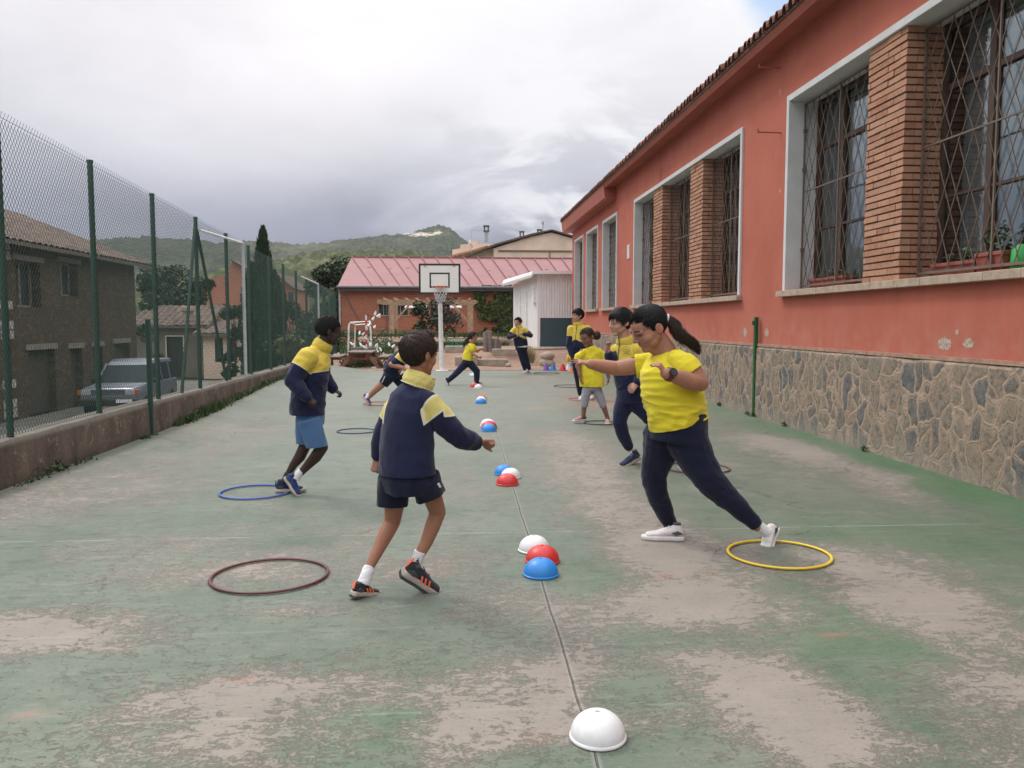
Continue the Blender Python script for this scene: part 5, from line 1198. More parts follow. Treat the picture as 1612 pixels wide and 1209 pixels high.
def scalp(d, off=0.0):
    """point on the scalp ellipsoid in head units for direction d"""
    d = Vector(d).normalized(); r = Vector((.335 + off, .425 + off, .375 + off)); k = 1 / math.sqrt((d.x / r.x) ** 2 + (d.y / r.y) ** 2 + (d.z / r.z) ** 2)
    return Vector((0, -.07, .125)) + d * k
def hairline(p, style):
    x, y, z = p; ax = abs(x)
    if style == 'afro': lo = .20 if y > .16 else (.02 if y > -.02 else -.17 + .0)
    elif y > .20: lo = .25 - .10 * (ax > .24)
    elif y > .07: lo = .25 - (.20 - y) * 1.5 + (.02 if ax < .25 else -.12)
    elif y > -.02: lo = .02
    elif y > -.12: lo = .04 + (y + .02) * 2.9
    else: lo = -.28
    return z > lo
def hair(par, c, B, h, mat, style='short', seed=0, n=900, tie=None, thick=1.0, lift=.02, wild=.25):
    rg = random.Random(seed); n = int(n * (1 if style in ('afro', 'curly') else 2.2)); T = lambda v: c + B @ (Vector(v) * h)
    # under-layer
    m = MB(); N = 46; vs = []; ok = []
    off0 = .030 * thick
    for j in range(N + 1):
        ph = -math.pi / 2 + math.pi * j / N
        for i in range(N):
            t = 2 * math.pi * i / N; d = Vector((math.cos(ph) * math.cos(t), math.cos(ph) * math.sin(t), math.sin(ph))); p = scalp(d, off0 + .012 * noise.noise(d * 6 + Vector((seed, 0, 0))))
            vs.append(p); ok.append(hairline(p, style))
    f = []
    for j in range(N):
        for i in range(N):
            q = (j * N + i, j * N + (i + 1) % N, (j + 1) * N + (i + 1) % N, (j + 1) * N + i)
            if all(ok[a] for a in q): f.append(q)
    k = len(vs); inn = [Vector((0, -.07, .125)) + (v - Vector((0, -.07, .125))) * .90 for v in vs]
    m.add([T(v) for v in vs] + [T(v) for v in inn], f + [tuple(a + k for a in reversed(q)) for q in f])
    whorl = Vector((.02, -.36, .40)); cen = Vector((0, -.07, .125))
    for _ in range(n):
        d = Vector((rg.gauss(0, 1), rg.gauss(0, 1), rg.gauss(0, 1) + .3)).normalized(); p = scalp(d, off0 * .6)
        if not hairline(p, style): continue
        tgt = (Vector(tie) if tie is not None else whorl)
        nr = (p - cen).normalized(); g = (tgt - p) if tie is not None else (p - tgt)
        g = g - nr * g.dot(nr)
        if g.length < .02: g = nr.orthogonal()
        g.normalize()
        if style in ('afro', 'curly'):
            ln = rg.uniform(.05, .10) * thick; q = p + nr * ln + Vector((rg.gauss(0, .02), rg.gauss(0, .02), rg.gauss(0, .02)))
            m.path([T(p), T(p.lerp(q, .5) + Vector((rg.gauss(0, .015),) * 3)), T(q)], [.022 * h, .020 * h, .008 * h], n=4); continue
        g = (g + Vector((rg.gauss(0, wild), rg.gauss(0, wild), rg.gauss(0, wild)))).normalized()
        ln = rg.uniform(.18, .34) * thick if tie is None else min(.5, (tgt - p).length * .8)
        if style == 'fringe' and p.y > .02: ln *= 1.35; g = (g + Vector((0, .4, -.1))).normalized()
        pts = []; steps = 4; cur = p.copy(); dr = g; ok_ = True
        for s_ in range(steps + 1):
            dd = (cur - cen).normalized(); base = scalp(dd, off0 * .8 + lift * math.sin(math.pi * min(1, s_ / steps + .15)) * thick + rg.uniform(0, .012))
            if style == 'fringe' and base.y > .22 and base.z < .12: base = cur + Vector((0, .0, 0))
            if s_ > 1 and not hairline(base - Vector((0, 0, -.07 if style != 'fringe' else -.12)), style): break
            pts.append(T(base)); dd = (base - cen).normalized(); dr = (dr - dd * dr.dot(dd)).normalized(); cur = base + dr * ln / steps
        if len(pts) < 3: continue
        w = rg.uniform(.005, .011) * h; L_ = len(pts)
        m.path(pts, [(w * (1 - .85 * (i / (L_ - 1)) ** 2), w * .45) for i in range(L_)], n=4)
    return m.build('hair', mat, par, smooth=True)
def tail(par, pts, radii, mat, n=260, seed=0, wisp=.4, name='ponytail'):
    """bundle of strands following pts (world)"""
    rg = random.Random(seed); m = MB(); pts = [Vector(p) for p in pts]
    m.path(pts, [r * .62 for r in radii], n=10)
    for _ in range(n):
        a = rg.uniform(0, 6.28); rr = math.sqrt(rg.random()); q = []; e = rg.uniform(.75, 1.0)
        K = 8; dv = Vector((rg.gauss(0, 1), rg.gauss(0, 1), rg.gauss(0, 1)))
        for i in range(K + 1):
            u = e * i / K * (len(pts) - 1); i0 = min(int(u), len(pts) - 2); t = u - i0
            p = pts[i0].lerp(pts[i0 + 1], t); r = radii[i0] * (1 - t) + radii[i0 + 1] * t
            d = (pts[i0 + 1] - pts[i0]).normalized(); s_ = d.cross(Vector((0, .3, 1))).normalized(); b = d.cross(s_)
            q.append(p + (s_ * math.cos(a + u * .3) + b * math.sin(a + u * .3)) * r * rr + dv * wisp * r * .35 * (i / K) ** 2)
        w = radii[0] * rg.uniform(.04, .08); m.path(q, [w * (1 - .8 * (i / K) ** 2) for i in range(K + 1)], n=4)
    return m.build(name, mat, par, smooth=True)
def shoe(par, heel, toe, up, mat, sole, w=.5, name='shoe', thick=.11, stripes=None, tab=None, laces=None, ankle=None, dark_sole=None, top=.40, panel=None, lining=True):
    """heel, toe = ground contact ends of the sole; up = up direction of the foot"""
    heel, toe = Vector(heel), Vector(toe); f = toe - heel; L = f.length; f.normalize(); up = Vector(up); up = (up - f * up.dot(f)).normalized(); s = f.cross(up)
    T = lambda x, y, z: heel + (s * x + f * y + up * z) * L
    prof = [(0, .08), (.02, .15), (.15, .165), (.35, .15), (.5, .165), (.68, .19), (.85, .165), (.95, .11), (1.0, .03)]
    m = MB(); out = [T(w_ * w * 2 * .95, y, 0) for y, w_ in prof] + [T(-w_ * w * 2 * .95, y, 0) for y, w_ in reversed(prof)]
    th = thick * L
    m.prism(out, up * th, 0)
    k = MB()
    k.ell(T(0, .13, .20), (.125 * L * w * 2, .13 * L, .16 * L), Matrix((s, f, up)).transposed(), 16)
    k.cap(T(0, .14, .20), T(0, .17, top - .10), (.13 * L * w * 2, .12 * L), (.105 * L * w * 2, .115 * L), side=s)
    k.cap(T(0, .22, .22), T(0, .55, .17), (.135 * L * w * 2, .12 * L), (.155 * L * w * 2, .09 * L), side=s)
    k.cap(T(0, .50, .155), T(0, .84, .125), (.155 * L * w * 2, .085 * L), (.15 * L * w * 2, .065 * L), side=s)
    k.cap(T(0, .27, min(.30, top - .08)), T(0, .52, .22), (.075 * L * w * 2, .05 * L), (.08 * L * w * 2, .05 * L), side=s)
    o = fuse(k, name, mat, par, voxel=max(.0035, L * .02), smooth=3)
    q = MB(); zt_ = top - .10 + .112; q.path([T(0, .17, zt_ - .06), T(0, .17, zt_ - .012)], [(.088 * L * w * 2, .098 * L), (.075 * L * w * 2, .085 * L)], n=20, side=s); q = q.build('lining', C['soled'], o, smooth=True, angle=40) if lining else None
    q = MB(); q.prism([T(x_ * w * 2 * 1.01, y_, z_) for x_, y_, z_ in ((.13, .04, .19), (.13, .20, .14), (.128, .30, .20), (.12, .16, .25))], s * .006); q.prism([T(-x_ * w * 2 * 1.01, y_, z_) for x_, y_, z_ in ((.13, .04, .19), (.13, .20, .14), (.128, .30, .20), (.12, .16, .25))], s * -.006); q.build('heel_panel', panel or C['soled'], o)
    so = m.build('sole', sole, o, smooth=True, angle=35); bevel(so, th * .3, 2)
    if dark_sole: q = MB(); q.prism([p - up * th * .3 for p in out], up * th * .3, 0); q.build('tread', dark_sole, o)
    if laces:
        q = MB()
        for i in range(4): y = .33 + i * .06; q.tube(T(-.085 * w * 2, y, .335 - i * .034), T(.085 * w * 2, y + .03, .325 - i * .034), .012 * L, n=6)
        q.build('laces', laces, o, smooth=True)
    if stripes:
        for sd in (-1, 1):
            q = MB()
            for i in range(3):
                y = .40 + i * .095; a = [T(sd * (.150 * w * 2), y, .13), T(sd * (.150 * w * 2), y + .045, .13), T(sd * .135 * w * 2, y - .015, .245), T(sd * .135 * w * 2, y - .06, .245)]
                q.prism(a, s * (sd * .018 * L))
            q.build('stripes', stripes, o)
    if tab: q = MB(); q.prism([T(-.045, .005, .20), T(.045, .005, .20), T(.035, .03, .40), T(-.035, .03, .40)], -f * .02 * L); q.build('heel_tab', tab, o)
    return o
class Fig:
    def __init__(s, Y, f, label, vox=.006, skin='skin1'):
        s.Y = Y; s.k = Y / FPX; s.f = Vector((f[0], f[1], 0)).normalized(); s.side = Vector((s.f.y, -s.f.x, 0)); s.vox = vox
        s.body = MB(); s.skin = C[skin]; s.label = label; s.q = []
    def j(s, p): return P(p[0], p[1], s.Y + (p[2] if len(p) > 2 else 0))
    def torso(s, mb, rings, add=0, side=None):
        mb.path([s.j(r[:3]) for r in rings], [((r[3] + add) * s.k, (r[4] + add) * s.k) for r in rings], n=56, side=side or s.side)
    def limb(s, mb, pts, add=0, side=None, flat=False):
        q = [(s.j(p[:3]), (p[3] + add) * s.k) for p in pts]
        if mb is s.body and len(pts) > 2: q[0] = (q[0][0], q[0][1] * .72)
        if flat: mb.path([a for a, _ in q], [r for _, r in q], n=20); return
        for (a, r0), (b, r1) in zip(q, q[1:]): mb.cap(a, b, r0, r1, n=16)
    def finish(s):
        o = fuse(s.body, 'person', s.skin, None, s.vox, 3)
        tag(o, s.label, 'person', None); s.o = o; return o
def zone_fn(level, arms):
    def seg(p, a, b):
        d = b - a; t = (p - a).dot(d) / d.length_squared; tt = min(1, max(0, t)); return t, (p - a - d * tt).length, d.length
    def f(p):
        for S, E, Wr, r, cut in arms:
            t2, d2, L2 = seg(p, E, Wr); t1, d1, L1 = seg(p, S, E)
            if d2 < r and d2 <= d1 + .002: return -.05
            if d1 < r and t1 > .12: return max(-.05, min(.05, (cut - t1) * L1))
        return max(-.05, min(.05, level(p)))
    return f
def collar(F, pts, rl, rd, mat, pipe=None, name='collar'):
    """pts bottom to top (joints); slightly rolled stand-up collar"""
    m = MB(); q = [F.j(p) for p in pts]; rr = [(a * F.k, b * F.k) for a, b in zip(rl, rd)]
    m.path(q, rr, n=28, side=F.side); o = fuse(m, name, mat, F.o, max(F.vox * .8, .004), 2, folds(.003, (20, 20, 30), 3))
    return o
def ring(F, c, rl, rd, r, mat, up, name='piping', side=None):
    c = F.j(c); up = Vector(up).normalized(); a = Vector(side or F.side); a = (a - up * a.dot(up)).normalized(); b = up.cross(a); m = MB()
    pts = [c + a * (rl * F.k * math.cos(t)) + b * (rd * F.k * math.sin(t)) for t in [2 * math.pi * i / 30 for i in range(31)]]
    for p, q in zip(pts, pts[1:]): m.tube(p, q, r, n=6)
    return m.build(name, mat, F.o, smooth=True)
# ---------------------------------------------------------------- 1 boy in the foreground, back to us
YELP = (.60, .52, .17)
def boy_front():
    F = Fig(4.42, (.64, .77), 'boy in navy and yellow fleece and navy shorts hopping in front, seen from behind', .0048); k = F.k
    hc, hh = F.j((661, 558, .03)), 68 * k; hf = Vector((math.sin(R(50)), math.cos(R(50)), -.10)); B = basis(hf, (.06, 0, 1))
    head_prims(F.body, hc, B, hh)
    F.limb(F.body, [(656, 604, .03, 15), (660, 575, .03, 14.5)])
    rings = [(641, 748, 0, 38, 26), (640, 715, 0, 41, 28), (641, 680, 0, 40, 27), (645, 648, 0, 34, 22), (650, 628, .01, 24, 16), (656, 606, .02, 14, 13)]
    F.torso(F.body, rings)
    shR, elR, wrR = (674, 634, -.06), (704, 669, -.05), (755, 695, .06); shL, elL, wrL = (624, 640, .08), (603, 684, .12), (594, 722, .13)
    F.limb(F.body, [shR + (15,), elR + (11,), wrR + (7.2,)]); F.limb(F.body, [shL + (15,), elL + (11,), wrL + (7,)])
    hand(F.body, F.j(wrR), (.97, .2, -.02), (.1, -.35, -.9), -1, 45 * k, (1.35, 1.4, 1.4, 1.4), .9, .02, 7.5 * k)
    hand(F.body, F.j(wrL), (-.25, -.15, -.95), (.55, .7, -.25), 1, 42 * k, (1.3, 1.35, 1.35, 1.35), .9, .02, 7 * k)
    # legs
    hR, kR, aR = (664, 756, -.03), (689, 806, .10), (655, 884, .06); hL, kL, aL = (622, 752, .05), (618, 820, .16), (576, 906, .02)
    F.limb(F.body, [hR + (20,), (680, 780, .05, 16), kR + (13.5,), (681, 828, .09, 12.8), (672, 852, .08, 10.5), aR + (7.6,), (650, 902, .06, 7.5)])
    F.limb(F.body, [hL + (22,), (622, 785, .11, 17.5), kL + (13.5,), (609, 838, .13, 13), (597, 862, .09, 10.5), (583, 890, .05, 7.8), (574, 916, .0, 7.6)])
    o = F.finish()
    hair(o, hc, B, hh, C['hair1'], 'short', 3, 1500, lift=.022, wild=.16)
    # quiff at the front
    m = MB(); rg = random.Random(4)
    for _ in range(150):
        p = scalp((rg.uniform(-.6, .6), rg.uniform(.45, .95), rg.uniform(.75, 1.1)), .03); t = (Vector((rg.gauss(0, .12), .35, .75))).normalized(); ln = rg.uniform(.10, .19)
        q = [p, p + t * ln * .5, p + t * ln + Vector((0, -.03, -.02))]; m.path([hc + B @ (v * hh) for v in q], [.013 * hh, .011 * hh, .003 * hh], n=5)
    m.build('hair_tuft', C['hair1'], o, smooth=True)
    face_parts(o, hc, B, hh, C['hair1'], C['lip'])
    # fleece
    m = MB(); R1 = [(642, 765, 0, 51, 36), (641, 750, 0, 51, 37), (640, 738, 0, 51, 37), (640, 712, 0, 49, 36), (641, 680, 0, 47, 34), (645, 648, 0, 45, 31), (649, 628, .01, 42, 27), (655, 613, .02, 30, 22), (658, 604, .02, 20, 18)]
    F.torso(m, R1)
    F.limb(m, [(668, 630, -.06, 17), (676, 634, -.07, 18), (690, 652, -.07, 19), (706, 672, -.05, 20), (730, 690, 0, 18.5), (746, 696, .045, 14.5)])
    F.limb(m, [(630, 634, .07, 17), (620, 645, .09, 17.5), (606, 674, .11, 16), (598, 700, .13, 15), (595, 716, .13, 12)])
    f = F.f; S_, E_, W_ = F.j(shR), F.j(elR), F.j(wrR); S2, E2, W2 = F.j(shL), F.j(elL), F.j(wrL)
    a1, a2 = P(692, 606, 4.3), P(664, 645, 4.3); nrm = (a2 - a1).cross(f).normalized(); nrm = nrm if nrm.x > 0 else -nrm
    c1, c2 = P(704, 641, 4.38), P(673, 664, 4.32); nr2 = (c2 - c1).cross(Vector((.3, .95, .1))).normalized(); nr2 = nr2 if nr2.z > 0 else -nr2
    nr3 = (P(675, 666, 4.32) - P(663, 641, 4.3)).cross(f).normalized(); nr3 = nr3 if nr3.x > 0 else -nr3; c3 = P(664, 643, 4.3); cen = F.j((650, 660, 0))
    def zone(p):
        patch = min((p - a1).dot(nrm), (p - c1).dot(nr2), (p - c3).dot(nr3)); fr = min((p - cen).dot(f) - .02, (p - cen).z - .03)
        t = (p - S2).dot(E2 - S2) / (E2 - S2).length_squared; lat = -(p - cen).dot(F.side) - .125
        left = min(lat, (.45 - t) * .2)
        return max(-.06, min(.06, max(patch, fr, left)))
    g1 = folds(.009, (8, 8, 6), 1); sl = F.j((720, 682, 0))
    def wr(p):
        d = (p - sl).length; b = max(0, 1 - d / .22); return g1(p) * (.55 + .9 * b) - .001
    jk = fuse(m, 'fleece', m_zone('boy_fleece', YELP, NAVY, PIPE, .0045), o, .0052, 8, wr, zone, [(F.j((641, 745.5, 0)), (.03, 0, -1), .32)])
    co = collar(F, [(656, 608, .02), (658, 602, .02), (661, 595, .025), (663.5, 589, .03)], (25, 27, 26.5, 23.5), (23, 25, 24.5, 22), m_cloth('pale_yellow_fleece', YELP, .06, .3))
    ring(F, (656.4, 606.5, .02), 26.6, 24.8, .003, m_cloth('piping_cloth', PIPE), (.32, .03, 1)); ring(F, (663.4, 589.2, .03), 24.2, 22.8, .003, bpy.data.materials['piping_cloth'], (.32, .03, 1))
    for a, b, r0 in (((746, 696, .045), (755, 697, .06), 12.5), ((595, 714, .13), (594, 722, .13), 10.5)):
        m = MB(); m.path([F.j(a), F.j(b)], [r0 * k, (r0 - 1.5) * k], n=20); fuse(m, 'cuff', C['navyd'], o, .004, 2)
    # shorts
    m = MB(); F.torso(m, [(641, 738, 0, 46, 33), (641, 755, 0, 47, 35), (643, 768, .01, 44, 35)])
    m.path([F.j((668, 752, -.05)), F.j((675, 770, -.01)), F.j((679, 782, .02)), F.j((683, 793, .05))], [(22 * k, 26 * k), (21 * k, 26 * k), (21.5 * k, 26 * k), (21.5 * k, 26 * k)], n=40, side=F.side)
    m.path([F.j((622, 752, .05)), F.j((619, 775, .07)), F.j((618, 794, .09)), F.j((618, 806, .10))], [(25 * k, 28 * k), (25 * k, 26 * k), (24 * k, 26 * k), (24 * k, 26 * k)], n=40, side=F.side)
    fuse(m, 'shorts', C['navyd'], o, .005, 4, folds(.008, (9, 9, 3), 5), None, [(F.j((618, 795, .09)), (-.05, 0, -1), .125), (F.j((680, 780, .03)), (.35, .1, -1), .115)])
    m = MB(); m.prism([F.j((688, 762, -.13)), F.j((691, 760, -.13)), F.j((694, 766, -.12)), F.j((692, 768, -.12))], F.side * .004)
    m.build('shorts_trim', C['white'], o)
    # socks and shoes
    for pts in ([(661, 868, .06, 9.8), (656, 883, .06, 9.6), (650, 902, .06, 10.4)], [(582, 893, .045, 9.6), (577, 905, .02, 9.8), (572, 920, .0, 11)]):
        m = MB(); m.path([F.j(p[:3]) for p in pts], [p[3] * k for p in pts], n=20); sk = fuse(m, 'sock', C['white'], o, .0035, 2, folds(.0025, (18, 18, 40), 7))
    m = MB(); p = P(661, 884, 4.42 + .06 - 10.6 * k); u = Vector((.03, 0, 0)); z = Vector((0, 0, .001))
    for a, b, r0 in (((659.5, 884), (662.5, 881), .0035), ((662.5, 881), (663, 886), .004), ((663, 886), (665.5, 888), .003), ((662.5, 884), (660.5, 888), .003), ((662.8, 880), (663.2, 878.8), .003)):
        m.tube(P(a[0] - 4.5, a[1], p.y + .004), P(b[0] - 4.5, b[1], p.y + .004), r0, n=5)
    m.build('sock_emblem', C['black'], o)
    shoe(o, P(630, 901, 4.43), P(691, 939, 4.50), (.45, -.22, .85), C['shoeb'], C['sole'], .46, top=.34, stripes=C['coral'], tab=C['coral'], laces=C['black'], dark_sole=C['soled'], thick=.14)
    shoe(o, P(553, 938, 4.36), P(598, 938, 4.50), (.12, 0, 1), C['shoeb'], C['sole'], .46, top=.38, tab=C['coral'], stripes=C['coral'], dark_sole=C['soled'], thick=.14, laces=C['black'])
# ---------------------------------------------------------------- 2 boy left
def boy_left():
    F = Fig(7.15, (.93, .37), 'boy in yellow and navy fleece with blue denim shorts stepping beside the blue hoop', .0062, 'skin2'); k = F.k
    hc, hh = F.j((518, 521, 0)), 43 * k; B = basis((.93, .33, -.16), (.12, 0, 1)); head_prims(F.body, hc, B, hh)
    F.limb(F.body, [(507, 548, 0, 10), (514, 530, 0, 9.5)])
    rings = [(488, 655, 0, 17, 15), (489, 630, 0, 20, 18), (493, 600, 0, 22, 19), (497, 570, 0, 22, 17), (503, 552, 0, 12, 11)]
    F.torso(F.body, rings)
    F.limb(F.body, [(484, 564, -.15, 10), (461, 598, -.19, 7.5), (486, 627, -.23, 5.4)]); F.limb(F.body, [(506, 562, .14, 10), (508, 594, .2, 7.5), (526, 613, .16, 5.2)])
    hand(F.body, F.j((486, 627, -.23)), (.75, -.1, -.65), (-.3, .8, -.4), 1, 25 * k, (.9, 1.0, 1.1, 1.1), .6, .05, 5.4 * k)
    hand(F.body, F.j((526, 613, .16)), (.8, -.1, -.55), (-.45, .3, -.7), -1, 25 * k, (.7, .9, 1.0, 1.1), .6, .05, 5.2 * k)
    F.limb(F.body, [(488, 672, -.06, 12), (499, 690, -.05, 11), (507, 704, -.04, 9.4), (497, 719, -.02, 9.4), (484, 733, 0, 7), (471, 747, 0, 5)])
    F.limb(F.body, [(482, 672, .08, 12), (481, 700, .1, 9.3), (472, 719, .1, 9), (462, 732, .1, 6.6), (453, 748, .1, 5), (449, 757, .1, 5)])
    o = F.finish(); hair(o, hc, B, hh, C['hair2'], 'afro', 5, 3600, thick=.2); face_parts(o, hc, B, hh, C['hair2'], C['lipd'])
    m = MB(); F.torso(m, [(483, 668, 0, 28.5, 26.5), (484, 653, 0, 28.5, 26.5), (484, 640, 0, 28, 27), (487, 615, 0, 28, 26), (492, 590, 0, 28, 25), (497, 567, 0, 26, 22), (503, 550, 0, 15, 15), (506, 545, 0, 12, 12)])
    F.limb(m, [(485, 563, -.13, 16), (470, 582, -.17, 14.5), (462, 599, -.19, 13), (474, 616, -.22, 11), (483, 624, -.23, 8.5)]); F.limb(m, [(505, 562, .13, 15), (508, 592, .19, 12.5), (516, 603, .18, 11), (524, 611, .165, 8.5)])
    lv = P(500, 585, 7.1).z
    z = zone_fn(lambda p: p.z - lv - .10 * (p.x - P(500, 585, 7.1).x), [(F.j((485, 563, -.13)), F.j((461, 599, -.19)), F.j((484, 625, -.23)), 17.5 * k, .46), (F.j((505, 562, .13)), F.j((508, 592, .19)), F.j((524, 611, .165)), 15 * k, .5)])
    fuse(m, 'fleece', m_zone('left_boy_fleece', YEL, NAVY, PIPE, .002), o, .006, 3, folds(.010, (7, 7, 9), 2), z, [(F.j((484, 652, 0)), (0, 0, -1), .26)])
    collar(F, [(504, 551, 0), (506, 547, 0), (509, 542, 0), (512, 537.5, 0)], (14, 15.5, 15.5, 14), (14, 15.5, 15.5, 14), C['yel'])
    m = MB(); F.torso(m, [(489, 644, 0, 23, 21), (489, 660, 0, 24, 22), (489, 668, 0, 23, 21)])
    m.path([F.j((487, 660, -.06)), F.j((493, 683, -.06)), F.j((499, 702, -.05)), F.j((502, 715, -.05))], [18 * k, 17 * k, 16 * k, 16 * k], n=30); m.path([F.j((482, 660, .07)), F.j((480, 680, .09)), F.j((480, 697, .1)), F.j((480, 708, .1))], [16 * k, 14.5 * k, 13.5 * k, 13.5 * k], n=30)
    fuse(m, 'shorts', C['blue'], o, .006, 3, folds(.008, (8, 8, 4), 6), None, [(F.j((499, 703, -.05)), (.1, 0, -1), .13), (F.j((480, 698, .1)), (0, 0, -1), .125)])
    m = MB(); m.path([F.j((475, 741, 0)), F.j((469, 748, 0)), F.j((466, 754, 0))], [6.2 * k] * 3, n=14); fuse(m, 'sock', C['white'], o, .005, 1)
    m = MB(); m.path([F.j((454, 745, .1)), F.j((449, 756, .1)), F.j((446, 763, .1))], [6 * k] * 3, n=14); fuse(m, 'sock', C['shoen'], o, .005, 1)
    shoe(o, P(448, 752, 7.18), P(471, 785, 7.10), (.78, -.35, .5), C['shoeblue'], C['sole'], .5, laces=C['shoen'], thick=.12, top=.44); shoe(o, P(434, 775, 7.25), P(482, 774, 7.25), (.05, 0, 1), C['shoen'], C['sole'], .46, thick=.13, tab=C['black'], top=.44)
# ---------------------------------------------------------------- 9 girl in yellow tee
def girl_front():
    F = Fig(5.45, (-.93, -.37), 'girl in yellow tee and navy trousers lunging left from the yellow hoop', .005, 'skin3'); k = F.k
    hc, hh = F.j((1021, 517, -.02)), 70 * k; B = basis((-.85, -.27, -.43), (-.42, -.1, .9)); head_prims(F.body, hc, B, hh, 1.12)
    F.limb(F.body, [(1052, 562, 0, 19), (1032, 530, -.01, 16.5)]); F.body.cap(hc + B @ Vector((0, .12 * hh, -.33 * hh)), F.j((1040, 552, 0)), .16 * hh, .20 * hh)
    F.torso(F.body, [(1068, 665, 0, 40, 38), (1062, 630, 0, 46, 44), (1054, 603, 0, 44, 41), (1050, 582, 0, 44, 33), (1053, 566, 0, 36, 22), (1054, 554, 0, 16, 15)])
    shL, elL, wrL = (1077, 574, -.16), (1102, 603, -.22), (1048, 588, -.34); shR, elR, wrR = (1016, 575, .17), (970, 580, .2), (929, 573, .12)
    F.limb(F.body, [shL + (19,), (1091, 589, -.2, 16.5), elL + (13.5,), (1086, 600, -.26, 14), (1068, 594, -.3, 11.8), wrL + (8.6,)])
    F.limb(F.body, [shR + (16,), (992, 577, .19, 14.5), elR + (12.2,), (950, 577, .17, 11.5), wrR + (8,)])
    hand(F.body, F.j(wrL), (-.62, -.1, .78), (-.55, .55, -.5), 1, 36 * k, (.75, .7, .6, .55), .35, .16, 8.5 * k)
    hand(F.body, F.j(wrR), (-.97, -.05, .24), (-.15, .35, -.93), 1, 34 * k, (.10, .12, .16, .22), .05, .30, 7.5 * k)
    F.limb(F.body, [(1044, 690, .08, 28), (1028, 752, .12, 14), (1040, 790, .16, 14), (1054, 826, .2, 9)])
    F.limb(F.body, [(1082, 690, -.06, 28), (1125, 765, -.12, 16), (1155, 795, -.15, 15), (1192, 828, -.17, 9)])
    o = F.finish()
    tie = (0, -.50, .16); hair(o, hc, B, hh, C['hair2'], 'short', 8, 1500, tie=tie, lift=.006, wild=.05, thick=.8); face_parts(o, hc, B, hh, C['hair2'], C['lip'], closed=True)
    pts = [F.j(p) for p in ((1041, 501, -.02), (1052, 503, -.02), (1061, 511, -.03), (1066, 523, -.04), (1076, 533, -.05), (1089, 540, -.06), (1098, 549, -.07), (1101, 558, -.07))]
    tail(o, pts, [9 * k, 7.5 * k, 9.5 * k, 10 * k, 8.5 * k, 7 * k, 5 * k, 2 * k], C['hair4'], 620, 2, wisp=1.3)
    m = MB(); d = (pts[1] - pts[0]).normalized(); m.path([pts[0] + d * .030, pts[0] + d * .046], [8.6 * k, 8.6 * k], n=16); bevel(m.build('hair_tie', C['white'], o, smooth=True, angle=40), .003)
    # tee
    m = MB(); F.torso(m, [(1070, 700, 0, 48, 46), (1069, 676, 0, 48, 47), (1067, 656, 0, 49.5, 48.5), (1062, 632, 0, 49, 49), (1053, 605, 0, 47, 46.5), (1049, 584, 0, 47, 40), (1053, 565, 0, 40, 27), (1054, 554, 0, 22, 19)])
    q = lambda a, b, c, d: m.path([F.j(p) for p in a], [x * k for x in b], n=24)
    m.cap(F.j((1066, 568, -.12)), F.j((1078, 577, -.17)), 18 * k, 21 * k); q(((1072, 570, -.14), (1081, 580, -.18), (1087, 588, -.19)), (20, 22, 22.5), 0, 0)
    m.cap(F.j((1030, 570, .13)), F.j((1018, 574, .17)), 17 * k, 19 * k); q(((1024, 572, .15), (1010, 576, .17), (1001, 577, .18)), (18, 19.5, 20.5), 0, 0)
    nk = F.j((1040, 553, 0)); g1 = folds(.017, (4.5, 4.5, 14), 11, .45); lo = F.j((1062, 655, 0)).z
    def wr(p): return g1(p) * (.35 + .9 * max(0, 1 - abs(p.z - lo) / .22)) - .004 * max(0, 1 - (p - F.j((1088, 590, -.3))).length / .1)
    fuse(m, 'tee_shirt', C['yelt'], o, .0052, 4, wr, None, [(F.j((1068, 667, 0)), (.27, 0, -1), .36)])
    ring(F, (1047, 555, -.005), 21.5, 19.5, .006, C['yelt'], (-.42, -.1, .9), 'neckband')
    # trousers
    m = MB(); F.torso(m, [(1070, 648, 0, 44, 43), (1069, 672, 0, 47, 46), (1065, 695, 0, 46, 45)])
    F.limb(m, [(1046, 688, .07, 36), (1036, 722, .1, 26.5), (1029, 748, .12, 21), (1033, 775, .14, 18.5), (1045, 803, .18, 15.5), (1053, 820, .2, 13)])
    F.limb(m, [(1080, 688, -.05, 36), (1097, 725, -.08, 29), (1119, 758, -.12, 24), (1142, 781, -.14, 20), (1166, 804, -.16, 16.5), (1185, 820, -.17, 13)])
    g2 = folds(.0065, (6, 6, 9), 13); fuse(m, 'trousers', C['navyd'], o, .0055, 4, lambda p: g2(p) * (.5 + .7 * (p.z < .75)))
    for a, b in (((1052, 818, .2), (1055, 827, .2)), ((1184, 819, -.17), (1191, 827, -.17))): m = MB(); m.path([F.j(a), F.j(b)], [13 * k, 11 * k], n=20); fuse(m, 'trouser_cuff', C['navyd'], o, .004, 2)
    for a, b in (((1055, 824, .2), (1056, 836, .2)), ((1188, 823, -.17), (1208, 838, -.17))): m = MB(); m.cap(F.j(a), F.j(b), 8.5 * k, 8.5 * k); fuse(m, 'sock', C['white'], o, .004, 2)
    # watch
    a, b = F.j((1056, 590, -.33)), F.j((1050, 588.5, -.338)); m = MB(); m.path([a, b], [11.2 * k, 10.6 * k], n=20); w_ = bevel(m.build('watch', simple('dark_red_strap', (.12, .015, .02), .5), o, smooth=True, angle=40), .002)
    c = (a + b) / 2; d = (a - b).normalized(); n_ = Vector((.2, -.95, .35)); n_ = (n_ - d * n_.dot(d)).normalized(); m = MB(); m.tube(c + n_ * 10 * k, c + n_ * 13.5 * k, 6.5 * k, n=18); m.build('watch_case', C['black'], w_); m = MB(); m.tube(c + n_ * 13.5 * k, c + n_ * 13.8 * k, 5 * k, n=18); m.build('watch_face', simple('watch_glass', (.05, .06, .07), .1), w_)
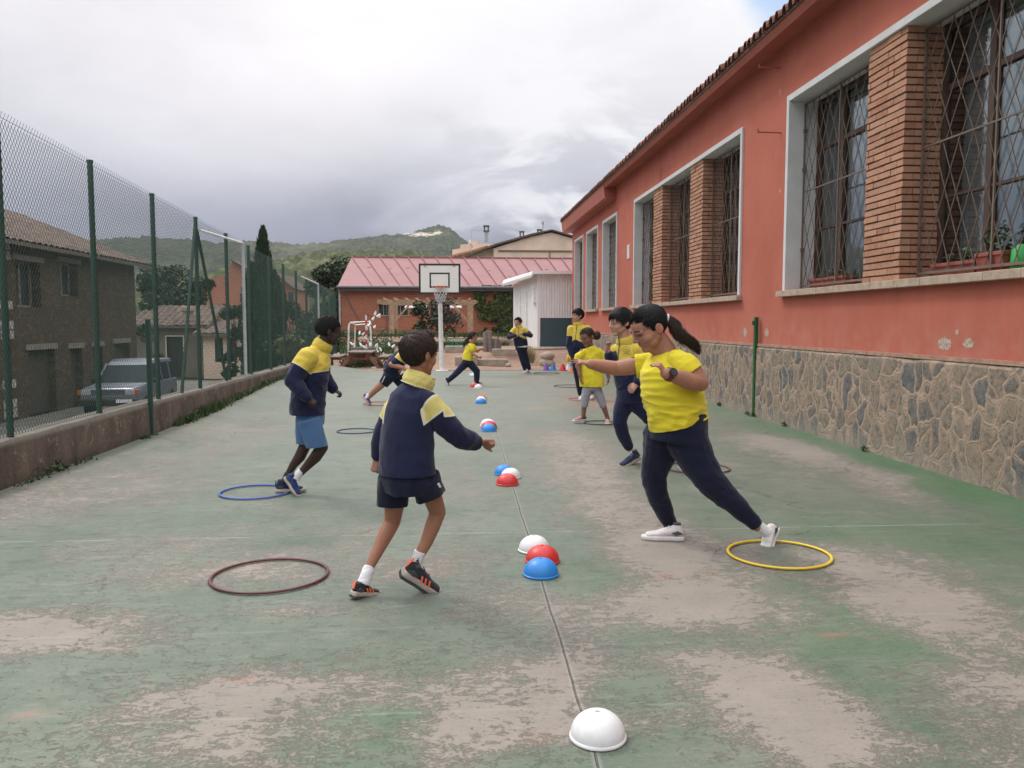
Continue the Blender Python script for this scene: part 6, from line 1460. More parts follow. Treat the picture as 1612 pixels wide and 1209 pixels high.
    ga, gb = G(1077, 851), G(1009, 849); shoe(o, ga, gb, (0, 0, 1), C['shoew'], C['solew'], .46, laces=C['lace'], thick=.12, top=.42)
    shoe(o, P(1222, 831, 5.33), P(1203, 877, 5.235), (-.78, -.55, .2), C['shoew'], C['solew'], .60, laces=C['lace'], thick=.10, top=.34, lining=False)
def crest(F, c, r, nrm, up=(0, 0, 1), name='crest'):
    """small dark outline emblem on the chest: a ragged ring of leaves round two strokes"""
    c = F.j(c) if len(c) == 3 and c[0] > 100 else Vector(c); n_ = Vector(nrm).normalized(); up = Vector(up); u = (up - n_ * up.dot(n_)).normalized(); s_ = u.cross(n_); m = MB(); r *= F.k
    T = lambda x, y: c + s_ * x * r + u * y * r + n_ * .004
    pr = None
    for i in range(15):
        a = 2 * math.pi * i / 14; q = T(math.cos(a) * (1 + .18 * (i % 2)), math.sin(a) * .75 * (1 + .22 * (i % 2)))
        if pr: m.tube(pr, q, r * .045, n=5)
        pr = q
    for a, b in (((-.5, .25), (0, .35)), ((0, .35), (.5, .05)), ((-.5, -.2), (.1, -.3)), ((.1, -.3), (.4, -.1)), ((-.1, .1), (.1, -.1)), ((-.8, -1.15), (.8, -1.15))): m.tube(T(*a), T(*b), r * .045, n=5)
    return m.build(name, C['black'], F.o)
# ---------------------------------------------------------------- 8 boy behind the girl
def boy_right():
    F = Fig(8.35, (-.8, -.6), 'boy in yellow fleece with raised hand walking behind the girl in the yellow tee', .0066, 'skin4'); k = F.k
    hc, hh = F.j((976, 508, 0)), 43 * k; B = basis((-.93, -.36, -.1), (-.05, 0, 1)); head_prims(F.body, hc, B, hh, .95); F.limb(F.body, [(985, 540, 0, 9), (980, 520, 0, 9)])
    F.torso(F.body, [(992, 622, 0, 20, 17), (990, 595, 0, 20, 17), (986, 570, 0, 21, 16), (986, 550, 0, 20, 13), (985, 540, 0, 10, 9)])
    shR, elR, wrR = (971, 553, .10), (966, 580, .02), (958, 556, -.03); shL, elL, wrL = (1003, 553, -.10), (1018, 584, -.1), (1003, 603, -.2)
    F.limb(F.body, [shR + (9,), elR + (6.5,), wrR + (4.8,)]); F.limb(F.body, [shL + (9,), elL + (6.5,), wrL + (4.8,)])
    hand(F.body, F.j(wrR), (-.15, -.1, .97), (.5, -.8, .1), 1, 27 * k, (.5, .55, .6, .65), .4, .1, 4.8 * k); hand(F.body, F.j(wrL), (-.6, -.3, -.6), (-.2, .4, -.5), 1, 26 * k, (.6, .6, .6, .6), .4, .1, 4.8 * k)
    F.limb(F.body, [(984, 632, .04, 13), (974, 664, 0, 9), (990, 706, .06, 5.5)]); F.limb(F.body, [(1000, 632, -.02, 13), (1042, 672, -.05, 9), (1076, 718, -.05, 5.5)])
    o = F.finish(); hair(o, hc, B, hh, C['hair2'], 'fringe', 12, 1500, lift=.035, wild=.12, thick=1.2); face_parts(o, hc, B, hh, C['hair2'], C['lip'])
    m = MB(); F.torso(m, [(992, 611, 0, 24, 21), (992, 604, 0, 25, 22), (989, 588, 0, 26, 22), (986, 568, 0, 27, 20), (986, 550, 0, 24, 16), (985, 540, 0, 14, 12)])
    F.limb(m, [(972, 552, .09, 12), (967, 579, .02, 10.5), (959, 560, -.02, 8.2)]); F.limb(m, [(1002, 552, -.09, 12), (1017, 583, -.1, 10.5), (1005, 600, -.2, 8.2)])
    zc = P(988, 563, 8.2).z; xc = P(988, 563, 8.2).x
    z = zone_fn(lambda p: p.z - zc - .25 * abs((p - F.j((988, 563, 0))).dot(F.side)) + .03, [(F.j(shR), F.j(elR), F.j(wrR), 12.5 * k, .35), (F.j(shL), F.j(elL), F.j(wrL), 12.5 * k, .35)])
    fuse(m, 'fleece', m_zone('right_boy_fleece', YEL, NAVY, None), o, .0065, 3, folds(.007, (8, 8, 8), 21), z)
    collar(F, [(987, 544, 0), (986, 540, 0), (984, 535, 0), (983, 531, 0)], (15, 16, 16, 14.5), (13.5, 14.5, 14.5, 13), C['yel'])
    m = MB(); dF = F.f; pz = [F.j(p) + dF * r * k for p, r in (((983, 528, 0), 14.8), ((985, 538, 0), 15.2), ((986, 548, 0), 17.5), ((986, 560, 0), 20), ((988, 575, 0), 21.8))]
    for a, b in zip(pz, pz[1:]): m.tube(a, b, .0045, n=5)
    m.build('zip', C['black'], o)
    crest(F, F.j((986, 549, 0)) - F.side * 13.5 * k + dF * 15.6 * k, 5.6, dF - F.side * .35)
    m = MB(); F.torso(m, [(992, 604, 0, 22, 19), (992, 622, 0, 23, 20), (992, 634, 0, 22, 19)]); F.limb(m, [(985, 630, .03, 17), (978, 650, .01, 13.5), (975, 664, 0, 11.8), (981, 685, .03, 10), (989, 702, .06, 8.2)]); F.limb(m, [(1000, 630, -.02, 17), (1022, 655, -.04, 13.5), (1043, 674, -.05, 11.5), (1062, 697, -.05, 9.5), (1075, 713, -.05, 8)])
    fuse(m, 'trousers', C['navy'], o, .0065, 3, folds(.008, (7, 7, 7), 22))
    shoe(o, P(1007, 722, 8.50), P(975, 739, 8.36), (-.4, -.3, .85), C['shoen'], C['sole'], .48, laces=C['lace'], top=.42); shoe(o, *foot((1079, 744), (-.1, -1), .25), (0, 0, 1), C['shoen'], C['sole'], .5, laces=C['lace'])
# ---------------------------------------------------------------- 7 small girl
def girl_small():
    F = Fig(12.0, (-.35, -.94), 'small girl in yellow tee and grey leggings with a hair bun', .008, 'skin5'); k = F.k
    hc, hh = F.j((924, 531, 0)), 29 * k; B = basis((-.72, -.62, -.30), (-.2, 0, 1)); head_prims(F.body, hc, B, hh, .95); F.limb(F.body, [(930, 550, 0, 5), (926, 538, 0, 5)])
    F.torso(F.body, [(932, 612, 0, 14, 9), (931, 585, 0, 13, 9), (931, 562, 0, 15, 9), (931, 552, 0, 11, 6), (930, 545, 0, 5, 5)])
    shR, elR, wrR = (916, 553, 0), (910, 575, 0), (913, 592, -.06); shL, elL, wrL = (946, 553, 0), (955, 576, 0), (958, 594, -.02)
    F.limb(F.body, [shR + (5.5,), elR + (4,), wrR + (3,)]); F.limb(F.body, [shL + (5.5,), elL + (4,), wrL + (3,)])
    hand(F.body, F.j(wrR), (.1, -.1, -1), (1, 0, 0), 1, 17 * k, (.4, .4, .4, .4), .3, .1, 3 * k); hand(F.body, F.j(wrL), (-.05, -.1, -1), (-1, 0, 0), 1, 17 * k, (.4, .4, .4, .4), .3, .1, 3 * k)
    F.limb(F.body, [(925, 614, 0, 7), (920, 636, 0, 4.8), (918, 656, 0, 3.2)]); F.limb(F.body, [(939, 614, 0, 7), (949, 636, 0, 4.8), (957, 660, 0, 3.2)])
    o = F.finish(); hair(o, hc, B, hh, C['hair4'], 'short', 15, 700, tie=(-.1, -.5, .18), lift=.005, wild=.1, thick=.8); face_parts(o, hc, B, hh, C['hair4'], C['lip'])
    m = MB(); rg = random.Random(2); bc = F.j((939, 528, .02))
    for _ in range(260):
        d = Vector((rg.gauss(0, 1), rg.gauss(0, 1), rg.gauss(0, 1))).normalized(); q = bc + d * 6.5 * k; e = d.orthogonal().normalized(); m.path([bc + d * 3 * k, q, q + e * 2.2 * k - d * 1.0 * k], [1.6 * k, 1.3 * k, .4 * k], n=4)
    m.ell(bc, (6.3 * k,) * 3); m.build('hair_bun', C['hair4'], o, smooth=True)
    m = MB(); F.torso(m, [(932, 622, 0, 20.5, 13.5), (932, 610, 0, 20, 13), (931, 600, 0, 20, 13), (931, 580, 0, 18, 11.5), (931, 562, 0, 17, 10.5), (931, 553, 0, 15.5, 9), (930.5, 548, 0, 10, 8), (930, 545, 0, 7, 6.5)])
    for s_ in (((919, 554, 0), (912, 562, 0), (910, 568, 0)), ((943, 554, 0), (950, 562, 0), (952, 568, 0))): m.cap(F.j(s_[0]), F.j(s_[1]), 6 * k, 6.5 * k); m.path([F.j(p) for p in s_], [6.5 * k, 7.5 * k, 7.8 * k], n=16)
    fuse(m, 'tee_shirt', C['yelt'], o, .0075, 3, folds(.012, (7, 7, 6), 31), None, [(F.j((932, 608.5, 0)), (0, 0, -1), .32)]); crest(F, F.j((938, 560, 0)) + F.f * 11 * k, 3.6, F.f)
    m = MB(); F.torso(m, [(932, 600, 0, 14, 10), (932, 614, 0, 14.5, 10)]); F.limb(m, [(925, 612, 0, 8.5), (921, 626, 0, 7), (920, 638, 0, 5.8)]); F.limb(m, [(939, 612, 0, 8.5), (945, 626, 0, 7), (949, 638, 0, 5.8)]); fuse(m, 'leggings', C['grey'], o, .007, 2, folds(.005, (9, 9, 16), 33))
    shoe(o, P(923, 662, 12.05), P(901, 664, 11.95), (0, 0, 1), C['shoepk'], C['solew'], .46); shoe(o, *foot((957, 669), (-.15, -1), .21), (0, 0, 1), C['shoepk'], C['solew'], .5)
# ---------------------------------------------------------------- generic small standing figure in fleece
def fleece_kid(Y, f, label, skin, hairm, hd, hf, rings, arms, legs, level, shoes, pant='navyd', hs='short', vox=.010, seed=1, hem=None, curls=('.5',) * 4, bcurl=.6, collar_=None):
    F = Fig(Y, f, label, vox, skin); k = F.k; hc, hh = F.j(hd[:3]), hd[3] * k; B = basis(hf, (0, 0, 1)); head_prims(F.body, hc, B, hh)
    nk = rings[-1]; F.limb(F.body, [nk[:3] + (hd[3] * .19,), (hd[0], hd[1] + hd[3] * .3, hd[2], hd[3] * .2)]); F.torso(F.body, rings, -1.2)
    for a in arms:
        F.limb(F.body, [p[:3] + (p[3] * .66,) for p in a[:3]]); hand(F.body, F.j(a[2][:3]), a[3], a[4], a[5], hd[3] * .66 * k, (bcurl,) * 4, .4, .08, a[2][3] * .6 * k)
    for l in legs: F.limb(F.body, [p[:3] + (p[3] * .72,) for p in l])
    o = F.finish(); hair(o, hc, B, hh, hairm, hs, seed, 650, lift=.03, thick=1.1); face_parts(o, hc, B, hh, hairm, C['lip'])
    m = MB(); F.torso(m, rings)
    for a in arms: F.limb(m, [p for p in a[:3]])
    z = zone_fn(level(F), [(F.j(a[0][:3]), F.j(a[1][:3]), F.j(a[2][:3]), a[0][3] * 1.1 * k, .42) for a in arms])
    fuse(m, 'fleece', m_zone(label[:18] + ' fleece', YEL, NAVY, None), o, vox * .9, 2, folds(.008, (8, 8, 8), seed), z)
    c = rings[-1]; collar(F, [(c[0], c[1] + 1, c[2]), (c[0], c[1] - hd[3] * .2, c[2])], (c[3] * 1.15, c[3] * 1.1), (c[4] * 1.15, c[4] * 1.1), C['yel'])
    m = MB(); r0 = rings[0]; r1 = rings[1]; F.torso(m, [(r0[0], r0[1] - 3, r0[2], r0[3] * .92, r0[4] * .92), (r0[0], r0[1] + hd[3] * .35, r0[2], r0[3] * .92, r0[4] * .92)])
    for l in legs: F.limb(m, l)
    fuse(m, 'trousers', C[pant], o, vox * .9, 2, folds(.008, (7, 7, 7), seed + 3))
    if hem: m = MB(); F.torso(m, [(r0[0], r0[1] - 1, r0[2], r0[3] * .97, r0[4] * .97), (r0[0], r0[1] + hem, r0[2], r0[3] * .97, r0[4] * .97)]); m.build('shirt_hem', C['white'], o, smooth=True, angle=40)
    if level(F)(F.j(rings[2][:3])) is not None:
        m = MB(); q = [F.j(r[:3]) + F.f * (r[4] + .4) * k for r in reversed(rings[1:])]
        for a, b in zip(q, q[1:]): m.tube(a, b, .006, n=4)
        m.build('zip', C['black'], o)
    for h_, t_, u_, mt, sl in shoes: shoe(o, h_, t_, u_, C[mt], C[sl], .5)
    return F
def vlevel(px, py, dy, slope):
    return lambda F: (lambda p, c=F.j((px, py, dy)), s=F.side: (p - c).z - slope * abs((p - c).dot(s)))
boy_front(); boy_left(); girl_front(); boy_right(); girl_small()
fleece_kid(15.9, (-.6, -.8), 'tall boy in yellow and navy fleece standing behind the small girl', 'skin4', C['hair2'], (909, 497, 0, 21.5), (-.93, -.35, 0),
    [(911, 549, 0, 15.5, 11), (911, 542, 0, 16, 11.5), (911, 530, 0, 16, 10.5), (912, 517, 0, 14.5, 8.5), (911, 511, 0, 7.5, 6.5)],
    [((899, 518, .05, 6.2), (896, 545, .02, 5.2), (906, 572, -.1, 4.2), (.1, -.2, -1), (1, 0, 0), 1), ((925, 518, -.05, 6.2), (928, 544, -.05, 5.2), (924, 566, -.12, 4.2), (-.1, -.1, -1), (-1, 0, 0), 1)],
    [[(906, 558, .02, 8.5), (909, 586, 0, 6.6), (914, 619, 0, 4.6)], [(917, 558, -.02, 8.5), (923, 586, 0, 6.6), (931, 616, 0, 4.6)]],
    vlevel(911, 534, 0, -.45), [foot((913, 630), (-.4, -1), .27) + ((0, 0, 1), 'shoew', 'solew'), foot((930, 628.5), (-.4, -1), .27) + ((0, 0, 1), 'shoew', 'solew')], hs='fringe', seed=41)
fleece_kid(24.0, (-.3, -.95), 'boy in fleece with white shirt hem standing far back before the shed', 'skin4', C['hair2'], (815, 508, 0, 14.5), (-.6, -.8, 0),
    [(821, 545, 0, 10.5, 7), (820, 540, 0, 11, 7.5), (818, 530, 0, 10.5, 7), (818, 519, 0, 10, 5.5), (817, 515, 0, 5, 4.5)],
    [((809, 520, 0, 4.4), (801, 531, -.05, 3.7), (811, 528, -.3, 2.9), (.9, -.1, .2), (0, 1, 0), 1), ((827, 520, 0, 4.4), (835.5, 528, -.05, 3.7), (825, 526, -.3, 2.9), (-.9, -.1, .2), (0, 1, 0), -1)],
    [[(818, 550, 0, 5.4), (822, 565, 0, 4.4), (826, 580, 0, 3.2)], [(824, 550, 0, 5.4), (828.5, 565, 0, 4.4), (833, 580, 0, 3.2)]],
    vlevel(818, 529, 0, -.45), [foot((824, 588), (-.7, -.7), .27) + ((0, 0, 1), 'shoew', 'solew'), foot((834, 587), (.1, -1), .27) + ((0, 0, 1), 'shoew', 'solew')], hs='curly', vox=.013, seed=51, hem=1.5)
# ---------------------------------------------------------------- 4 running girl far
def girl_run():
    F = Fig(19.6, (.97, .12), 'girl in yellow tee and navy trousers running right far down the court', .011, 'skin3'); k = F.k
    hc, hh = F.j((745, 530, 0)), 15 * k; B = basis((.95, .0, -.05), (.1, 0, 1)); head_prims(F.body, hc, B, hh); F.limb(F.body, [(742, 542, 0, 3), (744, 535, 0, 3)])
    F.torso(F.body, [(736, 570, 0, 9, 7), (738, 556, 0, 9, 7), (741, 546, 0, 9, 6.5), (742, 541, 0, 4, 4)])
    for a in (((741, 545, -.12), (744, 557, -.16), (753, 562, -.18)), ((744, 545, .12), (751, 553, .14), (757, 549, .1))):
        F.limb(F.body, [a[0] + (3.3,), a[1] + (2.5,), a[2] + (1.8,)]); hand(F.body, F.j(a[2]), (.9, 0, .0), (0, 1, -.3), 1, 10 * k, (1.1,) * 4, .6, .04, 1.8 * k)
    F.limb(F.body, [(735, 571, 0, 5), (721, 586, 0, 3.5), (705, 600, 0, 2.2)]); F.limb(F.body, [(739, 571, 0, 5), (751, 584, 0, 3.5), (750, 602, 0, 2.2)])
    o = F.finish(); hair(o, hc, B, hh, C['hair3'], 'short', 61, 500, tie=(0, -.5, 0), lift=.02, thick=1.3); face_parts(o, hc, B, hh, C['hair3'], C['lip'])
    tail(o, [F.j(p) for p in ((739, 531, 0), (735, 536, 0), (731, 541, 0), (730, 547, 0))], [2.6 * k, 3.6 * k, 3.2 * k, 1 * k], C['hair3'], 90, 3)
    m = MB(); F.torso(m, [(736, 567, 0, 10.5, 8.6), (737, 560, 0, 10.5, 8.4), (740, 550, 0, 10, 8), (742, 544, 0, 9, 6), (742.5, 541, 0, 5, 4.6)])
    for s_ in (((741, 545, -.11), (742.5, 551, -.14)), ((744, 545, .11), (747, 550, .13))): m.cap(F.j(s_[0]), F.j(s_[1]), 4.4 * k, 4.4 * k); m.path([F.j(p) for p in s_], [4.2 * k, 4.6 * k], n=14)
    fuse(m, 'tee_shirt', C['yelt'], o, .010, 2, folds(.009, (7, 7, 7), 62))
    m = MB(); F.torso(m, [(736, 565, 0, 9, 7.6), (736.5, 572, 0, 9.4, 7.8)]); F.limb(m, [(734, 571, 0, 6.6), (721, 585, 0, 5), (706, 599, 0, 3.6)]); F.limb(m, [(739, 571, 0, 6.6), (750.5, 584, 0, 5.2), (750.5, 600, 0, 4)]); fuse(m, 'trousers', C['navy'], o, .010, 2, folds(.01, (6, 6, 6), 63))
    shoe(o, P(699, 596, 19.6), P(706, 608.5, 19.6), (.85, 0, .5), C['shoeb'], C['solew'], .5); shoe(o, G(748, 605), G(761, 605.5), (0, 0, 1), C['shoeb'], C['solew'], .48)
girl_run()
# ---------------------------------------------------------------- 3 bent child half hidden
def child_bent():
    F = Fig(14.9, (.85, .5), 'bent child in navy shorts and purple shoes half hidden behind the front boy', .009, 'skin3'); k = F.k
    hc, hh = F.j((662, 548, 0)), 20 * k; B = basis((.8, .3, -.5), (.5, .1, .85)); head_prims(F.body, hc, B, hh); F.limb(F.body, [(650, 556, 0, 4), (658, 551, 0, 4)])
    F.torso(F.body, [(618, 592, 0, 10, 9), (626, 575, 0, 11, 9), (638, 560, 0, 11, 8), (648, 554, 0, 7, 6)])
    F.limb(F.body, [(637, 560, -.16, 5.5), (616, 574, -.2, 4.6), (634, 579, -.25, 3.2)]); F.limb(F.body, [(642, 560, .16, 5.5), (655, 580, .18, 4.6), (668, 590, .15, 3.2)])
    hand(F.body, F.j((634, 579, -.25)), (.9, 0, -.3), (0, .6, -.6), 1, 14 * k, (.8,) * 4, .5, .06, 3 * k); hand(F.body, F.j((668, 590, .15)), (.8, 0, -.5), (0, .6, -.6), 1, 14 * k, (.8,) * 4, .5, .06, 3 * k)
    F.limb(F.body, [(614, 594, -.05, 9), (602, 604, -.06, 6.2), (590, 615, -.04, 5), (579, 627, 0, 3.2)]); F.limb(F.body, [(626, 596, .05, 9), (642, 614, .05, 5.5), (650, 634, 0, 3.2)])
    o = F.finish(); hair(o, hc, B, hh, C['hair2'], 'short', 71, 400); face_parts(o, hc, B, hh, C['hair2'], C['lip'])
    m = MB(); F.torso(m, [(614, 584, 0, 15, 13), (620, 575, 0, 15, 12.5), (630, 563, 0, 15, 11.5), (640, 555, 0, 14, 9.5), (648, 552, 0, 9, 8)]); F.limb(m, [(637, 558, -.15, 8), (622, 570, -.19, 6.5)]); F.limb(m, [(642, 560, .15, 7.5), (655, 580, .18, 6), (666, 588, .15, 4.5)])
    c = F.j((630, 560, -.2)); dd = Vector((-.75, .2, -.55)); fuse(m, 'fleece', m_zone('bent_child_fleece', YEL, NAVY, PIPE, .004), o, .009, 2, folds(.008, (7, 7, 7), 72), lambda p: max(-.06, min(.06, min(.03 - abs((p - F.j((630, 562, -.2))).dot(Vector((.6, 0, .8)))) + .02, -(p - F.j((630, 562, -.08))).dot(-F.side) - .0))))
    m = MB(); F.torso(m, [(616, 580, 0, 14, 12), (617, 592, 0, 14.5, 12.5), (618, 597, 0, 13, 12)]); m.path([F.j((613, 592, -.05)), F.j((607, 600, -.06)), F.j((603, 605, -.06))], [10.5 * k, 9 * k, 8 * k], n=18); m.path([F.j((626, 594, .05)), F.j((634, 604, .05)), F.j((638, 610, .05))], [10.5 * k, 9 * k, 8 * k], n=18)
    fuse(m, 'shorts', C['navyd'], o, .009, 2, folds(.007, (7, 7, 7), 73))
    m = MB(); a, b = P(606, 592, 14.9 - .05 - 10 * k), P(601, 603, 14.9 - .06 - 8.4 * k); s_ = Vector((.8, 0, .5)) * .012; m.prism([a - s_, a + s_, b + s_, b - s_], Vector((0, -.006, 0))); m.build('shorts_stripe', C['white'], o)
    m = MB(); m.path([F.j((581, 621, 0)), F.j((577, 628, 0))], [4.2 * k, 4.2 * k], n=14); fuse(m, 'sock', C['white'], o, .007, 1)
    shoe(o, P(571, 624, 14.95), P(583, 638, 14.82), (.75, -.3, .6), C['purple'], C['shoepk'], .52, top=.42); shoe(o, G(644, 637), G(660, 638), (0, 0, 1), C['purple'], C['shoepk'], .5)
child_bent()
# ================================================================ HALF BALL MARKERS, HOOPS, CONES
def half_ball(px, py, w, col, label, group='plastic half ball markers down the court joint'):
    c = G(px, py); r = w / 2 * c.y / FPX; m = MB(); N = 14; h = r * .86; n = 36
    prof = [(r * 1.045, 0), (r * 1.05, .006), (r * 1.0, .011)] + [(r * math.cos(math.pi / 2 * i / N), .011 + h * math.sin(math.pi / 2 * i / N)) for i in range(0, N)]
    prof = [p for p in prof if p[0] > r * .10] + [(r * .10, .011 + h * .985), (r * .085, .011 + h * .95), (r * .085, .011 + h * .88)]
    prof += [(r * .8 * math.cos(a), h * .9 * math.sin(a)) for a in (1.45, 1.0, .5, .1)] + [(r * .97, 0), (r * 1.045, 0)]
    m.lathe(prof, n=n); o = m.build('half_ball', M[col], smooth=True, angle=50); o.location = (c.x, c.y, .004 + (0 if c.x > -2 else 0)); o.rotation_euler.z = (px * 7) % 6
    m = MB(); m.lathe([(0, h * .9), (r * .085, h * .9)], n=12); m.lathe([(r * .02, h * .905), (r * .02, h * .91), (0, h * .91)], n=6); m.build('hole', M['dark'], o)
    return tag(o, label, 'marker', group)
half_ball(941, 1161, 90, 'p_white', 'large white half ball nearest the camera on the joint line')
half_ball(841, 867, 50, 'p_white', 'white half ball at the back of the nearest trio')
half_ball(854, 884, 54, 'p_red', 'red half ball in the middle of the nearest trio')
half_ball(851.5, 905, 56, 'p_blue', 'blue half ball at the front of the nearest trio')
half_ball(793.5, 746.5, 30, 'p_blue', 'blue half ball at the back of the second trio')
half_ball(804, 752, 31, 'p_white', 'white half ball on the right of the second trio')
half_ball(798.5, 762.5, 35, 'p_red', 'red half ball at the front of the second trio')
half_ball(768, 671, 24, 'p_white', 'white half ball at the back of the trio right of the boy’s fist'.replace('’', "'"))
half_ball(770, 674.5, 25, 'p_red', "red half ball in the middle of the trio beside the boy's fist")
half_ball(769.5, 678.5, 24, 'p_blue', "blue half ball in front of the trio beside the boy's fist")
half_ball(758, 630.5, 17, 'p_red', 'red half ball at the back of the fourth cluster')
half_ball(757.5, 632.5, 17, 'p_white', 'white half ball in the middle of the fourth cluster')
half_ball(757, 635, 17, 'p_blue', 'blue half ball at the front of the fourth cluster')
half_ball(747, 609, 13, 'p_red', "red half ball beside the running girl's front foot")
half_ball(753, 611.5, 13, 'p_white', 'white half ball just right of the far red one')
half_ball(742, 592, 9, 'p_mint', 'pale blue half ball behind the running girl')
half_ball(745, 592.5, 9, 'p_white', 'farthest white half ball behind the running girl')
def hoop(px, py, w, col, label, r=None, aw=1.0, wob=.0):
    c = G(px, py); R_ = w / 2 * c.y / FPX; r = (r or .010) * .72; n = 72; k = 8; m = MB(); vs = []
    for i in range(n):
        t = 2 * math.pi * i / n; rr = R_ * (1 + wob * math.sin(2 * t + 1)); zz = r + abs(wob) * .05 * math.sin(3 * t)
        for j in range(k):
            a = 2 * math.pi * j / k; vs.append(((rr + r * 1.3 * math.cos(a)) * math.cos(t), (rr + r * 1.3 * math.cos(a)) * math.sin(t), r + r * math.sin(a)))
    m.add(vs, [(i * k + j, ((i + 1) % n) * k + j, ((i + 1) % n) * k + (j + 1) % k, i * k + (j + 1) % k) for i in range(n) for j in range(k)])
    o = m.build('hoop', M[col], smooth=True); o.location = (c.x, c.y, .004); return tag(o, label, 'hoop', 'plastic hoops laid on the court')
hoop(1226, 874.5, 163, 'p_yellow', "yellow hoop under the girl's rear foot", .011)
hoop(425, 908, 176, 'p_maroon', 'dark red hoop lying left of the front boy', .011, wob=.012)
hoop(402, 776, 106, 'p_hoopblue', "bright blue hoop at the left boy's feet", .011)
hoop(561, 679.5, 59, 'p_navy', 'navy hoop lying between the two boys')
hoop(600, 636, 54, 'p_salmon', "thin red hoop under the bent child's foot")
hoop(1098, 738, 101, 'p_brown', "brown hoop around the walking boy's rear foot behind the girl")
hoop(945, 666.5, 51, 'p_black', "black hoop at the small girl's feet")
hoop(898, 608.5, 52, 'p_black', 'black hoop lying behind the tall boy')
hoop(915, 629, 40, 'p_salmon', "thin red hoop at the tall boy's feet")
hoop(860, 588, 40, 'p_black', 'dark hoop right of the far boy in fleece')
def cone(px, py, w, col, label, h=.85, flip=False):
    c = G(px, py); r = w / 2 * c.y / FPX; m = MB(); hh = r * 2 * h
    m.lathe([(r * 1.15, 0), (r * 1.15, .012), (r * .95, .016), (r * .34, hh), (r * .26, hh), (r * .85, .01), (r * 1.15, 0)], n=24); o = m.build('training_cone', M[col], smooth=True, angle=40); o.location = (c.x, c.y, .012 if c.y > 25.6 else .004)
    m = MB(); m.lathe([(r * .30, hh + .001), (r * .36, hh - .012), (r * .38, hh - .03)], n=20); m.build('rim', M[col], o)
    if flip: o.rotation_euler = (math.pi - .5, 0, .4); o.location.z = hh + .05
    return tag(o, label, 'cone', 'small training cones by the shed')
cone(860, 583, 11, 'p_purple', 'purple cone at the left end of the cone row'); cone(870.5, 583, 11, 'p_blue', 'blue cone next to the purple one'); cone(886, 583.5, 12, 'p_red', 'red cone in the middle of the cone row')
cone(895, 583, 11, 'p_white', 'white cone behind the blue stack near the tall boy'); cone(899, 582.5, 12, 'p_blue', 'second blue cone standing behind the orange one'); cone(901, 586, 11, 'p_orange', 'orange cone at the right end of the cone row')
b = MB(); p = P(897, 570, 27.2); b.lathe([(0, 0), (.11, 0), (.115, .02), (.10, .04), (.10, .2), (.115, .22), (.115, .24), (0, .24)], n=20, M=Matrix.Rotation(1.57, 3, 'Y')); o = b.build('yellow_bucket', M['p_yellow'], smooth=True, angle=40); o.location = (p.x - .1, 27.2, p.z + .12); tag(o, 'yellow plastic tub lying above the cones by the platform', 'tub')
# ================================================================ BASKETBALL STAND
base = P(695.5, 583, 25.45); bk = thing('basketball_stand', 'white basketball stand with black edged backboard and orange ring', 'basketball hoop', loc=(base.x, 25.45, 0))
YBd = 24.3
def bp(px, py, Y=YBd): q = P(px, py, Y); return Vector((q.x - base.x, Y - 25.45, q.z))
zt = bp(692, 470, 25.45).z
m = MB(); m.tube((0, 0, 0), (-.04, 0, zt), .075, .068, n=20); m.lathe([(.2, 0), (.2, .02), (.09, .03)], n=16); m.build('pole', M['white_metal'], bk, smooth=True, angle=40)
m = MB(); zb_ = bp(692, 430).z; m.path([(-.04, 0, zt - .25), (-.12, -.1, zt + .05), (-.28, -.6, zb_ - .15), (-.28, -1.08, zb_)], [.035] * 4, n=8); m.path([(-.04, 0, zt - .25), (.04, -.1, zt + .05), (.16, -.6, zb_ - .15), (.16, -1.08, zb_)], [.035] * 4, n=8); m.tube((-.04, 0, zt - .05), (-.06, -1.08, bp(692, 455).z), .03); m.build('arms', M['galv'], bk, smooth=True)
x0, z1 = bp(659, 415).x, bp(692, 415).z; x1, z0 = bp(725, 463).x, bp(692, 463).z; yb = YBd - 25.45
m = MB(); m.box(x0, x1, yb, yb + .03, z0, z1); bd = m.build('backboard', M['board'], bk)
m = MB(); t = .045
def frame(x0, x1, z0, z1, t, y): m.box(x0, x1, y, y + .003, z0, z0 + t); m.box(x0, x1, y, y + .003, z1 - t, z1); m.box(x0, x0 + t, y, y + .003, z0 + t, z1 - t); m.box(x1 - t, x1, y, y + .003, z0 + t, z1 - t)
frame(x0, x1, z0, z1, .055, yb - .004); m.build('border', M['black_paint'], bd)
m = MB(); ix0, iz1 = bp(676, 426).x, bp(0, 426).z; ix1, iz0 = bp(708, 450).x, bp(0, 451).z; frame(ix0, ix1, iz0, iz1, .045, yb - .004); m.build('inner_square', M['black_paint'], bd)
m = MB(); 
for px, py in ((668, 419.5), (671, 419.5), (713.5, 419.5), (716, 419.5)): q = bp(px, py); m.box(q.x - .012, q.x + .012, yb - .005, yb - .002, q.z - .02, q.z + .02)
m.build('decal', M['orange_rim'], bd)
rc = Vector(((bp(680, 450).x + bp(707, 450).x) / 2, yb - .33, bp(692, 451, YBd - .3).z)); rr = .25; m = MB(); n = 32
pts = [rc + Vector((rr * math.cos(2 * math.pi * i / n), rr * math.sin(2 * math.pi * i / n), 0)) for i in range(n + 1)]
for a, b in zip(pts, pts[1:]): m.tube(a, b, .011, n=6)
m.box(rc.x - .1, rc.x + .1, yb - .1, yb, rc.z - .05, rc.z + .03); m.tube((rc.x - .1, yb, rc.z - .02), rc + Vector((-.16, .19, 0)), .01); m.tube((rc.x + .1, yb, rc.z - .02), rc + Vector((.16, .19, 0)), .01)
rim = m.build('ring', M['orange_rim'], bk, smooth=True, angle=40)
m = MB(); K = 12
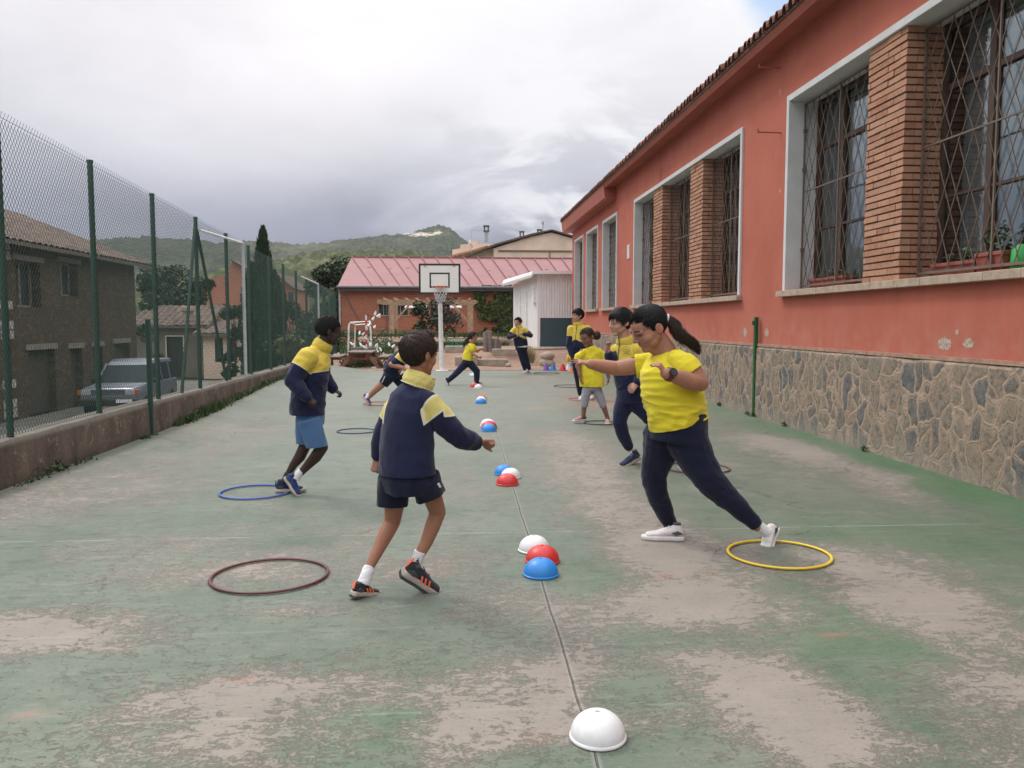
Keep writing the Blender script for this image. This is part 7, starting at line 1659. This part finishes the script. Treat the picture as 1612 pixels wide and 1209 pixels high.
for i in range(K):
    for s in (-1, 1):
        pr = None
        for j in range(6):
            a = 2 * math.pi * (i + s * j * .5) / K; r_ = rr * (1 - .11 * j) + (.01 if j == 5 else 0); q = rc + Vector((r_ * math.cos(a), r_ * math.sin(a), -.09 * j))
            if pr: m.tube(pr, q, .0055, n=4)
            pr = q
m.build('net', M['cord'], rim)
# ================================================================ PICNIC TABLE
pa, pb = P(548, 553, 26.9), P(588, 553, 26.9); t = thing('picnic_table', 'weathered timber picnic table with attached benches at the court end', 'picnic table', loc=((pa.x + pb.x) / 2, 26.9, .02)); zt = pa.z - .02
m = MB(); W2 = (pb.x - pa.x) / 2
for i in range(5): w_ = 2 * W2 / 5; m.box(-W2 + i * w_ + .006, -W2 + (i + 1) * w_ - .006, -.5, 1.3, zt - .045, zt)
bevel(m.build('tabletop', M['timber_grey'], t), .005)
for s in (-1, 1):
    m = MB(); q = P(534 if s < 0 else 601, 566, 26.9); bx = q.x - t.location.x
    for i in range(2): m.box(bx + s * (i * .16) - .075, bx + s * (i * .16) + .075, -.5, 1.3, .36, .40)
    bevel(m.build('bench', M['timber_grey'], t), .005)
for yy in (-.30, 1.05):
    m = MB()
    for s in (-1, 1):
        lx = P(536 if s < 0 else 597, 584, 26.6).x - t.location.x; m = MB(); m.prism([(lx - .07, yy, -.02), (lx + .07, yy, -.02), (s * .24 + .07, yy, zt - .05), (s * .24 - .07, yy, zt - .05)], (0, .05, 0)); m.build('leg', M['timber_red'], t)

    m = MB(); m.box(-1.0, 1.0, yy + .052, yy + .09, .28, .36); m.box(-W2 + .04, W2 - .04, yy + .052, yy + .09, zt - .13, zt - .048); m.build('cross_beam', M['timber_red'], t)
# ================================================================ SMALL GOAL, BOTTLE ORNAMENT, PLANTER BOX
g0 = P(548, 572, 28.6); tp = P(551, 508, 28.6); rt_ = P(578, 505.5, 28.6); t = thing('goal', 'small white tubular goal frame leaning behind the picnic table', 'goal', loc=(g0.x, 28.6, .1)); hh = tp.z - .1; ww = rt_.x - g0.x + .1
m = MB(); m.path([(-.0, 0, .1), (.05, 0, hh - .08), (.1, 0, hh), (ww, 0, hh + .05), (ww + .05, 0, .1)], [.03] * 5, n=8); m.path([(.16, .5, .1), (.2, .5, hh - .15), (.25, .4, hh - .08), (ww, .4, hh - .03)], [.022] * 4, n=8); m.tube((.1, 0, hh), (.25, .4, hh - .08), .022); m.tube((0, 0, .12), (.16, .5, .12), .022); m.build('frame', M['white_metal'], t, smooth=True, angle=40)
bo = P(577, 565, 27.9); t = thing('bottle_tree', 'recycled plastic bottle ornament on red and white poles behind the picnic table', 'ornament', loc=(bo.x, 27.9, .1)); rg = random.Random(12)
m = MB(); zz = P(577, 496, 27.9).z - .1
for i in range(10): m.tube((0, 0, zz * i / 10), (0, 0, zz * (i + 1) / 10), .03, n=8, mi=i % 2)
m.build('pole', [M['p_red'], M['p_white']], t)
bl = [(590, 496), (593, 499), (597, 500), (583, 511), (579, 514), (588, 517), (576, 521), (578, 535), (570, 528), (566, 527), (580, 540), (555, 543), (558, 546), (569, 545), (591, 546), (594, 549), (595, 555), (600, 553), (613, 545), (617, 547), (582, 545), (575, 548), (586, 504)]
for i, (px, py) in enumerate(bl):
    q = P(px, py, 27.9 + rg.uniform(-.3, .3)) - t.location; m = MB(); m.lathe([(0, 0), (.035, 0), (.04, .02), (.036, .09), (.015, .13), (.013, .15), (0, .15)], n=10, M=Matrix.Rotation(rg.uniform(-.9, .9), 3, 'Y') @ Matrix.Rotation(rg.uniform(-.6, .6), 3, 'X')); o = m.build('bottle', M[rg.choice(('p_white', 'shed_white', 'board', 'shed_white'))], t, smooth=True, angle=50); o.location = q
m = MB()
for px, py in ((596, 500), (588, 517), (566, 527), (557, 545), (594, 552), (616, 546)):
    q = P(px, py, 27.9) - t.location; m.tube((0, 0, min(zz, max(.2, q.z + .25))), (q.x, 0, q.z), .012, n=5)
m.build('branch', M['bark'], t)
m = MB(); a, b_ = P(552, 553, 28.3), P(590, 553, 28.3)
m.box(0, b_.x - a.x, 0, .5, 0, .55); o = m.build('planter_box', M['timber_grey']); o.location = (a.x, 28.3, .1); tag(o, 'grey slatted planter box behind the picnic table', 'planter')
# ================================================================ PARKED OFF-ROAD CAR
def car():
    # local: x = right side of the car, y = forward, z up
    c = P(197, 600, 27.5); t = thing('parked_car', 'silver off road car parked in front of the dark stone house', 'car', loc=(P(208, 600, 27).x, 27.0, ZG)); 
    fl = P(128, 600, 25.4); fr = P(190, 600, 24.6); t.rotation_euler.z = 0
    paint = simple('silver_car_paint', (.24, .255, .30), .32, .06, 1, metal=.5); plas = M['black_paint']; chrome = M['galv']
    Lh, Wh = 2.3, .95; ang = math.atan2(-.93, .36)  # forward direction faces the camera side
    t.scale = (.9, .9, .92); fwd = Vector((.03, -.995, 0)).normalized(); rot = math.atan2(fwd.y, fwd.x) - math.pi / 2; t.rotation_euler.z = rot
    # side profile extruded with tumblehome
    def loft(name, secs, mat, par=t):
        m = MB(); n = len(secs[0]); v = [p for s_ in secs for p in s_]; m.add(v, [(i * n + j, i * n + (j + 1) % n, (i + 1) * n + (j + 1) % n, (i + 1) * n + j) for i in range(len(secs) - 1) for j in range(n)] + [tuple(range(n - 1, -1, -1)), tuple(range((len(secs) - 1) * n, len(secs) * n))]); return bevel(m.build(name, mat, par), .03, 3)
    def sec(y, w, z0, z1, wt=None): wt = wt or w; return [(-w, y, z0), (w, y, z0), (w, y, (z0 + z1) * .55), (wt, y, z1), (-wt, y, z1), (-w, y, (z0 + z1) * .55)]
    body = loft('body', [sec(-2.2, .9, .5, 1.10, .88), sec(.75, .93, .45, 1.12, .88), sec(1.0, .93, .45, 1.12, .86), sec(2.18, .90, .5, 1.03, .82), sec(2.25, .88, .55, 1.0, .80)], paint)
    loft('cabin', [[(-.86, -2.15, 1.1), (.86, -2.15, 1.1), (.74, -2.05, 1.72), (-.74, -2.05, 1.72)], [(-.87, -.2, 1.1), (.87, -.2, 1.1), (.74, -.2, 1.76), (-.74, -.2, 1.76)], [(-.86, .95, 1.1), (.86, .95, 1.1), (.72, .30, 1.72), (-.72, .30, 1.72)]], simple('tinted_glass', (.018, .028, .036), .35, .05, spec=.2))
    loft('roof', [[(-.75, -2.12, 1.70), (.75, -2.12, 1.70), (.70, -2.05, 1.84), (-.70, -2.05, 1.84)], [(-.76, -.2, 1.74), (.76, -.2, 1.74), (.70, -.2, 1.88), (-.70, -.2, 1.88)], [(-.74, .36, 1.68), (.74, .36, 1.68), (.66, .22, 1.80), (-.66, .22, 1.80)]], paint)
    for s in (-1, 1):
        m = MB(); m.tube((s * .865, .95, 1.1), (s * .735, .30, 1.74), .03, n=6); m.tube((s * .88, -.55, 1.1), (s * .76, -.55, 1.76), .03, n=6); m.tube((s * .87, -1.5, 1.1), (s * .76, -1.5, 1.75), .03, n=6); m.build('window_pillar', paint, t)
        m = MB(); m.obox((s * 1.02, .72, 1.18), (.2, .09, .15)); bevel(m.build('wing_mirror', plas, t), .02)
        m = MB(); m.box(s * .70 - .15, s * .70 + .15, 2.20, 2.262, .82, .98); hl = bevel(m.build('headlight', simple('headlamp', (.45, .46, .47), .15, .1), t), .01); m = MB(); m.box(min(s * .86, s * .96), max(s * .86, s * .96), 2.12, 2.255, .82, .98); m.build('indicator', simple('indicator_lens', (.55, .12, .04), .3), t)
        for y in (1.45, -1.35):
            m = MB(); m.lathe([(.0, -.12), (.36, -.12), (.38, -.08), (.38, .08), (.36, .12), (.22, .13), (.2, .1), (0, .1)], (s * .84, y, .38), 24, M=Matrix.Rotation(s * math.pi / 2, 3, 'Y')); w_ = m.build('wheel', plas, t, smooth=True, angle=40); m = MB(); m.lathe([(0, .12), (.2, .115), (.21, .1)], (s * .84, y, .38), 16, M=Matrix.Rotation(s * math.pi / 2, 3, 'Y')); m.build('rim', chrome, w_)
    m = MB(); m.box(-.52, .52, 2.20, 2.258, .80, .98); gr_ = m.build('grille', plas, t)
    m = MB()
    for k in range(4): m.box(-.5, .5, 2.262, 2.27, .82 + k * .042, .828 + k * .042)
    m.box(-.52, .52, 2.262, 2.272, .775, .79); m.build('trim', chrome, gr_)
    m = MB(); m.box(-.97, .97, 2.12, 2.40, .46, .68); bevel(m.build('bumper', plas, t), .04, 3)
    m = MB(); m.box(-.82, -.30, 2.402, 2.41, .57, .68); m.build('number_plate', M['shed_white'], t)
    m = MB(); m.path([(-.7, 2.0, 1.075), (0, 2.02, 1.09), (.7, 2.0, 1.075)], [.012] * 3, n=5); m.build('bonnet_edge', chrome, t)
car()
